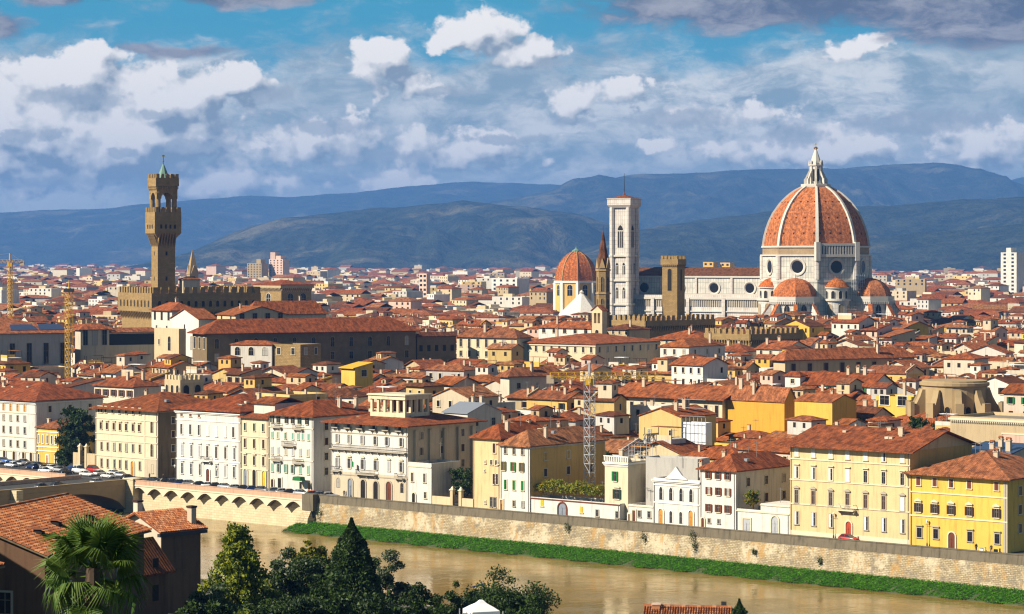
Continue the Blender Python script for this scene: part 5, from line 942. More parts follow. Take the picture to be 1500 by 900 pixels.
# long low wall-house with vine
frontage('riverside_house', 'long low white single-storey range with a vine-covered terrace on top', 776.5, 908, 8.8, 733, 7, 'crisp white', 'flat',
         rows=[((794,), 741, 9, 5, dict(shut='yellow door', closed=True, trim=None)), ((852,), 746, 9, 5, dict(shut='yellow door', closed=True, trim=None)), ((875, 904), 749, 9, 5, GR)], doors=[(824, 15, 18, 'zinc', 'arch')], courses=(735,), course_m='red brown', chim=0, ant=0)
t, L, D, X, z = frontage('riverside_house', 'slim pale house with roof balustrade and green shutters left of the scaffold', 886, 920, 10.5, 676, 9, 'stucco cream', 'flat', rows=[((901,), 698, 14, 5.5, dict(shut='green')), ((904,), 724, 14, 7.5, dict(shut='dark green', head='round'))], courses=(683,), course_m='white trim', cornice='white trim', chim=1, ant=1)
b = MB(); b.box(-0.2, L + 0.2, -0.25, 0.1, z + 0.95, z + 1.15, 'white trim')
for i in range(14): x = i * L / 13; b.box(x - 0.1, x + 0.1, -0.2, 0.05, z + 0.004, z + 0.95, 'white trim')
b.obj('balustrade', t)
frontage('riverside_house', 'very low white house front below the metal scaffold', 920.5, 957, 8.8, 740, 8, 'crisp white', 'flat', rows=[((937, 951), 753, 9, 5, GR)], doors=[(929, 5.5, 16, 'red brown', 'flat'), (922, 3, 10, 'red brown', 'flat')], courses=(742,), chim=0, ant=0)
block('house', 'rough grey party wall with scalloped top behind the metal scaffold', 'wall', 946, 1022, 1030, 530, -30, 673, 'grey', 'flat', chim=0, minW=6)
s_ = MB(); l0 = st(s_of(921, 19), 19); sw = s_of(956, 19) - s_of(921, 19)
for i in range(5):
    for j in (0, 1.2): s_.tube((i * sw / 4, j, 0), (i * sw / 4, j, 15.5), 0.06, 'steel', n=4)
for k in range(8): s_.box(0, sw, 0, 1.2, k * 2.0 + 1.0, k * 2.0 + 1.08, 'wood orange' if k % 3 == 1 else 'steel'); s_.box(0, sw, -0.03, 0.03, k * 2.0 + 2.0, k * 2.0 + 2.05, 'steel')
tag(s_.obj('scaffolding', None, l0, RZB), 'metal pipe scaffold between slim pale house and pointed-window villa', 'scaffolding')
t, L, D, X, z = frontage('riverside_villa', 'white two-storey villa with four pointed windows and a small gable pediment', 957.5, 1025, 8.8, 702, 12, 'crisp white', 'flat', rows=[((968.5, 983, 998, 1012.5), 724, 19, 6, dict(head='pointed', trim='white trim')), ((983, 997.5), 758, 17, 5, dict(head='arch', trim='white trim'))], doors=[(968.5, 8, 22, 'wood orange', 'arch'), (1012.5, 8, 23, 'wood orange', 'arch')], courses=(738, 712), course_m='white trim', cornice='white trim', chim=1, ant=0, cat='villa')
b = MB(); xm = L / 2; b.yprism([(xm - 3, z), (xm + 3, z), (xm + 1.6, z + 0.8), (xm + 0.5, z + 2.0), (xm, z + 2.6), (xm - 0.5, z + 2.0), (xm - 1.6, z + 0.8)], -0.3, 0.3, 'white trim'); b.obj('pediment', t)
frontage('riverside_house', 'white three-storey house with brown shutters right of the pointed-window villa', 1025.5, 1078, 8.6, 690, 22, 'crisp white', 'hip', 'roof red', 3.0, 0.7,
         rows=[((1038, 1052, 1066), 697, 10, 5.5, dict(shut='red brown', trim=None)), ((1038.5, 1052.5, 1066.5), 720, 11, 5.5, dict(shut='red brown', trim=None)), ((1038.5, 1052.5, 1066.5), 745, 11, 6, dict(pane='brown', shut='red brown', trim=None)), ((1039, 1053), 764, 6, 4, GR)],
         doors=[(1030, 5, 14, 'red brown', 'arch')], chim=2, ant=1, sidewin=3)
t, L, D, X, z = frontage('garage', 'low white garage front with arched grey doors and a bush on top', 1078.5, 1157, 8.8, 748, 8, 'crisp white', 'flat', doors=[(1094, 13, 18, 'pale grey', 'flat'), (1135.5, 12, 25, 'pale grey', 'arch')], courses=(751,), chim=0, ant=0, cat='garage')
b = MB(); b.box(X(1114), L - 0.02, 0.05, 7.9, z - 0.3, z + 1.4, 'crisp white'); b.box(X(1113.5), L, -0.1, 0.04, z + 1.0, z + 1.2, 'trim'); b.obj('raised_terrace', t)
C17 = (1167, 1191.5, 1217, 1241.5, 1268, 1294.5, 1322)
t, L, D, X, z = frontage('riverside_palace', 'very large cream four-storey palace with red arched door and little balcony', 1157.5, 1333, 8.6, 656, 24, 'stucco butter', 'x', 'roof red', 3.2, 1.5, cat='palace',
         rows=[(C17, 667, 12, 6, dict(shut='white frame', closed=True)), (C17, 697, 17, 6.2, dict(head='cornice', shut='white frame', closed=True, alt={4: dict(closed=False, shut=None), 5: dict(closed=False, shut=None), 6: dict(closed=False, shut=None)})),
               (C17, 733, 19, 6.2, dict(head='round', pane='brown', trim='grey stone trim', alt={6: dict(shut='white frame', closed=True)})), ((1167, 1192, 1217.5, 1269, 1295, 1322), 765, 19, 6, dict(shut='white frame', closed=True, half=True, trim='grey stone trim'))],
         doors=[(1243.5, 9.5, 27, 'red door', 'arch')], courses=(677, 708, 744), chim=2, ant=0, course_m='trim', sidewin=0, basez=1.0, base_m='trim')
balcony(t, X(1242), pz(747, D), 4.0, 1.2, 'trim', 'trim'); b = MB(); b.yprism([(0, 0), (0.06, 0), (0.06, z), (0, z)], 0.2, 23.8, 'ochre'); b.obj('side_wall_tint', t, (L + 0.004, 0, 0))  # ochre flank sheet, toned below the front to deepen its shade
C18 = (1345.5, 1369.5, 1393.5, 1420, 1460)
t, L, D, X, z = frontage('riverside_palace', 'yellow palace with brown shutters beside the very large cream palace', 1333.5, 1476, 8.6, 699, 24, 'crisp yellow', 'hip', 'roof orange', 4.2, 1.2, cat='palace',
         rows=[(C18, 709, 12, 7, dict(shut='red brown', closed=True)), (C18, 748, 13, 7, dict(head='ped', shut='brown', pane='dark opening')), ((1347, 1371, 1421, 1461), 785, 14, 8, dict(head='cornice', trim='grey stone trim', bars='brown', shut=None))],
         doors=[(1394.5, 11, 24, 'red brown', 'arch')], courses=(760, 725), chim=3, ant=2, sidewin=3)
b = MB(); b.box(L - 0.9, L + 0.02, -0.1, -0.003, 0, z - 0.2, 'grey stone trim'); b.obj('stone_quoins', t)
block('house', 'cream house with solar roof between yellow palace and library', 'house', 1405, 1470, 1510, 500, -44, 672, 'off white', 'shed', 'solar', chim=3)
# ------------------------------------------------------------------ river walls, bridge, grass bank
brick_mat('river stone', (0.60, 0.50, 0.32), (0.50, 0.40, 0.24), (0.34, 0.27, 0.17), 1.3, 0.55, 0.05, 0.5, 0.5, 0.05)
brick_mat('pale river stone', (0.62, 0.52, 0.34), (0.56, 0.46, 0.29), (0.46, 0.38, 0.24), 1.6, 0.6, 0.04, 0.5, 0.3, 0.03)
m, q, b = new_mat('old wall'); t = q.node('ShaderNodeTexCoord'); o_ = t.outputs['Object']; uv = t.outputs['UV']
br = q.node('ShaderNodeTexBrick'); q.put(br.inputs['Vector'], uv)
for s_, v in (('Color1', (0.54, 0.45, 0.30, 1)), ('Color2', (0.36, 0.29, 0.18, 1)), ('Mortar', (0.24, 0.19, 0.12, 1)), ('Scale', 1.0), ('Mortar Size', 0.05), ('Brick Width', 0.75), ('Row Height', 0.34), ('Bias', 0.0)): br.inputs[s_].default_value = v
n1 = q.noise(o_, 0.16, 6, 0.7); n2 = q.noise(q.vec('MULTIPLY', o_, (0.9, 1, 0.25)), 0.7, 5, 0.65); n3 = q.noise(o_, 1.6, 5, 0.75); n4 = q.noise(o_, 0.45, 5, 0.7)
cc = q.mix(q.ramp(n1, 0.46, 0.62, 0, 0.85), br.outputs['Color'], (0.64, 0.55, 0.39, 1))
cc = q.mix(q.ramp(n3, 0.5, 0.68, 0, 0.85), cc, (0.20, 0.14, 0.075, 1)); cc = q.mix(q.ramp(n2, 0.5, 0.7, 0, 0.85), cc, (0.46, 0.27, 0.09, 1)); cc = q.mix(q.ramp(n4, 0.52, 0.66, 0, 0.8), cc, (0.22, 0.19, 0.145, 1))
q.put(b.inputs['Base Color'], cc); b.inputs['Roughness'].default_value = 0.95; b.inputs['Specular IOR Level'].default_value = 0.1
bp = q.node('ShaderNodeBump'); bp.inputs['Strength'].default_value = 0.8; bp.inputs['Distance'].default_value = 0.08; q.put(bp.inputs['Height'], q.math('ADD', n3, br.outputs['Fac'])); q.l.new(bp.outputs[0], b.inputs['Normal'])
wall_mat('dark coping', (0.16, 0.135, 0.095), 0.05, 0.5, scale=0.5); wall_mat('pink parapet', (0.58, 0.37, 0.25), 0.05, 0.25)
S0 = s_of(461, 0); S1 = s_of(1600, 0)
t = thing('river_wall', 'long stained old stone river wall with dark grey parapet above the grass bank', 'wall', st(S0, 0), RZB); Lw = S1 - S0
b = MB(); b.xprism([(-1.9, -9), (0.0, -9), (0.0, -0.05), (-0.75, -0.75)], 0, Lw, 'old wall'); b.obj('wall', t)
b = MB(); b.xprism([(-0.80, -0.75), (0.0, -0.052), (0.0, 1.05), (-0.55, 1.05)], 0, Lw, 'dark coping'); b.box(0, Lw, -0.65, 0.08, 1.05, 1.22, 'dark coping'); b.obj('parapet', t)
rr = random.Random(5); b = MB(); x = 0
while x < Lw - 2: w = rr.uniform(0.8, 2.0); b.xprism([(-2.5 - rr.uniform(0, .4), -9), (-1.7, -9), (-1.7, -5.0), (-2.0 - rr.uniform(0, .2), -5.0 - rr.uniform(0, .6))], x, x + w, 'river stone'); x += w + 0.03
b.obj('footing', t)
# cantilevered pavement on little vaults, left of the corner
def vaulted(label, sa, sb):
    t = thing('river_wall', label, 'wall', st(sa, 0), RZB); Lw = sb - sa; n = max(1, int(round(Lw / 5.9))); p = Lw / n
    b = MB(); b.xprism([(-0.6, -9), (0, -9), (0, -0.06), (-0.25, -0.06), (-0.25, -1.0)], 0, Lw, 'pale river stone'); b.obj('wall', t)
    for i in range(n):
        x0 = i * p; k = 10; arc = [(x0 + 0.08 + (p - 0.16) * j / k, -2.45 + 1.7 * math.sin(math.pi * j / k) ** 0.9) for j in range(k + 1)]
        b = MB(); prf = [(x0, -2.45), (x0 + 0.08, -2.45)] + arc[1:-1] + [(x0 + p - 0.08, -2.45), (x0 + p, -2.45)]
        for j in range(len(prf) - 1):
            (a0, c0), (a1, c1) = prf[j], prf[j + 1]
            if a1 - a0 > 1e-4: b.add([(a0, -2.0, c0), (a1, -2.0, c1), (a1, -2.0, -0.4), (a0, -2.0, -0.4), (a0, -0.26, c0), (a1, -0.26, c1)], [(0, 1, 2, 3), (4, 5, 1, 0)], ['trim', 'dark coping'])
        b.obj('vault', t)
    b = MB(); b.box(0, Lw, -2.15, 0.0, -0.4, -0.05, 'trim'); b.obj('pavement_slab', t); b = MB(); b.box(0, Lw, -2.1, -1.75, -0.05, 1.0, 'pink parapet'); b.box(0, Lw, -2.18, -1.68, 1.0, 1.15, 'pink parapet'); b.obj('parapet', t)
SB = s_of(196, 0)
vaulted('pale river wall carrying a pavement on small dark vaults, right of the bridge', SB + 1.0, S0 - 2.0)
vaulted('pale river wall on small dark vaults seen beyond the bridge, left', s_of(-90, 0), SB - 24)
t = thing('wall_buttress', 'dark stepped stone corner buttress where the two river walls meet', 'buttress', st(S0 - 1.9, 0), RZB)
b = MB(); b.box(0, 3.6, -2.3, -0.01, -2.6, 1.3, 'dark coping'); b.obj('turret', t); b = MB(); b.prism([(-1.4, -4.6), (3.4, -4.6), (3.4, -0.62), (-1.4, -0.62)], -9, -4.3, 'river stone', [(-0.6, -3.6), (3.2, -3.6), (3.2, -0.62), (-0.6, -0.62)]); b.prism([(-0.6, -3.6), (3.2, -3.6), (3.2, -2.0), (-0.6, -2.0)], -4.29, -2.61, 'river stone', [(0.4, -2.2), (2.8, -2.2), (2.8, -2.0), (0.4, -2.0)]); b.obj('steps', t)
# the road along the river
b = MB(); b.add([st(-700, 0.02, 0.01), st(S1 + 50, 0.02, 0.01), st(S1 + 50, 9, 0.01), st(-700, 9, 0.01)], [(0, 1, 2, 3)], 'asphalt'); structure(b.obj('road'))
b = MB(); b.add([st(-700, 9, 0.02), st(s_of(258, 9), 9, 0.02), st(s_of(258, 9), 40, 0.02), st(-700, 40, 0.02)], [(0, 1, 2, 3)], 'asphalt'); structure(b.obj('road'))
# bridge
def bridge():
    Wb = 20.0; t = thing('bridge', 'plain tan masonry road bridge with shaded side meeting the river wall', 'bridge', st(SB, 0), RZB)
    # local: x back to -Wb, y negative over the river
    pier = -37.5; zd = -0.3
    b = MB(); k = 14; span = [( -2.6 + (pier + 1.6 + 2.6) * i / k) for i in range(k + 1)]
    for i in range(k):
        y0, y1 = span[i], span[i + 1]; f0, f1 = i / k, (i + 1) / k; za, zb = (-6.4 + 4.9 * math.sin(math.pi * f) ** 0.55 for f in (f0, f1))
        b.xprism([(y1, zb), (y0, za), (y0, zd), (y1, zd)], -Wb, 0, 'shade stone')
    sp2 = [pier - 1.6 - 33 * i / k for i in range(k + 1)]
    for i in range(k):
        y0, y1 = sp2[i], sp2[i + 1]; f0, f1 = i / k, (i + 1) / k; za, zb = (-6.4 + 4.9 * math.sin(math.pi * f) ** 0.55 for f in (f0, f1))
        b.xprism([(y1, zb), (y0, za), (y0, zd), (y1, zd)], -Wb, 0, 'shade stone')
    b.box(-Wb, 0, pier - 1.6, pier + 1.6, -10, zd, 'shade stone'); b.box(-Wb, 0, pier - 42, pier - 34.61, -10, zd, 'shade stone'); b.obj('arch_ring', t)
    b = MB(); b.prism([(0.004, pier - 1.5), (2.6, pier - 0.7), (2.6, pier + 0.7), (0.004, pier + 1.5)], -10, -1.4, 'pale river stone'); b.box(0.004, 2.2, pier - 1.0, pier + 1.0, -1.4, 0.9, 'pale river stone'); b.obj('pier', t)
    b = MB(); b.box(-0.9, 2.6, -2.55, 0.6, -10, 1.15, 'pale river stone'); b.box(-1.1, 2.8, -2.75, 0.6, 1.15, 1.4, 'trim'); b.obj('abutment', t)
    b = MB(); b.box(-Wb, -0.95, pier - 42, -0.02, zd + 0.01, -0.02, 'asphalt'); b.obj('deck', t)
    b = MB(); b.box(-0.55, -0.1, pier - 42, -2.8, zd + 0.012, 1.0, 'shade stone'); b.box(-0.65, 0.12, pier - 42, -2.8, 1.0, 1.15, 'shade stone'); b.box(-Wb + 0.1, -Wb + 0.5, pier - 42, -0.5, zd + 0.012, 1.0, 'pink parapet'); b.obj('parapet', t)
bridge()
# grass bank
m, q, b = new_mat('bank soil'); t = q.node('ShaderNodeTexCoord').outputs['Object']; q.put(b.inputs['Base Color'], q.mix(q.noise(t, 0.8, 4), (0.03, 0.07, 0.015, 1), (0.10, 0.09, 0.04, 1))); b.inputs['Roughness'].default_value = 1.0
ns = 160; rows = []
for t_, z in ((-2.0, -5.2), (-4.0, -5.6), (-6.5, -6.2), (-8.6, -6.85), (-9.6, -7.2)):
    rows.append([st(S0 - 2 + (S1 - S0 + 2) * j / ns, t_ - (rr.uniform(-.6, .6) if t_ < -6 else 0), z) for j in range(ns + 1)])
b = MB(); nv = ns + 1; b.add([p for r in rows[::-1] for p in r], [(i * nv + j, i * nv + j + 1, (i + 1) * nv + j + 1, (i + 1) * nv + j) for i in range(4) for j in range(ns)], 'bank soil'); structure(b.obj('grass_bank_ground'))

# ------------------------------------------------------------------ foliage
NP = np.random.default_rng(7)
def leaf_mesh(name, pts, size, mats, up=0.0, aspect=0.6):
    n = len(pts); pts = np.asarray(pts, np.float64)
    d = NP.normal(size=(n, 3)); d[:, 2] += up; d /= np.linalg.norm(d, axis=1, keepdims=True)
    a = NP.normal(size=(n, 3)); u = np.cross(d, a); u /= np.linalg.norm(u, axis=1, keepdims=True) + 1e-9; v = np.cross(d, u)
    sz = size * NP.uniform(0.6, 1.3, (n, 1)); u *= sz; v *= sz * aspect
    vs = np.stack([pts - u, pts + v * 0.9, pts + u, pts - v * 0.9], 1).reshape(-1, 3)
    me = bpy.data.meshes.new(name); me.vertices.add(4 * n); me.loops.add(4 * n); me.polygons.add(n)
    me.vertices.foreach_set('co', vs.ravel()); me.loops.foreach_set('vertex_index', np.arange(4 * n, dtype=np.int32))
    me.polygons.foreach_set('loop_start', np.arange(0, 4 * n, 4, dtype=np.int32)); me.polygons.foreach_set('loop_total', np.full(n, 4, np.int32))
    for m_ in mats: me.materials.append(MAT[m_])
    me.polygons.foreach_set('material_index', NP.integers(0, len(mats), n).astype(np.int32)); me.update(calc_edges=True); me.validate(); return me
leaf_mat('leaf dark', (0.012, 0.03, 0.008), (0.04, 0.07, 0.018)); leaf_mat('leaf mid', (0.03, 0.07, 0.012), (0.09, 0.14, 0.025)); leaf_mat('leaf lime', (0.13, 0.19, 0.010), (0.36, 0.36, 0.03)); leaf_mat('leaf gold', (0.22, 0.17, 0.015), (0.42, 0.28, 0.03))
leaf_mat('leaf olive', (0.06, 0.09, 0.05), (0.20, 0.22, 0.15)); leaf_mat('grass leaf', (0.03, 0.20, 0.006), (0.18, 0.42, 0.015), 0.3); leaf_mat('palm leaf', (0.04, 0.10, 0.012), (0.16, 0.22, 0.035), 0.2)
def clump_pts(clumps, n):
    w = np.array([c_[3] ** 2 for c_ in clumps]); k = NP.choice(len(clumps), n, p=w / w.sum()); c_ = np.array(clumps)[k]
    d = NP.normal(size=(n, 3)); d /= np.linalg.norm(d, axis=1, keepdims=True); return c_[:, :3] + d * (c_[:, 3:4] * NP.uniform(0.35, 1.05, (n, 1))) * np.array([1, 1, 0.75])
def trunk(t, h, r, limbs=5, spread=2.0, m='bark'):
    b = MB(); b.loft([[(r * f * math.cos(a) + dx, r * f * math.sin(a), z) for a in [2 * math.pi * i / 8 for i in range(8)]] for f, z, dx in ((1.3, -0.6, 0), (1, 0.5, 0), (0.8, h * 0.5, 0.1), (0.5, h * 0.8, 0.15), (0.15, h, 0.1))], m)
    for i in range(limbs): a = i * 2.4; z = h * (0.4 + 0.1 * (i % 5)); b.tube((0, 0, z), (spread * math.cos(a), spread * math.sin(a), z + spread * 0.8), r * 0.4, m, r * 0.1)
    b.obj('trunk', t)
def broad_tree(label, x, y, z0, h, cr, mats, n=6000, size=0.28, name='tree', cat='tree', group=None, nc=26, squash=0.8, seed=1, crown0=0.3):
    t = thing(name, label, cat, (x, y, z0), 0, group); r_ = random.Random(seed); trunk(t, h * 0.75, max(0.12, h * 0.022), 6, cr * 0.5)
    cl = []; hz_ = h * (1 - crown0) / 2; zc = h - hz_
    for _ in range(int(nc * 2.6)):
        u = Vector((r_.gauss(0, 1), r_.gauss(0, 1), r_.gauss(0, 1))).normalized() * r_.uniform(0.3, 0.98)
        cl.append((u.x * cr, u.y * cr, zc + u.z * hz_, cr * r_.uniform(0.13, 0.36)))
    put(leaf_mesh('crown', clump_pts(cl, n), size, mats), 'crown', t); return t
def cone_tree(label, x, y, z0, h, cr, mats, n, size=0.26, name='cypress', rag=0.25, seed=3, power=0.8):
    t = thing(name, label, 'tree', (x, y, z0)); trunk(t, h * 0.95, 0.22, 0)
    f = NP.random(n) ** 0.75; a = NP.uniform(0, 6.283, n); lob = 1 + rag * np.sin(a * 5 + f * 22) * np.sin(f * 31 + seed) + NP.normal(0, rag * 0.35, n)
    rad = cr * np.clip(1 - f, 0.02, 1) ** power * np.clip(lob, 0.2, 1.5) * np.clip((1 - f) / 0.14, 0, 1) ** 0.6 * NP.uniform(0.72, 1.02, n)
    put(leaf_mesh('crown', np.stack([rad * np.cos(a), rad * np.sin(a), 0.3 + f * (h - 0.3)], 1), size, mats), 'crown', t); return t
def plume_tree(label, x, y, z0, h, cr, mats, n, size=0.2, nb=70, seed=2, droop=0.35, power=0.75, name='tree'):
    """feathery tree: many boughs of small leaves along each bough"""
    t = thing(name, label, 'tree', (x, y, z0)); r_ = random.Random(seed); b = MB(); b.tube((0, 0, -0.5), (0, 0, h * 0.96), 0.25, 'bark', 0.05, 8); pts = []
    for i in range(nb):
        f = 0.12 + 0.86 * (i / nb) ** 0.9; a = i * 2.4 + r_.uniform(-.3, .3); ln = cr * ((1 - f) ** power + 0.06) * r_.uniform(0.65, 1.1); z = h * f
        e = (ln * math.cos(a), ln * math.sin(a), z + ln * 0.25 - ln * droop); b.tube((0, 0, z), e, 0.06, 'bark', 0.015, 4)
        k = int(n / nb * (0.4 + ln / cr)); u = NP.random(k) ** 0.7; sp = 0.12 + 0.24 * (1 - np.abs(u - 0.6))
        pts.append(np.stack([e[0] * u, e[1] * u, z + (e[2] - z) * u + 0.35 * ln * u * (1 - u)], 1) + NP.normal(size=(k, 3)) * (sp * min(1.0, 0.5 + ln * 0.25))[:, None])
    b.obj('trunk', t); put(leaf_mesh('crown', np.concatenate(pts), size, mats), 'crown', t); return t
def gz(x, y):
    t_ = (Vector((x, y, 0)) - PB).dot(ND); return float(np.interp(t_, [p[0] for p in prof], [p[1] for p in prof]))
# grass growing on the bank
n = 120000; s_ = NP.uniform(S0 - 2, S1, n); f = NP.random(n); t_ = -2.1 - 7.0 * f + 0.5 * np.sin(s_ * 0.7) * f; zb = np.interp(f, [0, .27, .62, .93, 1], [-5.1, -5.55, -6.15, -6.8, -6.9]) + NP.uniform(0, 0.26, n) * (0.5 + 0.5 * np.sin(s_ * 0.9) ** 2 + 0.5 * np.sin(s_ * 2.3 + f * 5) ** 2)
pts = np.stack([PB.x + UD.x * s_ + ND.x * t_, PB.y + UD.y * s_ + ND.y * t_, zb], 1)
stuff(put(leaf_mesh('grass', pts, 0.17, ['grass leaf'] * 5 + ['leaf mid'], 3.0), 'grass'), 'lush green grass and weeds covering the strip below the river wall', 'grass')
rr = random.Random(8)
for i, (px, py) in enumerate([(830, 772), (942, 787), (1013, 785), (1017, 800), (1104, 808), (1200, 822), (468, 752)]):
    D = d_of(px, -1.3); X_, Y_, _ = at(px, D); zz_ = pz(py, D); r0 = (0.55, 0.6, 0.7, 0.55, 0.4, 0.45, 0.9)[i]; o = put(leaf_mesh('shrub', NP.normal(size=(140, 3)) * np.array([r0 * .5, r0 * .4, r0 * .9]), 0.16, ['leaf mid', 'leaf dark']), 'wall_shrub', None, (X_, Y_ - 0.3, zz_))
    tag(o, ('little caper bush growing from the river wall below the long low white range', 'dark weed tuft high in the river wall below the pointed-window villa', 'upper weed tuft on the river wall under the brown-shuttered house', 'lower weed tuft on the river wall under the brown-shuttered house', 'small dark weed on the river wall below the garage', 'small weed at the wall foot below the very large cream palace', 'green shrub on the stepped corner buttress of the river wall')[i], 'shrub')

# ------------------------------------------------------------------ trees and plants among the houses
p = at(112, 668); broad_tree('big dark evergreen tree filling the garden between yellow house and cream palace', p[0], p[1], 0, 17.5, 5.2, ['leaf dark', 'leaf dark', 'leaf mid'], 7000, 0.42, nc=34, seed=4, crown0=0.1)
p = at(95, 662); broad_tree('lower bright green ivy-clad tree at the left foot of the dark garden tree', p[0], p[1], 0, 7, 2.6, ['leaf mid', 'leaf dark'], 2200, 0.32, seed=5, crown0=0.05)
for i, px in enumerate((646, 676)):
    p = at(px, d_of(px, 15)); broad_tree(('rounded dark tree left of two behind the walled garden gate', 'rounded dark tree right of two behind the walled garden gate')[i], p[0], p[1], 0, (7.8, 9.4)[i], (2.5, 3.3)[i], ['leaf dark', 'leaf mid'], 3600, 0.3, seed=6 + i, crown0=0.1)
# golden green vine over the terrace
n = 5200; s_ = NP.uniform(s_of(778, 12), s_of(888, 12), n); hump = 1.1 + 0.5 * np.sin(s_ * 0.8) + 0.35 * np.sin(s_ * 2.1 + 1); zz_ = 4.6 + NP.random(n) ** 0.7 * (1.1 + hump)
t_ = 12 + NP.uniform(-2.4, 2.4, n) * (0.6 + 0.4 * NP.random(n)); pts = np.stack([PB.x + UD.x * s_ + ND.x * t_, PB.y + UD.y * s_ + ND.y * t_, zz_], 1)
tag(put(leaf_mesh('vine', pts, 0.24, ['leaf lime', 'leaf lime', 'leaf lime', 'leaf gold'], 1.0), 'pergola_vine'), 'yellow-green vine spilling over the terrace of the low white range', 'vine')
p = st(s_of(1103, 10.5), 10.5, 5.0); broad_tree('yellow-green bush on top of the garage front', p[0], p[1], p[2], 3.6, 1.7, ['leaf lime', 'leaf gold', 'leaf mid'], 1300, 0.22, name='bush', cat='bush', seed=12, crown0=0.0)
for i, (px, D, h, lab) in enumerate(((1385, 575, 3.0, 'roof garden shrubs left of the library roof'), (1345, 590, 3.4, 'leafy roof terrace bushes in front of the round stone apse'), (885, 585, 12, 'dim green palm-like tree behind the silver lattice mast'))):
    p = at(px, D); z0 = 0 if i == 2 else pz((622, 620)[i], D) - 2.0
    broad_tree(lab, p[0], p[1], z0, h, (3.4, 2.6, 2.2)[i], ['leaf dark', 'leaf mid'], 2200, 0.28, name='bush' if i < 2 else 'tree', cat='bush' if i < 2 else 'tree', seed=20 + i, crown0=0.0 if i < 2 else 0.5)
# walled garden front with gate posts
def garden_wall(label, px0, px1, off, yt, gate):
    s0, s1 = s_of(px0, off), s_of(px1, off); D = d_of((px0 + px1) / 2, off); z = pz(yt, D); L = s1 - s0; gx = s_of(gate, off) - s0; t = thing('garden_wall', label, 'wall', st(s0, off), RZB)
    b = MB(); b.box(0, gx - 1.3, 0, 0.5, 0, z, 'cream'); b.box(gx + 1.3, L, 0, 0.5, 0, z, 'cream'); b.obj('wall', t); b = MB()
    for x in (gx - 1.3, gx + 1.3): b.box(x - 0.4, x + 0.4, -0.15, 0.65, 0.003, z + 1.6, 'cream'); b.box(x - 0.55, x + 0.55, -0.3, 0.8, z + 1.6, z + 1.85, 'trim'); b.prism([(x - 0.4, -0.1), (x + 0.4, -0.1), (x + 0.4, 0.6), (x - 0.4, 0.6)], z + 1.85, z + 2.5, 'trim', [(x - 0.1, 0.2), (x + 0.1, 0.2), (x + 0.1, 0.35), (x - 0.1, 0.35)])
    b.obj('gate_posts', t); b = MB()
    for i in range(9): x = gx - 0.85 + i * 0.21; b.box(x - 0.03, x + 0.03, 0.2, 0.26, 0.1, z + 0.7, 'iron')
    b.box(gx - 0.9, gx + 0.9, 0.19, 0.27, 1.0, 1.08, 'iron'); b.box(gx - 0.9, gx + 0.9, 0.19, 0.27, z + 0.4, z + 0.48, 'iron'); b.obj('gate', t)
garden_wall('cream garden wall with gate posts below the big dark garden tree', 107, 139, 14, 664, 121)
garden_wall('cream garden wall with two gate posts right of the hotel', 633, 693, 8.8, 729, 668)

# ------------------------------------------------------------------ cranes and mast
def lattice(b, p0, p1, w, m, step, r=0.07):
    p0, p1 = Vector(p0), Vector(p1); d = (p1 - p0); n = max(1, int(d.length / step)); d.normalize(); u = d.orthogonal().normalized(); v = d.cross(u); cs = [(u + v) * w / 2, (u - v) * w / 2, (-u - v) * w / 2, (-u + v) * w / 2]
    for c_ in cs: b.tube(p0 + c_, p1 + c_, r, m, n=4)
    for i in range(n):
        a = p0 + (p1 - p0) * i / n; e = p0 + (p1 - p0) * (i + 1) / n
        for j in range(4):
            k = (j + 1) % 4; b.tube(a + cs[j], e + cs[k], r * 0.65, m, n=4); b.tube(a + cs[j], a + cs[k], r * 0.65, m, n=4)
def crane(label, px, D, ytop, m, jib, w=1.6, jy=None, jl=(-14, 30), ang=0.0, jm=None):
    jm = jm or m
    t = thing('tower_crane', label, 'crane', at(px, D)); zt = pz(ytop, D); b = MB(); lattice(b, (0, 0, 0), (0, 0, zt), w, m, w * 1.1, 0.11); b.obj('mast', t)
    if jib:
        zj = zt - 1.5 if jy is None else pz(jy, D); ca, sa = math.cos(ang), math.sin(ang); b = MB(); lattice(b, (jl[0] * ca, jl[0] * sa, zj), (jl[1] * ca, jl[1] * sa, zj), w * 0.7, jm, w, 0.08); b.obj('jib', t)
        b = MB(); b.box(-0.9, 0.9, -1.0, 1.0, zj - 2.0, zj - 0.6, jm); b.obj('cab', t); b = MB(); k = jl[0] if abs(jl[0]) < abs(jl[1]) else jl[1]; b.box(k * ca - 0.8, k * ca + 0.8, k * sa - 0.5, k * sa + 0.5, zj - 1.6, zj + 0.2, 'chimney'); b.obj('counterweight', t)
        b = MB(); b.tube((0, 0, zj), (0, 0, zj + 3), 0.3, m); b.tube((0, 0, zj + 3), (jl[0] * 0.8 * ca, jl[0] * 0.8 * sa, zj + 0.6), 0.06, 'steel', n=4); b.tube((0, 0, zj + 3), (jl[1] * 0.7 * ca, jl[1] * 0.7 * sa, zj + 0.6), 0.06, 'steel', n=4); b.obj('tie', t)
    else: b = MB(); b.box(-w * 0.8, w * 0.8, -w * 0.8, w * 0.8, zt, zt + 1.2, 'iron'); b.tube((0, 0, zt), (0, 0, zt + 4), 0.35, m, 0.1); b.obj('mast_head', t)
crane('yellow tower crane with its jib cut by the left edge', 14.5, 940, 381, 'crane yellow', True, 1.4, 383, (4.5, -26), R(8))
crane('bare yellow crane mast before the shaded grey palace', 101, 845, 428, 'crane yellow', False, 1.9)
crane('silver lattice crane mast with low yellow jib rising behind the vine terrace', 863.5, 560, 548, 'steel', True, 1.75, 551, (-9, 17), R(10), 'crane yellow')
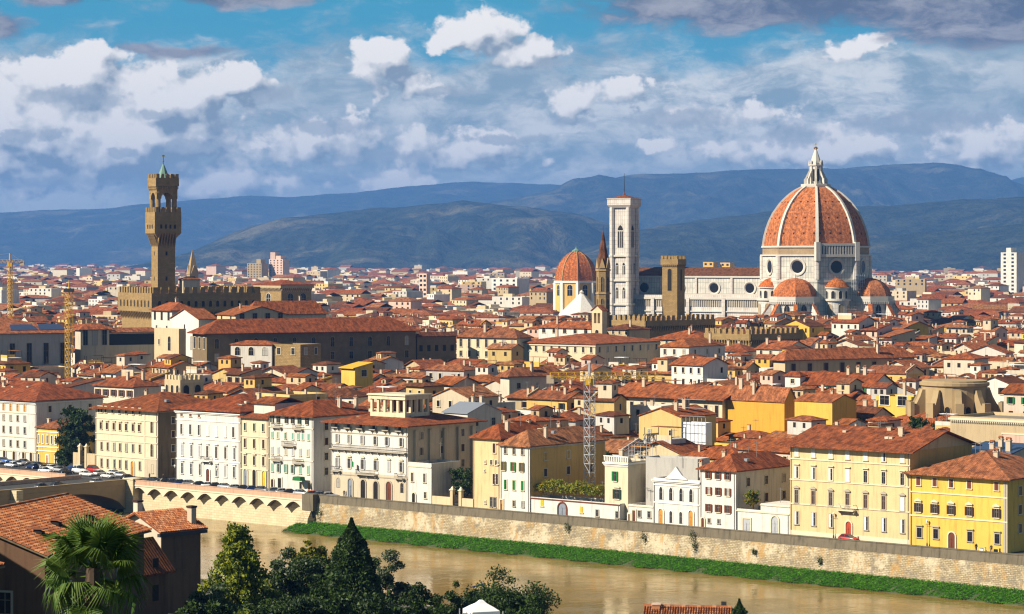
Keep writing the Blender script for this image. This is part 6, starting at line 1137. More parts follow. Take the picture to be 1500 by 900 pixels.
# ------------------------------------------------------------------ cars, people, lamps on the river road
plain('car glass', (0.03, 0.035, 0.04), 0.08, 0, 0.6); plain('lamp glass', (0.75, 0.75, 0.7), 0.3); plain('skin', (0.5, 0.3, 0.2), 0.6)
CARC = {'white': (0.8, 0.8, 0.8), 'silver': (0.5, 0.51, 0.53), 'black': (0.02, 0.02, 0.022), 'dark blue': (0.02, 0.035, 0.12), 'bright blue': (0.03, 0.12, 0.45), 'red': (0.5, 0.03, 0.02), 'grey': (0.16, 0.16, 0.17)}
for k_, v_ in CARC.items(): plain('car ' + k_, v_, 0.25, 0.2 if k_ != 'white' else 0.0, 0.6, 0.02)
def car_kit():
    b = MB(); hw = 0.86
    sec = lambda x, w, z0, z1, z2: [(x, -w, z0), (x, -w * 1.02, z1), (x, -w * 0.9, z2), (x, w * 0.9, z2), (x, w * 1.02, z1), (x, w, z0)]
    b.loft([sec(-2.05, hw * 0.86, 0.38, 0.55, 0.72), sec(-1.9, hw * 0.97, 0.24, 0.6, 0.86), sec(-1.1, hw, 0.22, 0.62, 0.92), sec(0.8, hw, 0.22, 0.62, 0.90), sec(1.55, hw * 0.98, 0.22, 0.6, 0.80), sec(1.95, hw * 0.92, 0.26, 0.52, 0.68), sec(2.08, hw * 0.8, 0.36, 0.48, 0.58)], 'car white'); body = b
    g_ = MB(); g_.loft([[(-1.85, -0.74, 0.86), (0.95, -0.76, 0.88), (0.95, 0.76, 0.88), (-1.85, 0.74, 0.86)], [(-1.35, -0.6, 1.40), (0.05, -0.62, 1.42), (0.05, 0.62, 1.42), (-1.35, 0.6, 1.40)]], 'car glass')
    r_ = MB(); r_.loft([[(-1.38, -0.61, 1.40), (0.08, -0.63, 1.42), (0.08, 0.63, 1.42), (-1.38, 0.61, 1.40)], [(-1.22, -0.5, 1.47), (-0.1, -0.52, 1.48), (-0.1, 0.52, 1.48), (-1.22, 0.5, 1.47)]], 'car white')
    for sy in (-1, 1): r_.add([(-1.62, sy * 0.71, 0.9), (-1.5, sy * 0.71, 0.9), (-1.2, sy * 0.625, 1.41), (-1.36, sy * 0.625, 1.41)], [(0, 1, 2, 3)], 'car white'); r_.box(-0.5, -0.42, sy * 0.69 - 0.03, sy * 0.69 + 0.03, 0.9, 1.41, 'car white')
    w = MB(); k = 14; rg = lambda r, y: [(r * math.cos(2 * math.pi * i / k), y, r * math.sin(2 * math.pi * i / k)) for i in range(k)]
    w.loft([rg(0.31, 0.1), rg(0.31, -0.1)], 'rubber'); w.loft([rg(0.2, -0.1), rg(0.18, -0.115)], 'steel', cap0=False)
    h = MB(); h.box(-0.03, 0.03, -0.16, 0.16, -0.07, 0.07, 'lamp glass')
    return body.mesh('car_body', True), g_.mesh('car_glass'), r_.mesh('car_roof'), w.mesh('wheel'), h.mesh('headlight')
CB, CG_, CR, CW, CH = car_kit()
def objmat(o, m): o.material_slots[0].link = 'OBJECT'; o.material_slots[0].material = MAT[m]
def car(label, loc, rz, colr, scale=1.0, van=False):
    t = thing('parked_car' if not van else 'van', label, 'van' if van else 'car', loc, rz, 'cars along the river road'); b = put(CB, 'car_body', t); objmat(b, 'car ' + colr); r_ = put(CR, 'car_roof', t); objmat(r_, 'car ' + colr); put(CG_, 'car_glass', t)
    for x in (-1.3, 1.25):
        for y in (-0.8, 0.8): w_ = put(CW, 'wheel', t, (x, y, 0.31)); w_.rotation_euler.z = 0 if y < 0 else math.pi
    for y in (-0.55, 0.55): put(CH, 'headlight', t, (1.99, y, 0.56))
    if van: t.scale = (1.15, 1.12, 1.5)
    return t
ORD = ['first', 'second', 'third', 'fourth', 'fifth', 'sixth', 'seventh', 'eighth', 'ninth', 'tenth', 'eleventh', 'twelfth', 'thirteenth', 'fourteenth', 'fifteenth', 'sixteenth', 'seventeenth', 'eighteenth', 'nineteenth', 'twentieth'] 
ORD += ['twenty-' + o for o in ORD[:9]] + ['thirtieth'] + ['thirty-' + o for o in ORD[:9]]
cr_ = random.Random(3); cols = ['black', 'black', 'dark blue', 'dark blue', 'grey', 'black', 'white', 'black', 'silver', 'silver', 'black', 'dark blue', 'grey', 'grey', 'silver', 'black', 'silver', 'red', 'grey', 'silver', 'dark blue']
s_ = SB + 3.5
for i, cc in enumerate(cols):      # slant-parked row right of the bridge
    if i == 20: s_ = s_of(472, 4.2)
    car(f'{cc} car parked on the river road, {ORD[i]} to the right of the bridge', st(s_, cr_.uniform(3.6, 4.2), 0.012), RZB + R(cr_.uniform(52, 60) if i % 4 else 4), cc); s_ += cr_.uniform(2.55, 2.9) if i % 4 else 4.6
cols = ['silver', 'bright blue', 'white', 'silver', 'grey', 'dark blue', 'black', 'white', 'white', 'silver', 'black', 'bright blue', 'white', 'white', 'red', 'white', 'white', 'white', 'silver', 'black']
for i, cc in enumerate(cols):      # car park left of the bridge end
    px = -4 + i * 10.1; off = (9.5, 5.5, 12)[i % 3] if px > 60 else (15, 19, 11)[i % 3]
    car(f'{cc} {"van" if i in (12, 14) else "car"} in the car park left of the bridge end, {ORD[i]} from the left', st(s_of(px, off), off, 0.022), RZB + R(cr_.choice((0, 180, 8, 90))), cc, van=i in (12, 14))
for i, (y_, cc) in enumerate(((-19.5, 'black'), (-24.5, 'grey'), (-7, 'silver'))): car(f'{cc} car driving over the bridge, {ORD[i]} of three', tuple(Vector(st(SB, 0)) + UD * -5.5 + ND * y_), RZB + R(90), cc)
tag_red = car('red car standing by the arched red door of the very large cream palace', st(s_of(1243, 6.3), 6.3, 0.012), RZB, 'red')
def person_mesh():
    me = bpy.data.meshes.new('person'); J = {'pel': (0, 0, 0.95, .15), 'waist': (0, 0, 1.12, .13), 'chest': (0, 0, 1.33, .16), 'neck': (0, 0, 1.50, .06), 'head0': (0, -0.01, 1.58, .085), 'head1': (0, -0.02, 1.70, .10)}
    for s, k in ((-1, 'l'), (1, 'r')): J.update({k + 'sh': (s * .19, 0, 1.42, .07), k + 'el': (s * .26, 0.02, 1.16, .05), k + 'ha': (s * .27, -.06, .9, .045), k + 'hip': (s * .1, 0, .9, .11), k + 'kn': (s * .12, s * .08, .5, .075), k + 'an': (s * .12, s * .14, .08, .05), k + 'to': (s * .13, s * .14 - .14, .04, .045)})
    ks = list(J); E = [('pel', 'waist'), ('waist', 'chest'), ('chest', 'neck'), ('neck', 'head0'), ('head0', 'head1')]
    for k in 'lr': E += [('chest', k + 'sh'), (k + 'sh', k + 'el'), (k + 'el', k + 'ha'), ('pel', k + 'hip'), (k + 'hip', k + 'kn'), (k + 'kn', k + 'an'), (k + 'an', k + 'to')]
    me.from_pydata([J[k][:3] for k in ks], [(ks.index(a), ks.index(b_)) for a, b_ in E], []); o = bpy.data.objects.new('person', me); COL.objects.link(o); md = o.modifiers.new('skin', 'SKIN'); md.use_smooth_shade = True
    for i, k in enumerate(ks): sv = me.skin_vertices[0].data[i]; sv.radius = (J[k][3], J[k][3]); sv.use_root = k == 'pel'
    sb = o.modifiers.new('sub', 'SUBSURF'); sb.levels = 1; sb.render_levels = 1
    dg = bpy.context.evaluated_depsgraph_get(); out = bpy.data.meshes.new_from_object(o.evaluated_get(dg)); bpy.data.objects.remove(o)
    out.materials.clear(); [out.materials.append(MAT[x]) for x in ('skin', 'iron', 'car dark blue')]
    for p_ in out.polygons: z = p_.center.z; p_.material_index = 0 if z > 1.5 else (1 if z > 0.92 else 2)
    return out
PM = person_mesh()
for i, (px, off, rz, lab) in enumerate(((504, 7.4, 20, 'person in dark clothes walking before the hotel arches'), (507, 7.0, -30, 'second person in dark clothes beside the hotel walker'), (1430, 6.6, 60, 'person in dark clothes standing near the yellow palace door'), (1452, 6.5, 10, 'person in dark clothes at the right window of yellow palace'), (219, 9.5, 0, 'person in dark clothes by the stone corner of the cream palace'), (239, 9.0, 120, 'person walking in the dark lane beside the cream palace'))):
    tag(put(PM, 'person', None, st(s_of(px, off), off, 0.012), RZB + R(rz)), lab, 'person')
def scooter(label, px, colr):
    t = thing('scooter', label, 'scooter', st(s_of(px, 6.6), 6.6, 0.012), RZB); b = MB(); b.xprism([(-0.12, 0.3), (0.12, 0.3), (0.14, 0.75), (-0.14, 0.75)], -0.75, 0.05, 'car ' + colr); b.box(0.05, 0.5, -0.14, 0.14, 0.25, 0.34, 'car ' + colr); b.box(0.48, 0.58, -0.2, 0.2, 0.25, 1.0, 'car ' + colr); b.obj('body', t); b = MB(); b.box(-0.7, 0.0, -0.14, 0.14, 0.75, 0.86, 'rubber'); b.obj('seat', t)
    b = MB(); b.tube((0.5, -0.32, 1.05), (0.5, 0.32, 1.05), 0.03, 'iron'); b.obj('handlebar', t)
    for x in (-0.5, 0.68): b = MB(); k = 12; b.loft([[(x + 0.24 * math.cos(2 * math.pi * i / k), y, 0.24 + 0.24 * math.sin(2 * math.pi * i / k)) for i in range(k)] for y in (0.06, -0.06)], 'rubber'); b.obj('wheel', t)
scooter('white scooter parked before the yellow palace', 1440, 'white'); scooter('dark scooter parked at the right end of the yellow palace', 1461, 'black'); scooter('red scooter beside the red car', 1254, 'red')
def lamp(label, loc, h=4.6):
    t = thing('street_lamp', label, 'street lamp', loc, RZB, 'lamps along the river road'); b = MB(); b.lathe([(0.16, 0), (0.14, 0.6), (0.06, 0.9), (0.05, h)], 'iron', 8); b.box(-0.5, 0.5, -0.03, 0.03, h - 0.25, h - 0.19, 'iron'); b.obj('pole', t); b = MB(); b.lathe([(0.1, h), (0.24, h + 0.45), (0.26, h + 0.5), (0.05, h + 0.75)], 'lamp glass', 6); b.obj('lantern', t)
for i, (px, off, lab) in enumerate(((1221, 8.1, 'iron street lamp before the ground-floor windows of the very large cream palace'), (1358, 8.1, 'iron street lamp before the left windows of the yellow palace'), (256, 1.0, 'slender street lamp above the first vaults of the river wall'), (318, 1.0, 'slender street lamp above the river wall vaults below the white palace'), (28, 1.0, 'street lamp on the river wall beyond the bridge'))): lamp(lab, st(s_of(px, off), off, 0.0), 4.6)

# ------------------------------------------------------------------ near bank: roofs, palm, trees, tent
def tiled_slope(b, p0, ux, uy, n_cols, n_rows, pitch, row, m):
    """a pantiled slope: half-round cover tiles in courses. p0 lower left, ux along the eave, uy up the slope"""
    p0, ux, uy = Vector(p0), Vector(ux).normalized(), Vector(uy).normalized(); nrm = ux.cross(uy).normalized(); prof_ = [(-.5, 0), (-.42, .0), (-.3, .38), (0, .55), (.3, .38), (.42, 0), (.5, 0)]
    for j in range(n_rows):
        for i in range(n_cols):
            o = p0 + ux * (pitch * (i + 0.5)) + uy * (row * j); jit = rr.uniform(-0.02, 0.02); pts = []
            for k, (ee, w, lift) in enumerate(((0, 1.0, 0.05), (row * 1.02, 0.9, 0.0))):
                for (x, h) in prof_: pts.append(tuple(o + ux * (x * pitch * w * 0.86 + jit) + uy * ee + nrm * (h * pitch * w + lift + 0.02)))
            n = len(prof_); b.add(pts, [(a, a + 1, n + a + 1, n + a) for a in range(n - 1)], m[(i * 7 + j * 3 + rr.randint(0, 3)) % len(m)])
plain('tile near', (0.36, 0.12, 0.045), 0.85, 0, 0.25, 0.35, 1.2); plain('tile near pale', (0.46, 0.20, 0.09), 0.85, 0, 0.25, 0.3, 1.2); plain('tile near dark', (0.24, 0.085, 0.04), 0.85, 0, 0.25, 0.35, 1.2)
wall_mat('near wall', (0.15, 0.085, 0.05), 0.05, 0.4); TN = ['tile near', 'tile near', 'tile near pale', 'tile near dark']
def near_house(name, label, loc, rz, L, Wd, z, rise, zb, wm, ov=0.5, pitch=0.24, tile=True, roofm='tile near', front=(), gwin=()):
    t = thing(name, label, 'house', (loc[0], loc[1], zb), rz); h = z - zb; b = MB(); b.xprism([(0, 0), (Wd, 0), (Wd, h), (Wd / 2, h + rise), (0, h)], 0, L, wm); b.obj('wall', t)
    b = MB(); b.gable(0, L, 0, Wd, h, rise, 'x', 'shade and joint brown' if tile else roofm, ov, 0.12); k = rise / (Wd / 2); sl = math.hypot(Wd / 2 + ov, rise + ov * k)
    if tile:
        nr, ncol = int(sl / 0.42), int((L + 2 * ov) / pitch)
        tiled_slope(b, (-ov, -ov, h - ov * k + 0.13), (1, 0, 0), (0, 1, k), ncol, nr, (L + 2 * ov) / ncol, sl / nr, TN); tiled_slope(b, (L + ov, Wd + ov, h - ov * k + 0.13), (-1, 0, 0), (0, -1, k), ncol, nr, (L + 2 * ov) / ncol, sl / nr, TN)
        for i in range(int((L + 2 * ov) / 0.45)): x = -ov + i * 0.45; b.xprism([(Wd / 2 - 0.2, h + rise + 0.2), (Wd / 2 + 0.2, h + rise + 0.2), (Wd / 2 + 0.13, h + rise + 0.38), (Wd / 2 - 0.13, h + rise + 0.38)], x, x + 0.46, TN[i % 4])
    b.obj('roof', t)
    for x, zz_, w, hh in front: window(t, x, 0, zz_ - zb, w, hh, 'plain', 'grey stone trim', 'dark opening')
    for y, zz_, w, hh in gwin: window(t, 0, y, zz_ - zb, w, hh, 'plain', 'grey stone trim', 'dark opening', face='left')
    return t, h
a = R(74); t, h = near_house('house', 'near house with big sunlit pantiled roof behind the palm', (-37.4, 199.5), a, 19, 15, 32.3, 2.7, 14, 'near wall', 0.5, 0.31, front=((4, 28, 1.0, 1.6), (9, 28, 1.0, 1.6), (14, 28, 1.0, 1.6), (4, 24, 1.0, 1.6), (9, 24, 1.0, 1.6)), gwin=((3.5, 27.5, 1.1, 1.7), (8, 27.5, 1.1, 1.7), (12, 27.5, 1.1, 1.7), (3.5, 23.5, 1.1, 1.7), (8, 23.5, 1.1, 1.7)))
for x, y in ((4, 2.5), (8.5, 3.2), (14.5, 3.0)): b = MB(); zr = h + 2.7 * y / 7.5; b.xprism([(y - 0.35, zr + 0.1), (y + 0.4, zr + 0.25), (y + 0.4, zr + 0.7), (y - 0.35, zr + 0.5)], x - 0.3, x + 0.3, 'dark opening'); b.box(x - 0.42, x + 0.42, y - 0.55, y + 0.5, zr + 0.7, zr + 0.78, 'tile near dark'); b.obj('roof_vent', t)
a = R(52); L_ = 9.0
near_house('house', 'unseen tall plain house added beyond the left edge to shade the pantiled house', (-62, 172), R(60), 22, 12, 41, 2.4, 14, 'near wall', tile=False)  # out of view, added to cast shade on the pantiled house
def riverside_near():
    D = 322; loc, a, L, Wd = frame_of(172, 236, 293, D, -44); z = pz(778, D); t = thing('house', 'near-bank house with white sunlit gable, chimney and dark eaves over the river', 'house', (loc[0], loc[1], 0), a); keep(loc, a, 0, L, 0, Wd)
    h = z; rise = 1.9; b = MB(); b.yprism([(0, 0), (L, 0), (L, h), (L / 2, h + rise), (0, h)], 0, Wd, 'off white'); b.obj('wall', t); b = MB(); b.box(L + 0.004, L + 0.12, -0.05, Wd, 0, h - 0.2, 'near wall'); b.obj('side_wall_tint', t)  # flank away from the sun has its shade put in as dark colour
    b = MB(); b.gable(0, L, 0, Wd, h, rise, 'y', 'tile near dark', 0.75, 0.14); k = rise / (L / 2); sl = math.hypot(L / 2 + 0.75, rise + 0.75 * k); nc = int((Wd + 1.5) / 0.28); nr = int(sl / 0.45)
    tiled_slope(b, (L + 0.75, -0.75, h - 0.75 * k + 0.15), (0, 1, 0), (-1, 0, k), nc, nr, (Wd + 1.5) / nc, sl / nr, TN); tiled_slope(b, (-0.75, Wd + 0.75, h - 0.75 * k + 0.15), (0, -1, 0), (1, 0, k), nc, nr, (Wd + 1.5) / nc, sl / nr, TN); b.obj('roof', t)
    b = MB(); b.box(L + 0.1, L + 0.7, -0.7, Wd + 0.7, h - 0.75, h - 0.35, 'iron'); b.obj('eaves_cornice', t)
    for x, y in ((L * 0.36, 0.8), (L * 0.9, Wd * 0.9)): b = MB(); b.box(x - 0.45, x + 0.45, y - 0.4, y + 0.4, h - 3.2 if y < 1 else h, h + 3.4 - y * 0.15, 'off white' if y < 1 else 'chimney'); b.box(x - 0.55, x + 0.55, y - 0.5, y + 0.5, h + 3.4 - y * 0.15, h + 3.65 - y * 0.15, 'brown'); b.obj('chimney', t)
    window(t, L * 0.83, 0, h - 3.6, 1.0, 1.5, **DK); window(t, L, Wd * 0.5, h - 5.2, 1.2, 2.2, 'plain', 'near wall', 'dark opening', bars=None, face='right'); window(t, L, Wd * 0.5, h - 11, 1.2, 2.2, 'plain', 'near wall', 'dark opening', bars=None, face='right')
riverside_near()
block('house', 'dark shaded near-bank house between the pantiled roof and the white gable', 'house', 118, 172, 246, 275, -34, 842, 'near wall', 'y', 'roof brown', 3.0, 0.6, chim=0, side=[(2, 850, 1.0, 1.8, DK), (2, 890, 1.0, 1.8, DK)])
p0 = at(-60, 150); t, h = near_house('house', 'low lean-to roof corner at the left edge below the pantiled roof', (-36.0, 148), R(66), 9, 8, pz(842, 152), 1.2, 18, 'near wall', 0.4, 0.26)
t, h = near_house('house', 'salmon-ridged roof peeping up at the bottom edge', (15.6, 291), R(-8), 9.5, 6, pz(914, 291), 1.5, 3, 'pink', 0.5, 0.3, roofm='tile near pale'); b = MB(); b.box(0.6, 1.5, 2.2, 3.0, h, h + 1.9, 'tile near pale'); b.box(0.5, 1.6, 2.1, 3.1, h + 1.9, h + 2.05, 'pink'); b.obj('chimney', t)
b = MB(); b.box(8.6, 9.2, 3.8, 4.3, h + 1, h + 2.2, 'iron'); b.obj('chimney', t)
def tent():
    D = 250; X_, Y_, _ = at(705, D); zt = pz(879, D); t = thing('party_tent', 'white peaked party tent top at the bottom edge', 'tent', (X_, Y_, 0), R(20)); b = MB(); s2 = math.sqrt(2); sq = lambda r, z: [(r * math.cos(R(45 + 90 * i)) , r * math.sin(R(45 + 90 * i)), z) for i in range(4)]
    oc_ = lambda r, z: [(r * math.cos(R(45 + 22.5 * i)) / max(abs(math.cos(R(22.5 * i % 90 - 45))), 0.70) * 0.75, r * math.sin(R(45 + 22.5 * i)) / max(abs(math.cos(R(22.5 * i % 90 - 45))), 0.7) * 0.75, z) for i in range(16)]
    b.loft([oc_(1.95, zt - 2.5), oc_(1.95, zt - 1.0), oc_(1.25, zt - 0.62), oc_(0.6, zt - 0.32), oc_(0.2, zt)], 'canvas'); b.obj('canopy', t, smooth=False)
    b = MB()
    for x, y in ((-1.8, -1.8), (1.8, -1.8), (-1.8, 1.8), (1.8, 1.8)): b.tube((x * .95, y * .95, gz(X_, Y_)), (x * .95, y * .95, zt - 1), 0.06, 'steel')
    b.obj('poles', t)
    f = MB(); f.tube((0, 0, gz(X_, Y_ + 14)), (0, 0, pz(853, D + 14)), 0.05, 'steel'); f.tube((0, 0, pz(856, D + 14)), (-1.3, 0, pz(858, D + 14) - 0.2), 0.12, 'car dark blue', 0.05); tag(f.obj('flagpole', None, (X_, Y_ + 14, 0)), 'thin pole with a furled dark flag behind the white tent', 'flagpole')
tent()
def palm():
    D = 68; X_, Y_, _ = at(136, D); zc = pz(832, D); g0 = gz(X_, Y_); t = thing('fan_palm', 'shaggy green fan palm in the bottom left corner', 'palm tree', (X_, Y_, g0)); h = zc - g0; r_ = random.Random(9)
    b = MB(); b.loft([[(0.16 * f * math.cos(a), 0.16 * f * math.sin(a), z) for a in [2 * math.pi * i / 10 for i in range(10)]] for f, z in ((1.2, -0.3), (1, 0.5), (1.1, h * 0.5), (1.5, h * 0.8), (1.2, h))], 'bark'); b.obj('trunk', t)
    def frond(sd, length, droop):
        q_ = random.Random(sd); b = MB(); b.tube((0, 0, 0), (0, length, 0.05), 0.018, 'palm leaf', 0.012, 5); n = 40
        for i in range(n):
            a = R(-128 + 256 * i / (n - 1)) ; ln = (0.82 - 0.22 * abs(a) / 2.3) * q_.uniform(0.9, 1.08); w = 0.030; d = Vector((math.sin(a), math.cos(a), 0)); s_ = Vector((d.y, -d.x, 0)); base = Vector((0, length, 0.05)); up = 0.10 * math.cos(a * 1.2)
            mid = base + d * ln * 0.55 + Vector((0, 0, up)); tip = base + d * ln + Vector((0, 0, up - droop * q_.uniform(0.3, 1.5)))
            b.add([tuple(base + s_ * 0.008), tuple(base - s_ * 0.008), tuple(mid - s_ * w + Vector((0, 0, 0.015))), tuple(mid), tuple(mid + s_ * w + Vector((0, 0, 0.015))), tuple(tip)], [(1, 3, 2), (0, 4, 3), (0, 3, 1), (2, 3, 5), (3, 4, 5)], 'palm leaf')
        return b.mesh('frond')
    kinds = [frond(1, 0.75, 0.12), frond(2, 0.9, 0.3), frond(3, 0.8, 0.5)]
    dirs = [(0.1, 78), (0.8, 62), (2.3, 58), (3.0, 66), (-0.6, 60), (1.5, 45), (-1.2, 48), (3.9, 50), (4.6, 52), (5.3, 46)] + [(i * 2.4, 38 - i * 4.4) for i in range(18)]
    for i, (az_, el_) in enumerate(dirs):
        o = put(kinds[0 if el_ > 45 else (1 if el_ > 5 else 2)], 'frond', t, (0, 0, h + r_.uniform(-0.25, 0.05) - (0.25 if el_ < 0 else 0))); o.rotation_mode = 'ZYX'
        from mathutils import Euler
        o.rotation_mode = 'XYZ'; o.rotation_euler = (Euler((0, 0, az_)).to_matrix() @ Euler((R(el_), 0, 0)).to_matrix() @ Euler((0, R(r_.uniform(-30, 30)), 0)).to_matrix()).to_euler(); s = r_.uniform(0.95, 1.2); o.scale = (s, s, s)
palm()
def T(px, D): X_, Y_, _ = at(px, D); return X_, Y_, gz(X_, Y_)
x, y, z = T(348, 238); plume_tree('tall bright yellow-green feathery tree right of the dark house', x, y, z - 1, pz(768, 238) - z + 1, 5.4, ['leaf lime', 'leaf lime', 'leaf lime', 'leaf mid'], 30685, 0.182, 52, droop=0.42)
x, y, z = T(308, 225); broad_tree('small dull green tree at the foot of the dark house wall', x, y, z - 1, pz(848, 225) - z + 1, 2.6, ['leaf mid', 'leaf olive'], 12274, 0.149, seed=31, crown0=0.1)
x, y, z = T(420, 245); broad_tree('slim dull green tree between the feathery tree and the dark broad tree', x, y, z - 1, pz(792, 245) - z + 1, 2.5, ['leaf mid', 'leaf dark', 'leaf olive'], 9000, 0.17, seed=13, crown0=0.15)
x, y, z = T(455, 252); broad_tree('broad dark tree left of the conical evergreen', x, y, z - 1, pz(806, 252) - z + 1, 3.9, ['leaf dark', 'leaf dark', 'leaf mid'], 25840, 0.166, seed=32, crown0=0.05, nc=34)
x, y, z = T(455, 262); broad_tree('tree with golden autumn crown rising behind the broad dark tree', x, y, z - 1, pz(792, 262) - z + 1, 1.9, ['leaf gold', 'leaf lime', 'leaf mid'], 8398, 0.158, seed=33, crown0=0.6)
x, y, z = T(515, 240); cone_tree('dense dark conical evergreen standing tallest before the river', x, y, z - 1, pz(760, 240) - z + 1, 4.6, ['leaf dark', 'leaf mid'], 48450, 0.158, rag=0.16, power=0.72)
x, y, z = T(566, 250); broad_tree('silvery olive-green tree right of the conical evergreen', x, y, z - 1, pz(802, 250) - z + 1, 2.7, ['leaf olive', 'leaf olive', 'leaf mid'], 16796, 0.141, seed=35, crown0=0.2)
x, y, z = T(612, 248); broad_tree('dark low tree between the olive tree and the round tree', x, y, z - 1, pz(852, 248) - z + 1, 2.4, ['leaf dark', 'leaf mid'], 11628, 0.158, seed=36, crown0=0.1)
x, y, z = T(742, 262); broad_tree('wide round dark green tree behind the white tent', x, y, z - 1, pz(838, 262) - z + 1, 5.0, ['leaf dark', 'leaf mid', 'leaf mid'], 35530, 0.158, seed=37, crown0=0.05, nc=60)
x, y, z = T(668, 255); broad_tree('smaller dark green tree left behind the white tent', x, y, z - 1, pz(846, 255) - z + 1, 2.9, ['leaf dark', 'leaf mid'], 13566, 0.158, seed=38, crown0=0.05)
x, y, z = T(1083, 285); cone_tree('tip of a dark fir beside the salmon roof at the bottom edge', x, y, z, pz(878, 285) - z, 3.0, ['leaf dark', 'leaf mid'], 14535, 0.132, name='fir_tree', rag=0.5)
x, y, z = T(390, 232); broad_tree('deep green undergrowth tree below the broad dark tree', x, y, z - 1, pz(868, 232) - z + 1, 3.6, ['leaf dark', 'leaf dark', 'leaf mid'], 16150, 0.166, seed=39, crown0=0.0)

for px, D, yt, cr, mt, sd, lab in ((482, 228, 838, 3.0, ['leaf dark', 'leaf mid'], 41, 'dark bushy tree at the left foot of the conical evergreen'), (566, 226, 858, 3.2, ['leaf dark', 'leaf dark', 'leaf mid'], 42, 'dark bushy tree at the right foot of the conical evergreen'), (640, 232, 876, 2.6, ['leaf dark', 'leaf mid'], 43, 'low dark bushy tree at the bottom edge left of the white tent'), (300, 205, 872, 2.6, ['leaf mid', 'leaf dark'], 44, 'low bush against the bottom of the dark house wall'), (440, 218, 872, 2.6, ['leaf dark', 'leaf dark'], 45, 'very dark low tree under the golden autumn crown'), (345, 205, 882, 2.2, ['leaf mid', 'leaf lime'], 46, 'light green bush at the foot of the feathery tree')):
    x, y, z = T(px, D); broad_tree(lab, x, y, z - 0.6, pz(yt, D) - z + 0.6, cr, mt, 7000, 0.2, seed=sd, crown0=0.0)
# ------------------------------------------------------------------ the town: rows of houses behind the river front
TR = random.Random(42)
CAPS = [(95, 180, 925, 526), (175, 300, 950, 524), (290, 400, 862, 534), (380, 612, 862, 536), (-100, 100, 870, 552), (605, 672, 905, 520), (664, 970, 885, 529), (780, 905, 1385, 466), (880, 945, 1330, 470), (893, 1050, 935, 497), (1035, 1190, 890, 522), (893,970,950,492), (940, 1100, 1290, 470), (1095, 1200, 1290, 463), (1195, 1340, 1290, 461),
        (1130, 1340, 795, 552), (900, 1062, 635, 622), (1058, 1168, 620, 616), (1164, 1222, 605, 622), (1330, 1460, 602, 614), (1385, 1600, 520, 660), (236, 300, 705, 592), (135, 205, 695, 592), (-100, 260, 690, 566), (260, 480, 650, 574), (480, 620, 640, 600), (600, 780, 640, 600), (780, 900, 600, 640), (940, 1160, 585, 640), (1150, 1290, 612, 622), (-100, 1600, 760, 545), (-100, 1600, 1000, 490), (-100, 1600, 1400, 458), (805, 890, 1650, 446)]
def cap(px, D, w_px):
    z = 99
    for a, b_, dm, y in CAPS:
        if px + w_px > a and px - w_px < b_ and D < dm: z = min(z, pz(y, D))
    return z
WCH = ['white', 'white', 'off white', 'off white', 'cream', 'cream', 'cream', 'pale yellow', 'beige', 'yellow', 'ochre', 'grey', 'tan', 'pink', 'crisp white']
cand = []; t_ = 36.0
while t_ < 900:
    dep = TR.uniform(8, 12); s_ = -900.0
    while s_ < 420:
        w = TR.uniform(6.5, 15); x, y, _ = st(s_ + w / 2, t_ + dep / 2); s_ += w + (TR.uniform(2.5, 6) if TR.random() < 0.22 else 0.15)
        if y < 450 or y > 1420: continue
        px = 750 + x / y * F
        if not -160 < px < 1660: continue
        cand.append([y, px, x, y, w, dep + TR.uniform(-1.2, 1.2)])
    t_ += dep + (TR.uniform(1.0, 4.5) if TR.random() < 0.75 else TR.uniform(5, 8))
cand.sort(key=lambda c_: c_[0])
NAMED = [(27, 625, 'tall white corner palace'), (70, 650, 'small yellow panelled house'), (112, 630, 'dark garden tree'), (185, 640, 'long cream palace'), (305, 650, 'broad white palace'), (372, 650, 'yellow-doored house'), (426, 650, 'teal-shuttered house'), (540, 660, 'balconied hotel'), (565, 592, 'columned roof loggia'), (663, 705, 'walled garden'), (712, 690, 'tall yellow house'),
         (755, 690, 'green-shuttered white house'), (830, 722, 'vine terrace'), (863, 620, 'silver lattice mast'), (902, 720, 'slim balustraded house'), (938, 710, 'pipe scaffold'), (967, 635, 'yellow gable-walled house'), (1014, 640, 'sheeted scaffold'), (990, 730, 'pointed-window villa'), (1052, 730, 'brown-shuttered white house'), (1118, 760, 'garage front'), (1245, 720, 'very large cream palace'), (1405, 750, 'yellow palace'),
         (1440, 640, 'riverside library'), (1395, 585, 'round stone apse'), (1310, 590, 'yellow terrace house'), (1192, 605, 'yellow-orange house'), (1105, 595, 'orange blank-walled house'), (980, 590, 'painted house'), (780, 560, 'brown-shaded gable house'), (1216, 575, 'tall white brown-roofed house'), (1161, 560, 'white tower room'), (1235, 532, 'single-roofed shaded palace'), (1105, 497, 'lower battlemented wall'),
         (970, 478, 'upper battlemented wall'), (815, 512, 'long cream range'), (712, 508, 'tall cream range end'), (828, 488, 'white range'), (875, 470, 'little cream belfry'), (637, 505, 'low dark wall'), (450, 500, 'long dark palace'), (368, 512, 'white arched-window house'), (432, 515, 'rubble-stone house'), (520, 545, 'vivid yellow terrace house'), (270, 490, 'white gabled chapel'), (265, 570, 'crenellated turret'),
         (168, 580, 'six-windowed cream house'), (200, 500, 'columned loggia wing'), (135, 500, 'white-edged grey block'), (40, 515, 'shaded grey palace'), (100, 470, 'yellow crane mast'), (1245, 612, 'green-shuttered cream cottage'), (1195, 450, 'cathedral dome'), (690, 600, 'grey lean-to roof')]
NUM = {0: 'no chimney', 1: 'one chimney', 2: 'two chimneys', 3: 'three chimneys'}
FAR = MB()                                     # everything too small to be a thing of its own
WPAL = {n: n for n in WALLS}
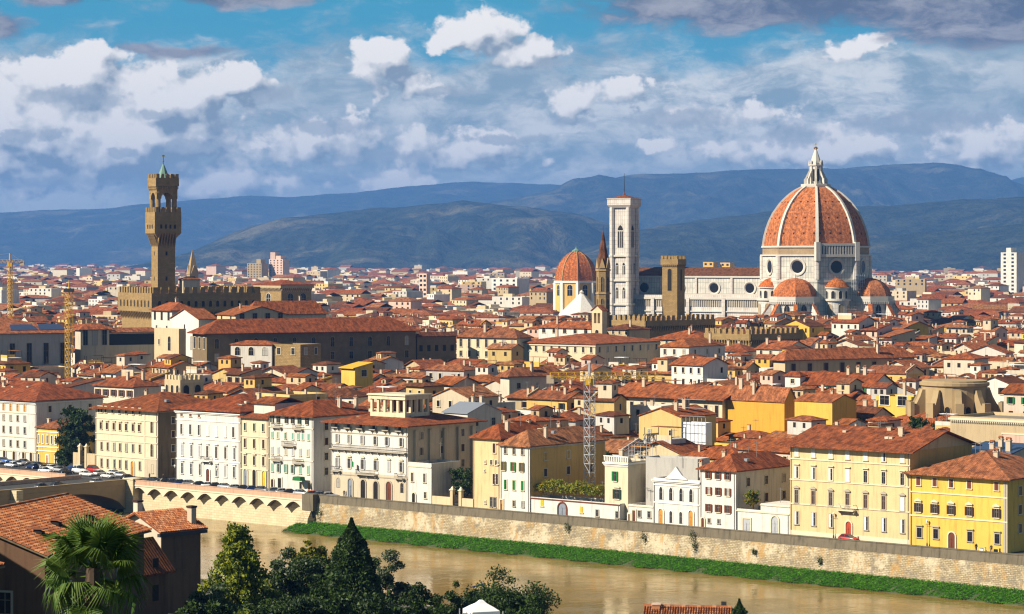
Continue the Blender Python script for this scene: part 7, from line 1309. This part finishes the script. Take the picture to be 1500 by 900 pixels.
def win_simple(b, x, z, w, h, face, m='dark opening'):
    if face == 'f': b.box(x - w / 2, x + w / 2, -0.05, 0.0, z, z + h, m)
    else: b.box(face, face + 0.05, x - w / 2, x + w / 2, z, z + h, m)
def town_house(full, where, D, px, x, y, w, d, z, rz, wm, rm, rk, idx):
    r = random.Random(idx * 7 + 1); loc = (x - w / 2 * math.cos(rz) + d / 2 * math.sin(rz), y - w / 2 * math.sin(rz) - d / 2 * math.cos(rz), 0)
    nch = r.choice((0, 1, 1, 2, 2, 3)); rise = {'x': d * 0.18, 'y': w * 0.18, 'hip': min(w, d) * 0.18, 'shed': d * 0.2, 'flat': 0.0}[rk]; feat = r.choice(('', '', 'terrace', 'dormer', 'attic', 'attic', 'attic', 'attic', 'dish', 'antenna'))
    if rk in ('flat', 'shed') and feat in ('terrace', 'dormer', 'attic'): feat = 'antenna'
    shut = r.choice((None, None, None, 'brown', 'green', 'dark green')) if full else None
    if full:
        rd = {'x': 'gable-roofed', 'y': 'gable-fronted', 'hip': 'hip-roofed', 'shed': 'lean-to-roofed', 'flat': 'flat-roofed'}[rk]
        lab = f"{wm.replace('crisp ', '')} {rd} house with {NUM[nch]}, {where}"
        t = thing('house', lab, 'house', loc, rz, 'town houses behind the river front')
        W_ = MB(); RF = MB()
    else: t = None; W_ = RF = FAR; FAR.at(loc, rz)
    ov = r.uniform(0.35, 0.9)
    if rk == 'x': W_.xprism([(0, 0), (d, 0), (d, z), (d / 2, z + rise), (0, z)], 0, w, wm); RF.gable(0, w, 0, d, z, rise, 'x', rm, ov)
    elif rk == 'y': W_.yprism([(0, 0), (w, 0), (w, z), (w / 2, z + rise), (0, z)], 0, d, wm); RF.gable(0, w, 0, d, z, rise, 'y', rm, ov)
    elif rk == 'hip': W_.box(0, w, 0, d, 0, z + 0.03, wm); RF.hip(0, w, 0, d, z, rise, rm, ov)
    elif rk == 'shed': W_.xprism([(0, 0), (d, 0), (d, z + rise - 0.02), (0, z - 0.02)], 0, w, wm); RF.xprism([(-ov, z - ov * 0.2), (d, z + rise), (d, z + rise + 0.25), (-ov, z + 0.25 - ov * 0.2)], -0.3, w + 0.3, rm)
    else:
        W_.box(0, w, 0, d, 0, z - 0.9, wm)
        for bx in ((0, w, 0, 0.25), (0, w, d - 0.25, d), (0, 0.25, 0.25, d - 0.25), (w - 0.25, w, 0.25, d - 0.25)): W_.box(*bx, z - 0.9, z, wm)
        RF.box(0.26, w - 0.26, 0.26, d - 0.26, z - 0.88, z - 0.75, rm if r.random() < 0.5 else 'paving')
    if full: W_.obj('wall', t); RF.obj('roof', t)
    # windows: two upper storeys on the front, one or two on the side that shows
    ww, wh = r.uniform(0.85, 1.15), r.uniform(1.4, 1.9); nf = max(2, int(w / r.uniform(2.6, 3.8))); ns_ = max(1, int(d / r.uniform(3.6, 5.5)))
    for fl in range(2 if full else 1):
        zz_ = z - 2.6 - fl * 3.5
        for i in range(nf):
            if r.random() < 0.18: continue
            xx = w * (i + 0.5) / nf
            if full and fl == 0:
                o = put(win_mesh(ww if not shut else 1.0, wh if not shut else 1.6, 'plain', 'trim', 'glass', None), 'window', t, (xx, 0, zz_))
                if shut: put(shutter_mesh(0.5, 1.6, shut), 'shutter', o, (-1.02, -0.13, 0)); put(shutter_mesh(0.5, 1.6, shut), 'shutter', o, (0.52, -0.13, 0))
            elif full: put(win_mesh(ww, wh, 'plain', None, 'dark opening', None, False), 'window', t, (xx, 0, zz_))
            else: win_simple(FAR, xx, zz_, ww, wh, 'f')
        for i in range(ns_):
            if r.random() < 0.35 or fl: continue
            if full: put(win_mesh(ww, wh, 'plain', None, 'dark opening', None, False), 'window', t, (w, d * (i + 0.5) / ns_, zz_), R(90))
            else: win_simple(FAR, d * (i + 0.5) / ns_, zz_, ww, wh, w)
    if rk in ('x', 'shed') and r.random() < 0.3:
        b = MB() if full else FAR; e = 0.3; x0 = -0.02 if r.random() < 0.5 else w - 0.28
        pts = [(0, z - 0.3), (d, z - 0.3), (d, z + 0.75), (d / 2, z + rise + 0.75), (0, z + 0.75)] if rk == 'x' else [(0, z - 0.3), (d, z + rise - 0.3), (d, z + rise + 0.8), (0, z + 0.8)]
        b.xprism(pts, x0, x0 + e, r.choice(WCH))
        if full: b.obj('parapet', t)
    for i in range(nch):
        b = MB() if full else FAR; cx, cy = r.uniform(0.08, 0.92) * w, r.uniform(0.15, 0.85) * d; h = rise * 0.8 + r.uniform(0.7, 1.8); s = r.uniform(0.2, 0.42); b.box(cx - s, cx + s, cy - 0.24, cy + 0.24, z - 0.5, z + h, 'chimney'); b.box(cx - s - 0.08, cx + s + 0.08, cy - 0.32, cy + 0.32, z + h, z + h + 0.12, 'roof orange')
        if full: b.obj('chimney', t)
    b = MB() if full else FAR
    if feat == 'attic':
        aw, ad = w * r.uniform(0.3, 0.6), d * r.uniform(0.4, 0.75); ax0, ay0 = r.uniform(0.02, 0.95) * (w - aw), r.uniform(0.15, 0.95) * (d - ad); za = z + rise + r.uniform(0.6, 3.2); wa = r.choice(WCH); ra = r.choice(ROOFS)
        b.box(ax0, ax0 + aw, ay0, ay0 + ad, z + 0.05, za, wa)
        for xx in ((0.3, 0.7) if aw > 4 else (0.5,)): b.box(ax0 + aw * xx - 0.42, ax0 + aw * xx + 0.42, ay0 - 0.05, ay0, za - 1.7, za - 0.5, 'dark opening')
        b.box(ax0 + aw, ax0 + aw + 0.05, ay0 + ad * 0.4, ay0 + ad * 0.4 + 0.8, za - 1.7, za - 0.5, 'dark opening')
        b2 = MB() if full else FAR
        if r.random() < 0.5: b2.hip(ax0, ax0 + aw, ay0, ay0 + ad, za, min(aw, ad) * 0.17, ra, 0.4)
        else: b2.gable(ax0, ax0 + aw, ay0, ay0 + ad, za, (ad if r.random() < 2 else aw) * 0.16, 'x', ra, 0.4); b2.xprism([(ay0, za), (ay0 + ad, za), (ay0 + ad / 2, za + ad * 0.16)], ax0, ax0 + aw, wa)
        if full: b2.obj('attic_roof', t)
    elif feat == 'terrace':
        ax0, ay0 = w * 0.1, d * 0.2; aw, ad = w * r.uniform(0.35, 0.6), d * 0.6; zt = z + rise + 0.5; b.box(ax0, ax0 + aw, ay0, ay0 + ad, z + 0.1, zt, r.choice(WCH)); 
        for bx in ((ax0, ax0 + aw, ay0, ay0 + 0.15), (ax0, ax0 + 0.15, ay0 + 0.15, ay0 + ad)): b.box(*bx, zt + 0.003, zt + 0.9, wm)
        for px_, py_ in ((ax0 + 0.1, ay0 + 0.25), (ax0 + aw - 0.15, ay0 + 0.25), (ax0 + 0.1, ay0 + ad - 0.1), (ax0 + aw - 0.15, ay0 + ad - 0.1)): b.box(px_, px_ + 0.12, py_, py_ + 0.12, zt + 0.002, zt + 2.4, 'iron')
        b.box(ax0, ax0 + aw, ay0 + ad * 0.5, ay0 + ad, zt + 2.4, zt + 2.5, r.choice(('canvas', 'roof pale', 'brown')))
    elif feat == 'dormer': cx = w * r.uniform(0.3, 0.7); b.box(cx - 0.9, cx + 0.9, d * 0.12, d * 0.45, z, z + rise * 0.3 + 1.3, wm); b.gable(cx - 0.9, cx + 0.9, d * 0.12, d * 0.45, z + rise * 0.3 + 1.3, 0.4, 'y', rm, 0.25, 0.15); b.box(cx - 0.4, cx + 0.4, d * 0.12 - 0.04, d * 0.12, z + rise * 0.3 + 0.2, z + rise * 0.3 + 1.1, 'dark opening')
    elif feat == 'dish': b.lathe([(0.5, z + rise + 0.7), (0.35, z + rise + 0.55), (0.05, z + rise + 0.5)], 'dish', 10, w * 0.4, d * 0.4); b.tube((w * 0.4, d * 0.4, z), (w * 0.4, d * 0.4, z + rise + 0.55), 0.05, 'antenna', n=4)
    if full and b.v: b.obj({'attic': 'attic', 'terrace': 'roof_terrace', 'dormer': 'dormer', 'dish': 'satellite_dish'}[feat], t)
    if full and (feat == 'antenna' or r.random() < 0.6): antenna_on(t, w * r.uniform(0.3, 0.7), d * 0.5, z + rise * 0.6, r.uniform(2.2, 4.0))
    if not full and r.random() < 0.5: cx = w * r.uniform(0.2, 0.8); FAR.tube((cx, d * 0.5, z), (cx, d * 0.5, z + rise + r.uniform(1.5, 3.5)), 0.05, 'antenna', n=3)
    FAR.T = None
nfull = 0; ntown = 0; jobs = []
for i, (_, px, x, y, w, d) in enumerate(cand):
    D = y; rz = RZB + R(TR.gauss(0, 7))
    if D > 820: rz = R(TR.choice((-62, -60, -40)) if px < 650 else TR.choice((-28, -30, -40, -62))) + R(TR.gauss(0, 3))
    wpx = 0.5 * (w + d) * 0.6 * F / D
    hw, hd = w / 2 + 0.4, d / 2 + 0.4; c_, s_ = math.cos(rz), math.sin(rz)
    if any(blocked(x + a * c_ - b_ * s_, y + a * s_ + b_ * c_, 0.6) for a in (-hw, 0, hw) for b_ in (-hd, 0, hd)): continue
    z = TR.gauss(16.5, 3.0) if D < 800 else TR.gauss(17.5, 3.2)
    if TR.random() < 0.08: z += TR.uniform(2, 5)
    if 1000 < D < 1290 and 1060 < px < 1345: z = TR.gauss(26, 2.6)
    if 1000 < D < 1385 and 775 < px < 885: z = TR.gauss(24, 2.2)
    zmax = cap(px, D, wpx); 
    if z + 2.5 > zmax: z = zmax - TR.uniform(2.4, 4.5)
    if z < 6.0: z = max(z, 5.0) if z > 3.5 else 0
    if not z: continue
    wm = TR.choice(WCH); rm = TR.choice(ROOFS); rk = TR.choice(('x', 'x', 'x', 'y', 'y', 'hip', 'hip', 'hip', 'shed', 'flat'))
    full = nfull < 270 and -50 < px < 1550; nfull += full; ntown += 1; where = None
    if full:
        py = HY + (HC - z) * F / D; ref = min(NAMED, key=lambda n: (n[0] - px) ** 2 + 2.0 * (n[1] - py) ** 2); dx, dy = px - ref[0], py - ref[1]
        where = (ref[2], ('left of' if dx < 0 else 'right of') if abs(dx) > 1.4 * abs(dy) else ('above' if dy < 0 else 'below'), math.hypot(dx, dy))
    jobs.append([full, where, D, px, x, y, w, d, z, rz, wm, rm, rk, i])
SEEN = {}
for j in sorted([j for j in jobs if j[0]], key=lambda j: j[1][2]):
    k = SEEN[j[1][:2]] = SEEN.get(j[1][:2], -1) + 1; j[1] = f"{(['nearest'] + [o + ' nearest' for o in ORD[1:]])[k]} {j[1][1]} the {j[1][0]}"
for j in jobs: town_house(*j)
print('TOWN', len(cand), ntown, nfull)
# the plain beyond: thousands of small blocks
FR = random.Random(77); N = 0
FW = ['white', 'white', 'crisp white', 'off white', 'off white', 'cream', 'cream', 'beige', 'pale yellow', 'grey', 'pink', 'tan']
for k in range(20500):
    D = 1330 * (10.0 ** (FR.random() ** 1.15)); px = FR.uniform(-180, 1680); x, y, _ = at(px, D)
    if blocked(x, y, 9): continue
    sc_ = 1 + (D - 1300) / 4500; w, d = FR.uniform(9, 24) * sc_, FR.uniform(9, 16) * sc_; z = FR.gauss(14.5, 3.5) if D < 2400 else FR.gauss(14, 5)
    if FR.random() < 0.03 and D > 1900: z += FR.uniform(6, 16)
    z = max(6, z); lim = cap(px, D, 0.5 * w * F / D)
    if z + 3 > lim: z = lim - FR.uniform(3, 6)
    if z < 5: continue
    if D < 1330: continue
    rz = R(FR.choice((-62, -40, -28, -50, -15)) + FR.gauss(0, 6)); FAR.at((x, y, 0), rz); wm = FR.choice(FW); rm = FR.choice(ROOFS)
    if FR.random() < 0.68 - 0.3 * min(1, (D - 1300) / 3500): FAR.box(0, w, 0, d, 0, z, wm); (FAR.hip(0, w, 0, d, z, min(w, d) * 0.19, rm, 0.6) if FR.random() < 0.6 else FAR.gable(0, w, 0, d, z, d * 0.18, 'x', rm, 0.6))
    else: FAR.box(0, w, 0, d, 0, z, wm); FAR.box(w * 0.3, w * 0.6, d * 0.3, d * 0.7, z, z + 2.2, FR.choice(FW))
    fl = 3.2 * max(1.0, D / 2600)
    for kf in range(2 if D < 2600 else (3 if D < 5000 else 0)):
        zz_ = z - fl * (kf + 0.8); nw = max(2, int(w / (4.0 * sc_)))
        if zz_ < 2: continue
        for i in range(nw):
            if FR.random() < 0.8: win_simple(FAR, w * (i + 0.5) / nw, zz_, 1.3 * sc_, 1.7 * sc_ ** 0.5, 'f')
    N += 1
FAR.T = None
stuff(FAR.obj('distant_houses'), 'countless small pale houses with red roofs filling the plain to the hills', 'distant town')
print('FAR', N, len(FAR.f))
# far trees as one mass
n = 0; cl = []
for _ in range(900):
    D = 1350 * (4.2 ** FR.random()); px = FR.uniform(-40, 1540); x, y, _ = at(px, D)
    if blocked(x, y, 6): continue
    for j in range(FR.choice((1, 2, 3, 5))): cl.append((x + FR.gauss(0, 9), y + FR.gauss(0, 9), FR.uniform(4, 10), FR.uniform(2.5, 5.5) * (1 + D / 8000)))
for px, D, k in ((1270, 1100, 5), (1430, 1500, 8), (840, 1500, 6), (700, 1900, 8), (1180, 880, 4), (1385, 1350, 6)):
    x, y, _ = at(px, D)
    for j in range(k): cl.append((x + FR.gauss(0, 7), y + FR.gauss(0, 5), FR.uniform(8, 17), FR.uniform(2.5, 4)))
stuff(put(leaf_mesh('distant_trees', clump_pts(cl, 52000), 1.1, ['leaf dark', 'leaf mid', 'leaf mid']), 'distant_trees'), 'dark green trees dotted among the far houses of the plain', 'trees')
# far landmarks
def slab(label, px0, px1, D, yt, wm, rz=-40, name='tower_block', extra=()):
    loc, a, L, Wd = frame_of(px0, px0 + (px1 - px0) * 0.68, px1, D, rz); z = pz(yt, D); t = thing(name, label, 'tower block', loc, a); b = MB(); b.box(0, L, 0, Wd, 0, z, wm); b.obj('wall', t)
    for fl in range(int(min(z, 60) / 4.2)):
        for i in range(max(2, int(L / 7))): put(win_mesh(3.0, 2.2, 'plain', None, 'dark opening', None, False), 'window', t, (L * (i + 0.5) / max(2, int(L / 7)), 0, z - 3.4 - fl * 4.2))
    for x0, x1, dz in extra: b = MB(); b.box(L * x0, L * x1, Wd * 0.1, Wd * 0.8, z + 0.003, z + dz, wm); b.obj('upper_storey', t)
slab('far pinkish stepped tower block on the skyline right of the brick spire', 394, 424, 4300, 380, 'pink', extra=((0.05, 0.4, 12), (0.45, 0.8, 6)))
slab('far dark angular block left of the pinkish stepped tower', 362, 393, 4300, 386, 'shade stone', extra=((0.6, 0.9, 7),))
slab('far white slab block on the right skyline', 1466, 1500, 2700, 370, 'crisp white', extra=((0.3, 0.6, 5),))
slab('far red brick block on the plain left of the chapel dome', 614, 630, 2300, 401, 'pink'); slab('far orange-brown block left of the cathedral dome', 1030, 1052, 2600, 384, 'ochre'); slab('second far orange-brown block left of the cathedral dome', 1055, 1076, 2600, 385, 'ochre')
slab('long pale modern block on the plain before the middle hills', 720, 775, 2500, 408, 'crisp white')
